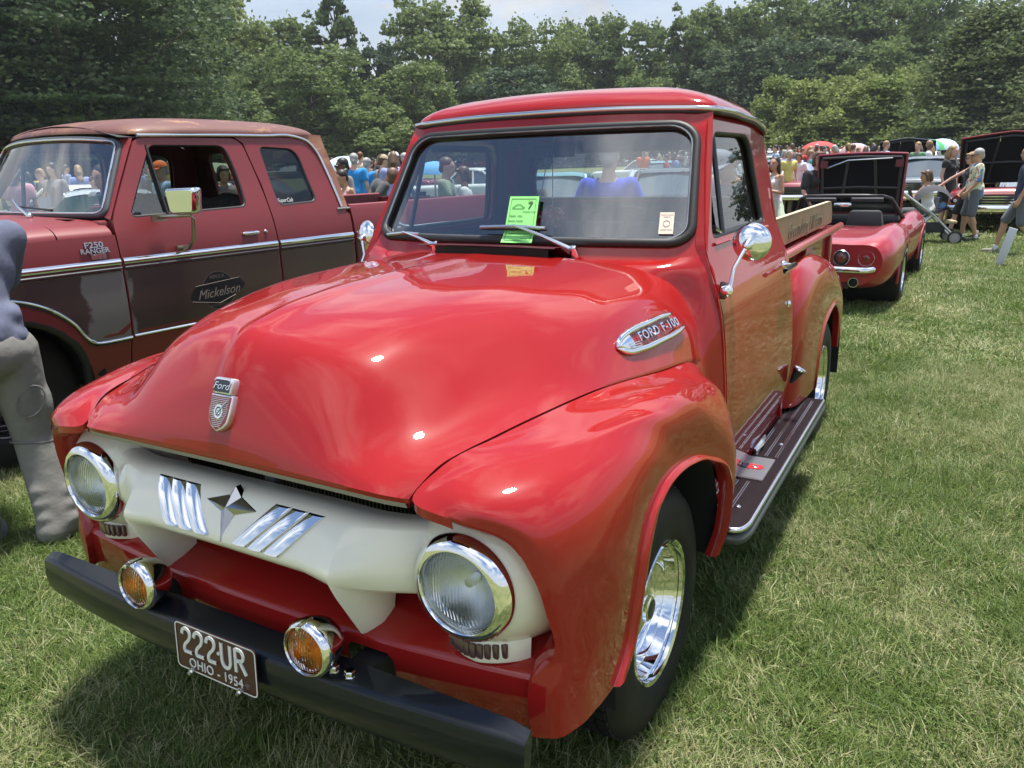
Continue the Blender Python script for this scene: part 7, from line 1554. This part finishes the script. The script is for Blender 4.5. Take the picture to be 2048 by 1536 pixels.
# behind the red cab, seen through its glass
jb = pose(elR=(.30, .02, 1.16), elL=(-.30, .02, 1.16)); lb = at(1218, 300, 'y', 4.35)
person((lb[0], lb[1], 0.0), R(10), 'man in royal blue shirt standing with his back to us behind the red pickup', jb, 'pale', 'grey', top='royal_blue', bottom='khaki', sleeves=.8, h=1.80, belly=.03, vox=.018)
lc = at(1452, 312, 'y', 4.30); jc = lean(pose(), 18); jc['elR'] = jc['shR']+Vector((.10, .10, -.24)); jc['wrR'] = jc['elR']+Vector((.04, .22, .04)); jc['elL'] = jc['shL']+Vector((-.12, .12, -.22)); jc['wrL'] = jc['elL']+Vector((-.06, .22, .02)); jc['head'] = jc['neck']+Vector((0, .09, .12)); jc['look'] = Vector((.2, .9, -.5))
person((lc[0]+.02, lc[1]+.30, 0.0), R(170), 'man in a grey trucker cap and dark tee bending over the red pickup tailgate', jc, 'tan', 'brown', top='slate_grey', bottom='denim', sleeves=.8, cap=M('cap_grey', (.30, .31, .38), .8), shades=True, h=1.80, vox=.016)
# group left of the cab
who(684, 316, 13.0, -70, 'man with short black hair and sunglasses in a taupe tee behind the maroon pickup', skin='brown', hair='black', top='taupe', bottom='charcoal', shades=True, vox=.018)
who(694, 338, 12.2, -60, 'woman with dark hair in a bun and thin straps above the maroon pickup bed', j=lean(pose(), 10), skin='tan', hair='dark', hairstyle='bun', top='pink', bottom='denim', sleeves=0, fem=True, vox=.018)
who(706, 307, 17.0, 165, 'man with grey hair in a bright blue shirt, back turned, left of his twin', skin='pale', hair='grey', top='bright_blue', bottom='khaki', vox=.02, belly=.02)
who(731, 316, 17.6, 150, 'man with grey cap in a bright blue shirt, back turned, right of his twin', skin='pale', hair='grey', top='bright_blue', bottom='charcoal', cap='grey', vox=.02)
who(722, 347, 12.0, 100, 'bald man in a charcoal shirt stooping above the maroon pickup bed', j=lean(pose(), 38), skin='brown', hair='bald', top='charcoal', bottom='denim', vox=.018, hh=1.78)
who(763, 309, 16.0, 120, 'man with a tan cap in a taupe tee, looking left', skin='pale', hair='brown', top='taupe', bottom='charcoal', cap='khaki', vox=.02)
who(786, 303, 15.2, 170, 'person with white cap and long hair in a lavender tee and black shorts', skin='pink', hair='brown', hairstyle='long', top='lavender', bottom='black', shorts=True, cap='white', vox=.02)
who(808, 306, 18.0, 175, 'man with grey cap in a white tee at the edge of the red cab', skin='pale', hair='grey', top='white', bottom='denim', cap='grey', vox=.02)
who(719, 303, 24.0, 150, 'person with dark red hair in a pale top behind the bright blue shirts', skin='pale', hair='red', top='cream', bottom='denim', vox=.03)
who(890, 315, 10.5, 75, 'man in a pale green tee seen through the left of the red cab windscreen', j=pose(elR=(.2, .12, 1.16), wrR=(.12, .36, 1.14)), skin='pale', hair='brown', top='sage', bottom='olive', vox=.02)
who(926, 333, 10.6, -95, 'person in a white striped top carrying a bag, through the red cab windscreen', j=pose(elR=(.2, .12, 1.16), wrR=(.12, .36, 1.18)), skin='tan', hair='brown', hairstyle='bob', top='white', bottom='denim', fem=True, vox=.02)
who(1052, 330, 9.0, 170, 'person with dark hair in a grey top low behind the red cab middle', skin='tan', hair='dark', top='charcoal', bottom='denim', vox=.02)
who(317, 322, 12.5, -60, 'man with an orange hat in pale blue overalls through the maroon pickup window', skin='pale', hair='grey', top='sky', bottom='denim', cap='orange', vox=.018)
who(440, 332, 12.0, 20, 'person in a taupe top with dark hair through the maroon pickup side window', skin='tan', hair='dark', hairstyle='bob', top='taupe', bottom='charcoal', fem=True, vox=.02)
who(470, 330, 13.0, 160, 'person in a white shirt with navy cap through the maroon pickup rear window', skin='pale', hair='brown', top='white', bottom='navy', cap='navy', vox=.02)
who(198, 330, 9.5, -50, 'person in a slate shirt seen through the windscreen edge of the maroon pickup', skin='tan', hair='dark', top='slate_grey', bottom='denim', vox=.02)
who(1420, 318, 14.0, 160, 'person in a pale tee seen through the side window of the red cab', skin='tan', hair='dark', top='cream', bottom='khaki', vox=.02)
who(1580, 300, 22.0, 30, 'man in a pale yellow shirt behind the woman in the white vest', skin='pale', hair='grey', top='yellow', bottom='khaki', vox=.025)
who(1600, 306, 23.0, -30, 'person in a white tee with brown hair behind the dark blue car', skin='tan', hair='brown', hairstyle='bob', top='white', bottom='denim', vox=.025)
who(1622, 300, 24.0, 100, 'man in a mid blue shirt near the head of the woman in black', skin='pink', hair='fair', top='teal', bottom='khaki', vox=.025)
# -- the far crowd: a few figures copied with their own clothes
PR = []
for k in range(6):
    jj = [pose(), pose(elR=(.22, .05, 1.16), wrR=(.08, .22, 1.2)), pose(anR=(.1, .22, .09), toR=(.12, .38, .035), anL=(-.1, -.22, .1), toL=(-.12, -.06, .035)), lean(pose(), 8), pose(wrR=(.2, .2, .98), wrL=(-.2, .2, .98)), pose(elL=(-.28, .1, 1.18), wrL=(-.1, .28, 1.3))][k]
    PR.append(person((0, 0, -50), 0, 'x', jj, 'pale', ('brown', 'grey', 'dark')[k % 3], ('short', 'long')[k % 2], 'white', 'denim', shorts=(k % 3 == 1), fem=(k % 2 == 1), vox=.036))
TONES = ['white', 'black', 'navy', 'lavender', 'grey', 'taupe', 'red', 'pink', 'sky', 'green', 'cream', 'teal', 'charcoal', 'orange', 'plum', 'yellow']
def crowd(px, dist, top, area, hair='brown', first=[0]):
    b = far(px, 300, dist); p = PR[first[0] % 6]; first[0] += 1
    c = copy_tree(p); c.location = (b[0], b[1], ground_z(b[0], b[1])); c.rotation_euler = (0, 0, rng.uniform(0, 6.28)); k = rng.uniform(1.58, 1.86)/1.75; c.scale = (k, k, k)
    bt = ('denim', 'khaki', 'charcoal', 'navy', 'olive')[int(rng.integers(5))]; hr = ('brown', 'grey', 'dark', 'fair')[int(rng.integers(4))]; sk = ('pale', 'tan', 'pink', 'pale', 'brown')[int(rng.integers(5))]
    for ch in c.children:
        nm = ch.name.split('.')[0]; mt = {'shirt': FAB[top], 'trousers': FAB[bt], 'shorts': FAB[bt], 'hair': HAIR[hr], 'body': SKIN[sk]}.get(nm)
        if mt: ch.material_slots[0].link = 'OBJECT'; ch.material_slots[0].material = mt
    c['label'] = f'person with {hr} hair in a {top.replace("_", " ")} top {area}'; c['group'] = 'people in the far crowd'; c['category'] = 'person'
for i in range(64):
    px = 1532+i*5.4+rng.uniform(-3, 3); d = rng.uniform(26, 62); crowd(px, d, TONES[int(rng.integers(len(TONES)))], ('beyond the white vest', 'beyond the black bonnet', 'near the striped umbrella', 'beyond the red muscle car')[min(3, int((px-1532)/90))])
for i in range(26):
    px = 640+i*7.4+rng.uniform(-3, 3); d = rng.uniform(24, 50); crowd(px, d, TONES[int(rng.integers(len(TONES)))], 'left of the red cab')
for i in range(12):
    px = 280+i*17+rng.uniform(-4, 4); crowd(px, rng.uniform(16, 34), TONES[int(rng.integers(len(TONES)))], 'through the maroon pickup windows')
for i in range(22):
    px = 1285+i*8.0+rng.uniform(-3, 3); crowd(px, rng.uniform(27, 55), TONES[int(rng.integers(len(TONES)))], 'through the red cab glass')
for i in range(8):
    px = 20+i*26; crowd(px, rng.uniform(14, 30), TONES[int(rng.integers(len(TONES)))], 'through the maroon pickup windscreen')
for p in PR:
    for ch in list(p.children): bpy.data.objects.remove(ch)
    bpy.data.objects.remove(p)
bpy.data.scenes.remove(TMP)
# ================================================================ small things on the red pickup's glass
GC = M('lime_card', (.26, .72, .20), .6); INKM = M('card_ink', (.03, .07, .03), .7)
f0 = Vector(fpan(-.02/.72, .03)); 
def cardf(u, v, w=0.0):                        # lies on the windscreen, held off it by the wiper
    u, v = u*.855, v*.673; x_ = -.018+u-.10*v; t = .066+1.49*v
    p = Vector(fpan(x_/.70, t))+fpn(x_/.7, t)*(.016+.016*max(0, 1-v/.06)+w); return tuple(p)
card = MB().grid(np.array([[cardf(u, v) for v in np.linspace(0, .33, 9)] for u in (0, .05, .10, .145)])).build('show_card', GC, None, smooth=60)
tag(card, 'lime green show card with number 7 tucked under the red pickup wiper', 'card')
bd = [(.012, .018), (.133, .018), (.133, .312), (.012, .312)]
for a, b in zip(bd, bd[1:]+bd[:1]):
    P_ = [Vector(cardf(a[0]+(b[0]-a[0])*k/6, a[1]+(b[1]-a[1])*k/6, .0012)) for k in range(7)]; MB().tube(P_, .0007, 4).build('card_border', INKM, card)
cf = lambda x0, y0: (lambda x_, y_, z_: cardf(x0+x_, y0+y_*1.27, .0015+z_))
text('card_number', '7', .050, INKM, card, cf(.108, .262), .0005, bold=.0008)
for s_, x0, y0, sz in (('Class', .108, .295, .011), ('MODIFIED TRUCK', .106, .222, .008), ('YEAR: 1954', .045, .192, .013), ('MAKE: FORD', .047, .158, .013), ('MODEL: F-100', .050, .124, .013), ('PLEASE DO NOT TOUCH', .075, .070, .009), ('ENTRY', .105, .030, .010)): text('card_lettering', s_, sz, INKM, card, cf(x0, y0), .0004)
MB().tube([cardf(.022, .250, .002), cardf(.035, .262, .002), cardf(.045, .272, .002), cardf(.062, .272, .002), cardf(.072, .260, .002), cardf(.082, .254, .002), cardf(.080, .246, .002), cardf(.024, .244, .002)], .0010, 4, closed=True).build('card_drawing', INKM, card)
# stickers
ST = M('sticker_paper', (.66, .60, .50), .6); SI = M('sticker_ink', (.35, .16, .14), .7)
sf = lambda u, v, w=0.0: tuple(Vector(fpan((.565+u)/.70, .16+v/.56))+fpn(.8, .2)*(.003+w))
stk = MB().grid(np.array([[sf(u, v) for v in (0, .04, .078)] for u in (-.024, .0, .024)])).build('inspection_sticker', ST, T, smooth=0)
for s_, v, sz in (('PENNSYLVANIA', .068, .006), ('SAFETY', .060, .007), ('INSPECTION', .014, .007)): text('sticker_lettering', s_, sz, SI, stk, lambda x_, y_, z_, v=v: sf(x_, v+y_, .0006), .0002)
MB().tube([sf(.011*math.cos(a), .037+.011*math.sin(a), .0006) for a in np.linspace(0, 6.28, 17)[:-1]], .0008, 4, closed=True).build('sticker_ring', SI, stk)
VS = M('sticker_lilac', (.62, .60, .72), .6); VI = M('sticker_violet', (.14, .08, .35), .6)
vf = lambda u, v, w=0.0: (SX(1.385+v)-.020+w, .79+u, 1.385+v)
vs_ = MB().grid(np.array([[vf(u, v) for v in (0, .05, .10)] for u in (-.032, .032)])).build('vent_sticker', VS, T, smooth=0)
text('sticker_lettering', 'WWKZ', .030, VI, vs_, lambda x_, y_, z_: vf(x_*.8, y_+.066, .001), .0002, bold=.0005); text('sticker_lettering', 'AM 1360', .014, VI, vs_, lambda x_, y_, z_: vf(x_*.9, y_+.036, .001), .0002); text('sticker_lettering', 'OLDIES', .014, VI, vs_, lambda x_, y_, z_: vf(x_*.9, y_+.016, .001), .0002)
# dice on a cord from the mirror
DR = M('plush_red', (.50, .03, .05), .9, sheen=.4); DW = FAB['white']
for k, (dx, z) in enumerate(((.015, 1.425), (-.05, 1.41))):
    dd = tag(link('fuzzy_dice', None, None, (-.03+dx, .96, z)), ('red plush die with white dots hanging on a cord behind the red cab windscreen', 'second red plush die, hanging lower and partly behind the lime card')[k], 'dice')
    dd.rotation_euler = (.4, .3, .6+k)
    MB().box((0, 0, 0), (.075, .075, .075)).build('cube', DR, dd, bevel=.014)
    for ax in range(3):
        for sg in (1, -1):
            for a, b in ((.018, .018), (-.018, -.018), (.018, -.018), (-.018, .018), (0, 0)):
                p = [a, b]; p.insert(ax, sg*.0375); n_ = [0, 0, 0]; n_[ax] = sg; MB().lathe([(.0075, 0), (.006, .003), (0, .004)], p, n_, 8).build('dot', DW, dd)
    MB().tube([(0, 0, .035)]+[tuple(Matrix.Rotation(0, 3, 'X') @ Vector((0, 0, .05)))], .003, 5).build('loop', DW, dd)
    tag(MB().tube([(-.03+dx, .96, z+.045), (-.03+dx*.3, .985, 1.685)], .0022, 5).build('dice_cord', DW), ('white cord holding the red die nearest the cab middle', 'white cord holding the lower red die')[k], 'cord')
# ================================================================ summer haze
hz_m = bpy.data.materials.new('haze_air'); hz_m.use_nodes = True; t = hz_m.node_tree
for n in list(t.nodes):
    if n.type != 'OUTPUT_MATERIAL': t.nodes.remove(n)
pv = node('ShaderNodeVolumePrincipled', t); pv.inputs['Color'].default_value = (.86, .93, 1.0, 1); pv.inputs['Density'].default_value = .00035; pv.inputs['Anisotropy'].default_value = .2
t.links.new(pv.outputs[0], [n for n in t.nodes if n.type == 'OUTPUT_MATERIAL'][0].inputs['Volume'])
tag(MB().box((0, 0, 29), (900, 900, 64)).build('haze', hz_m, smooth=0), kind='stuff')
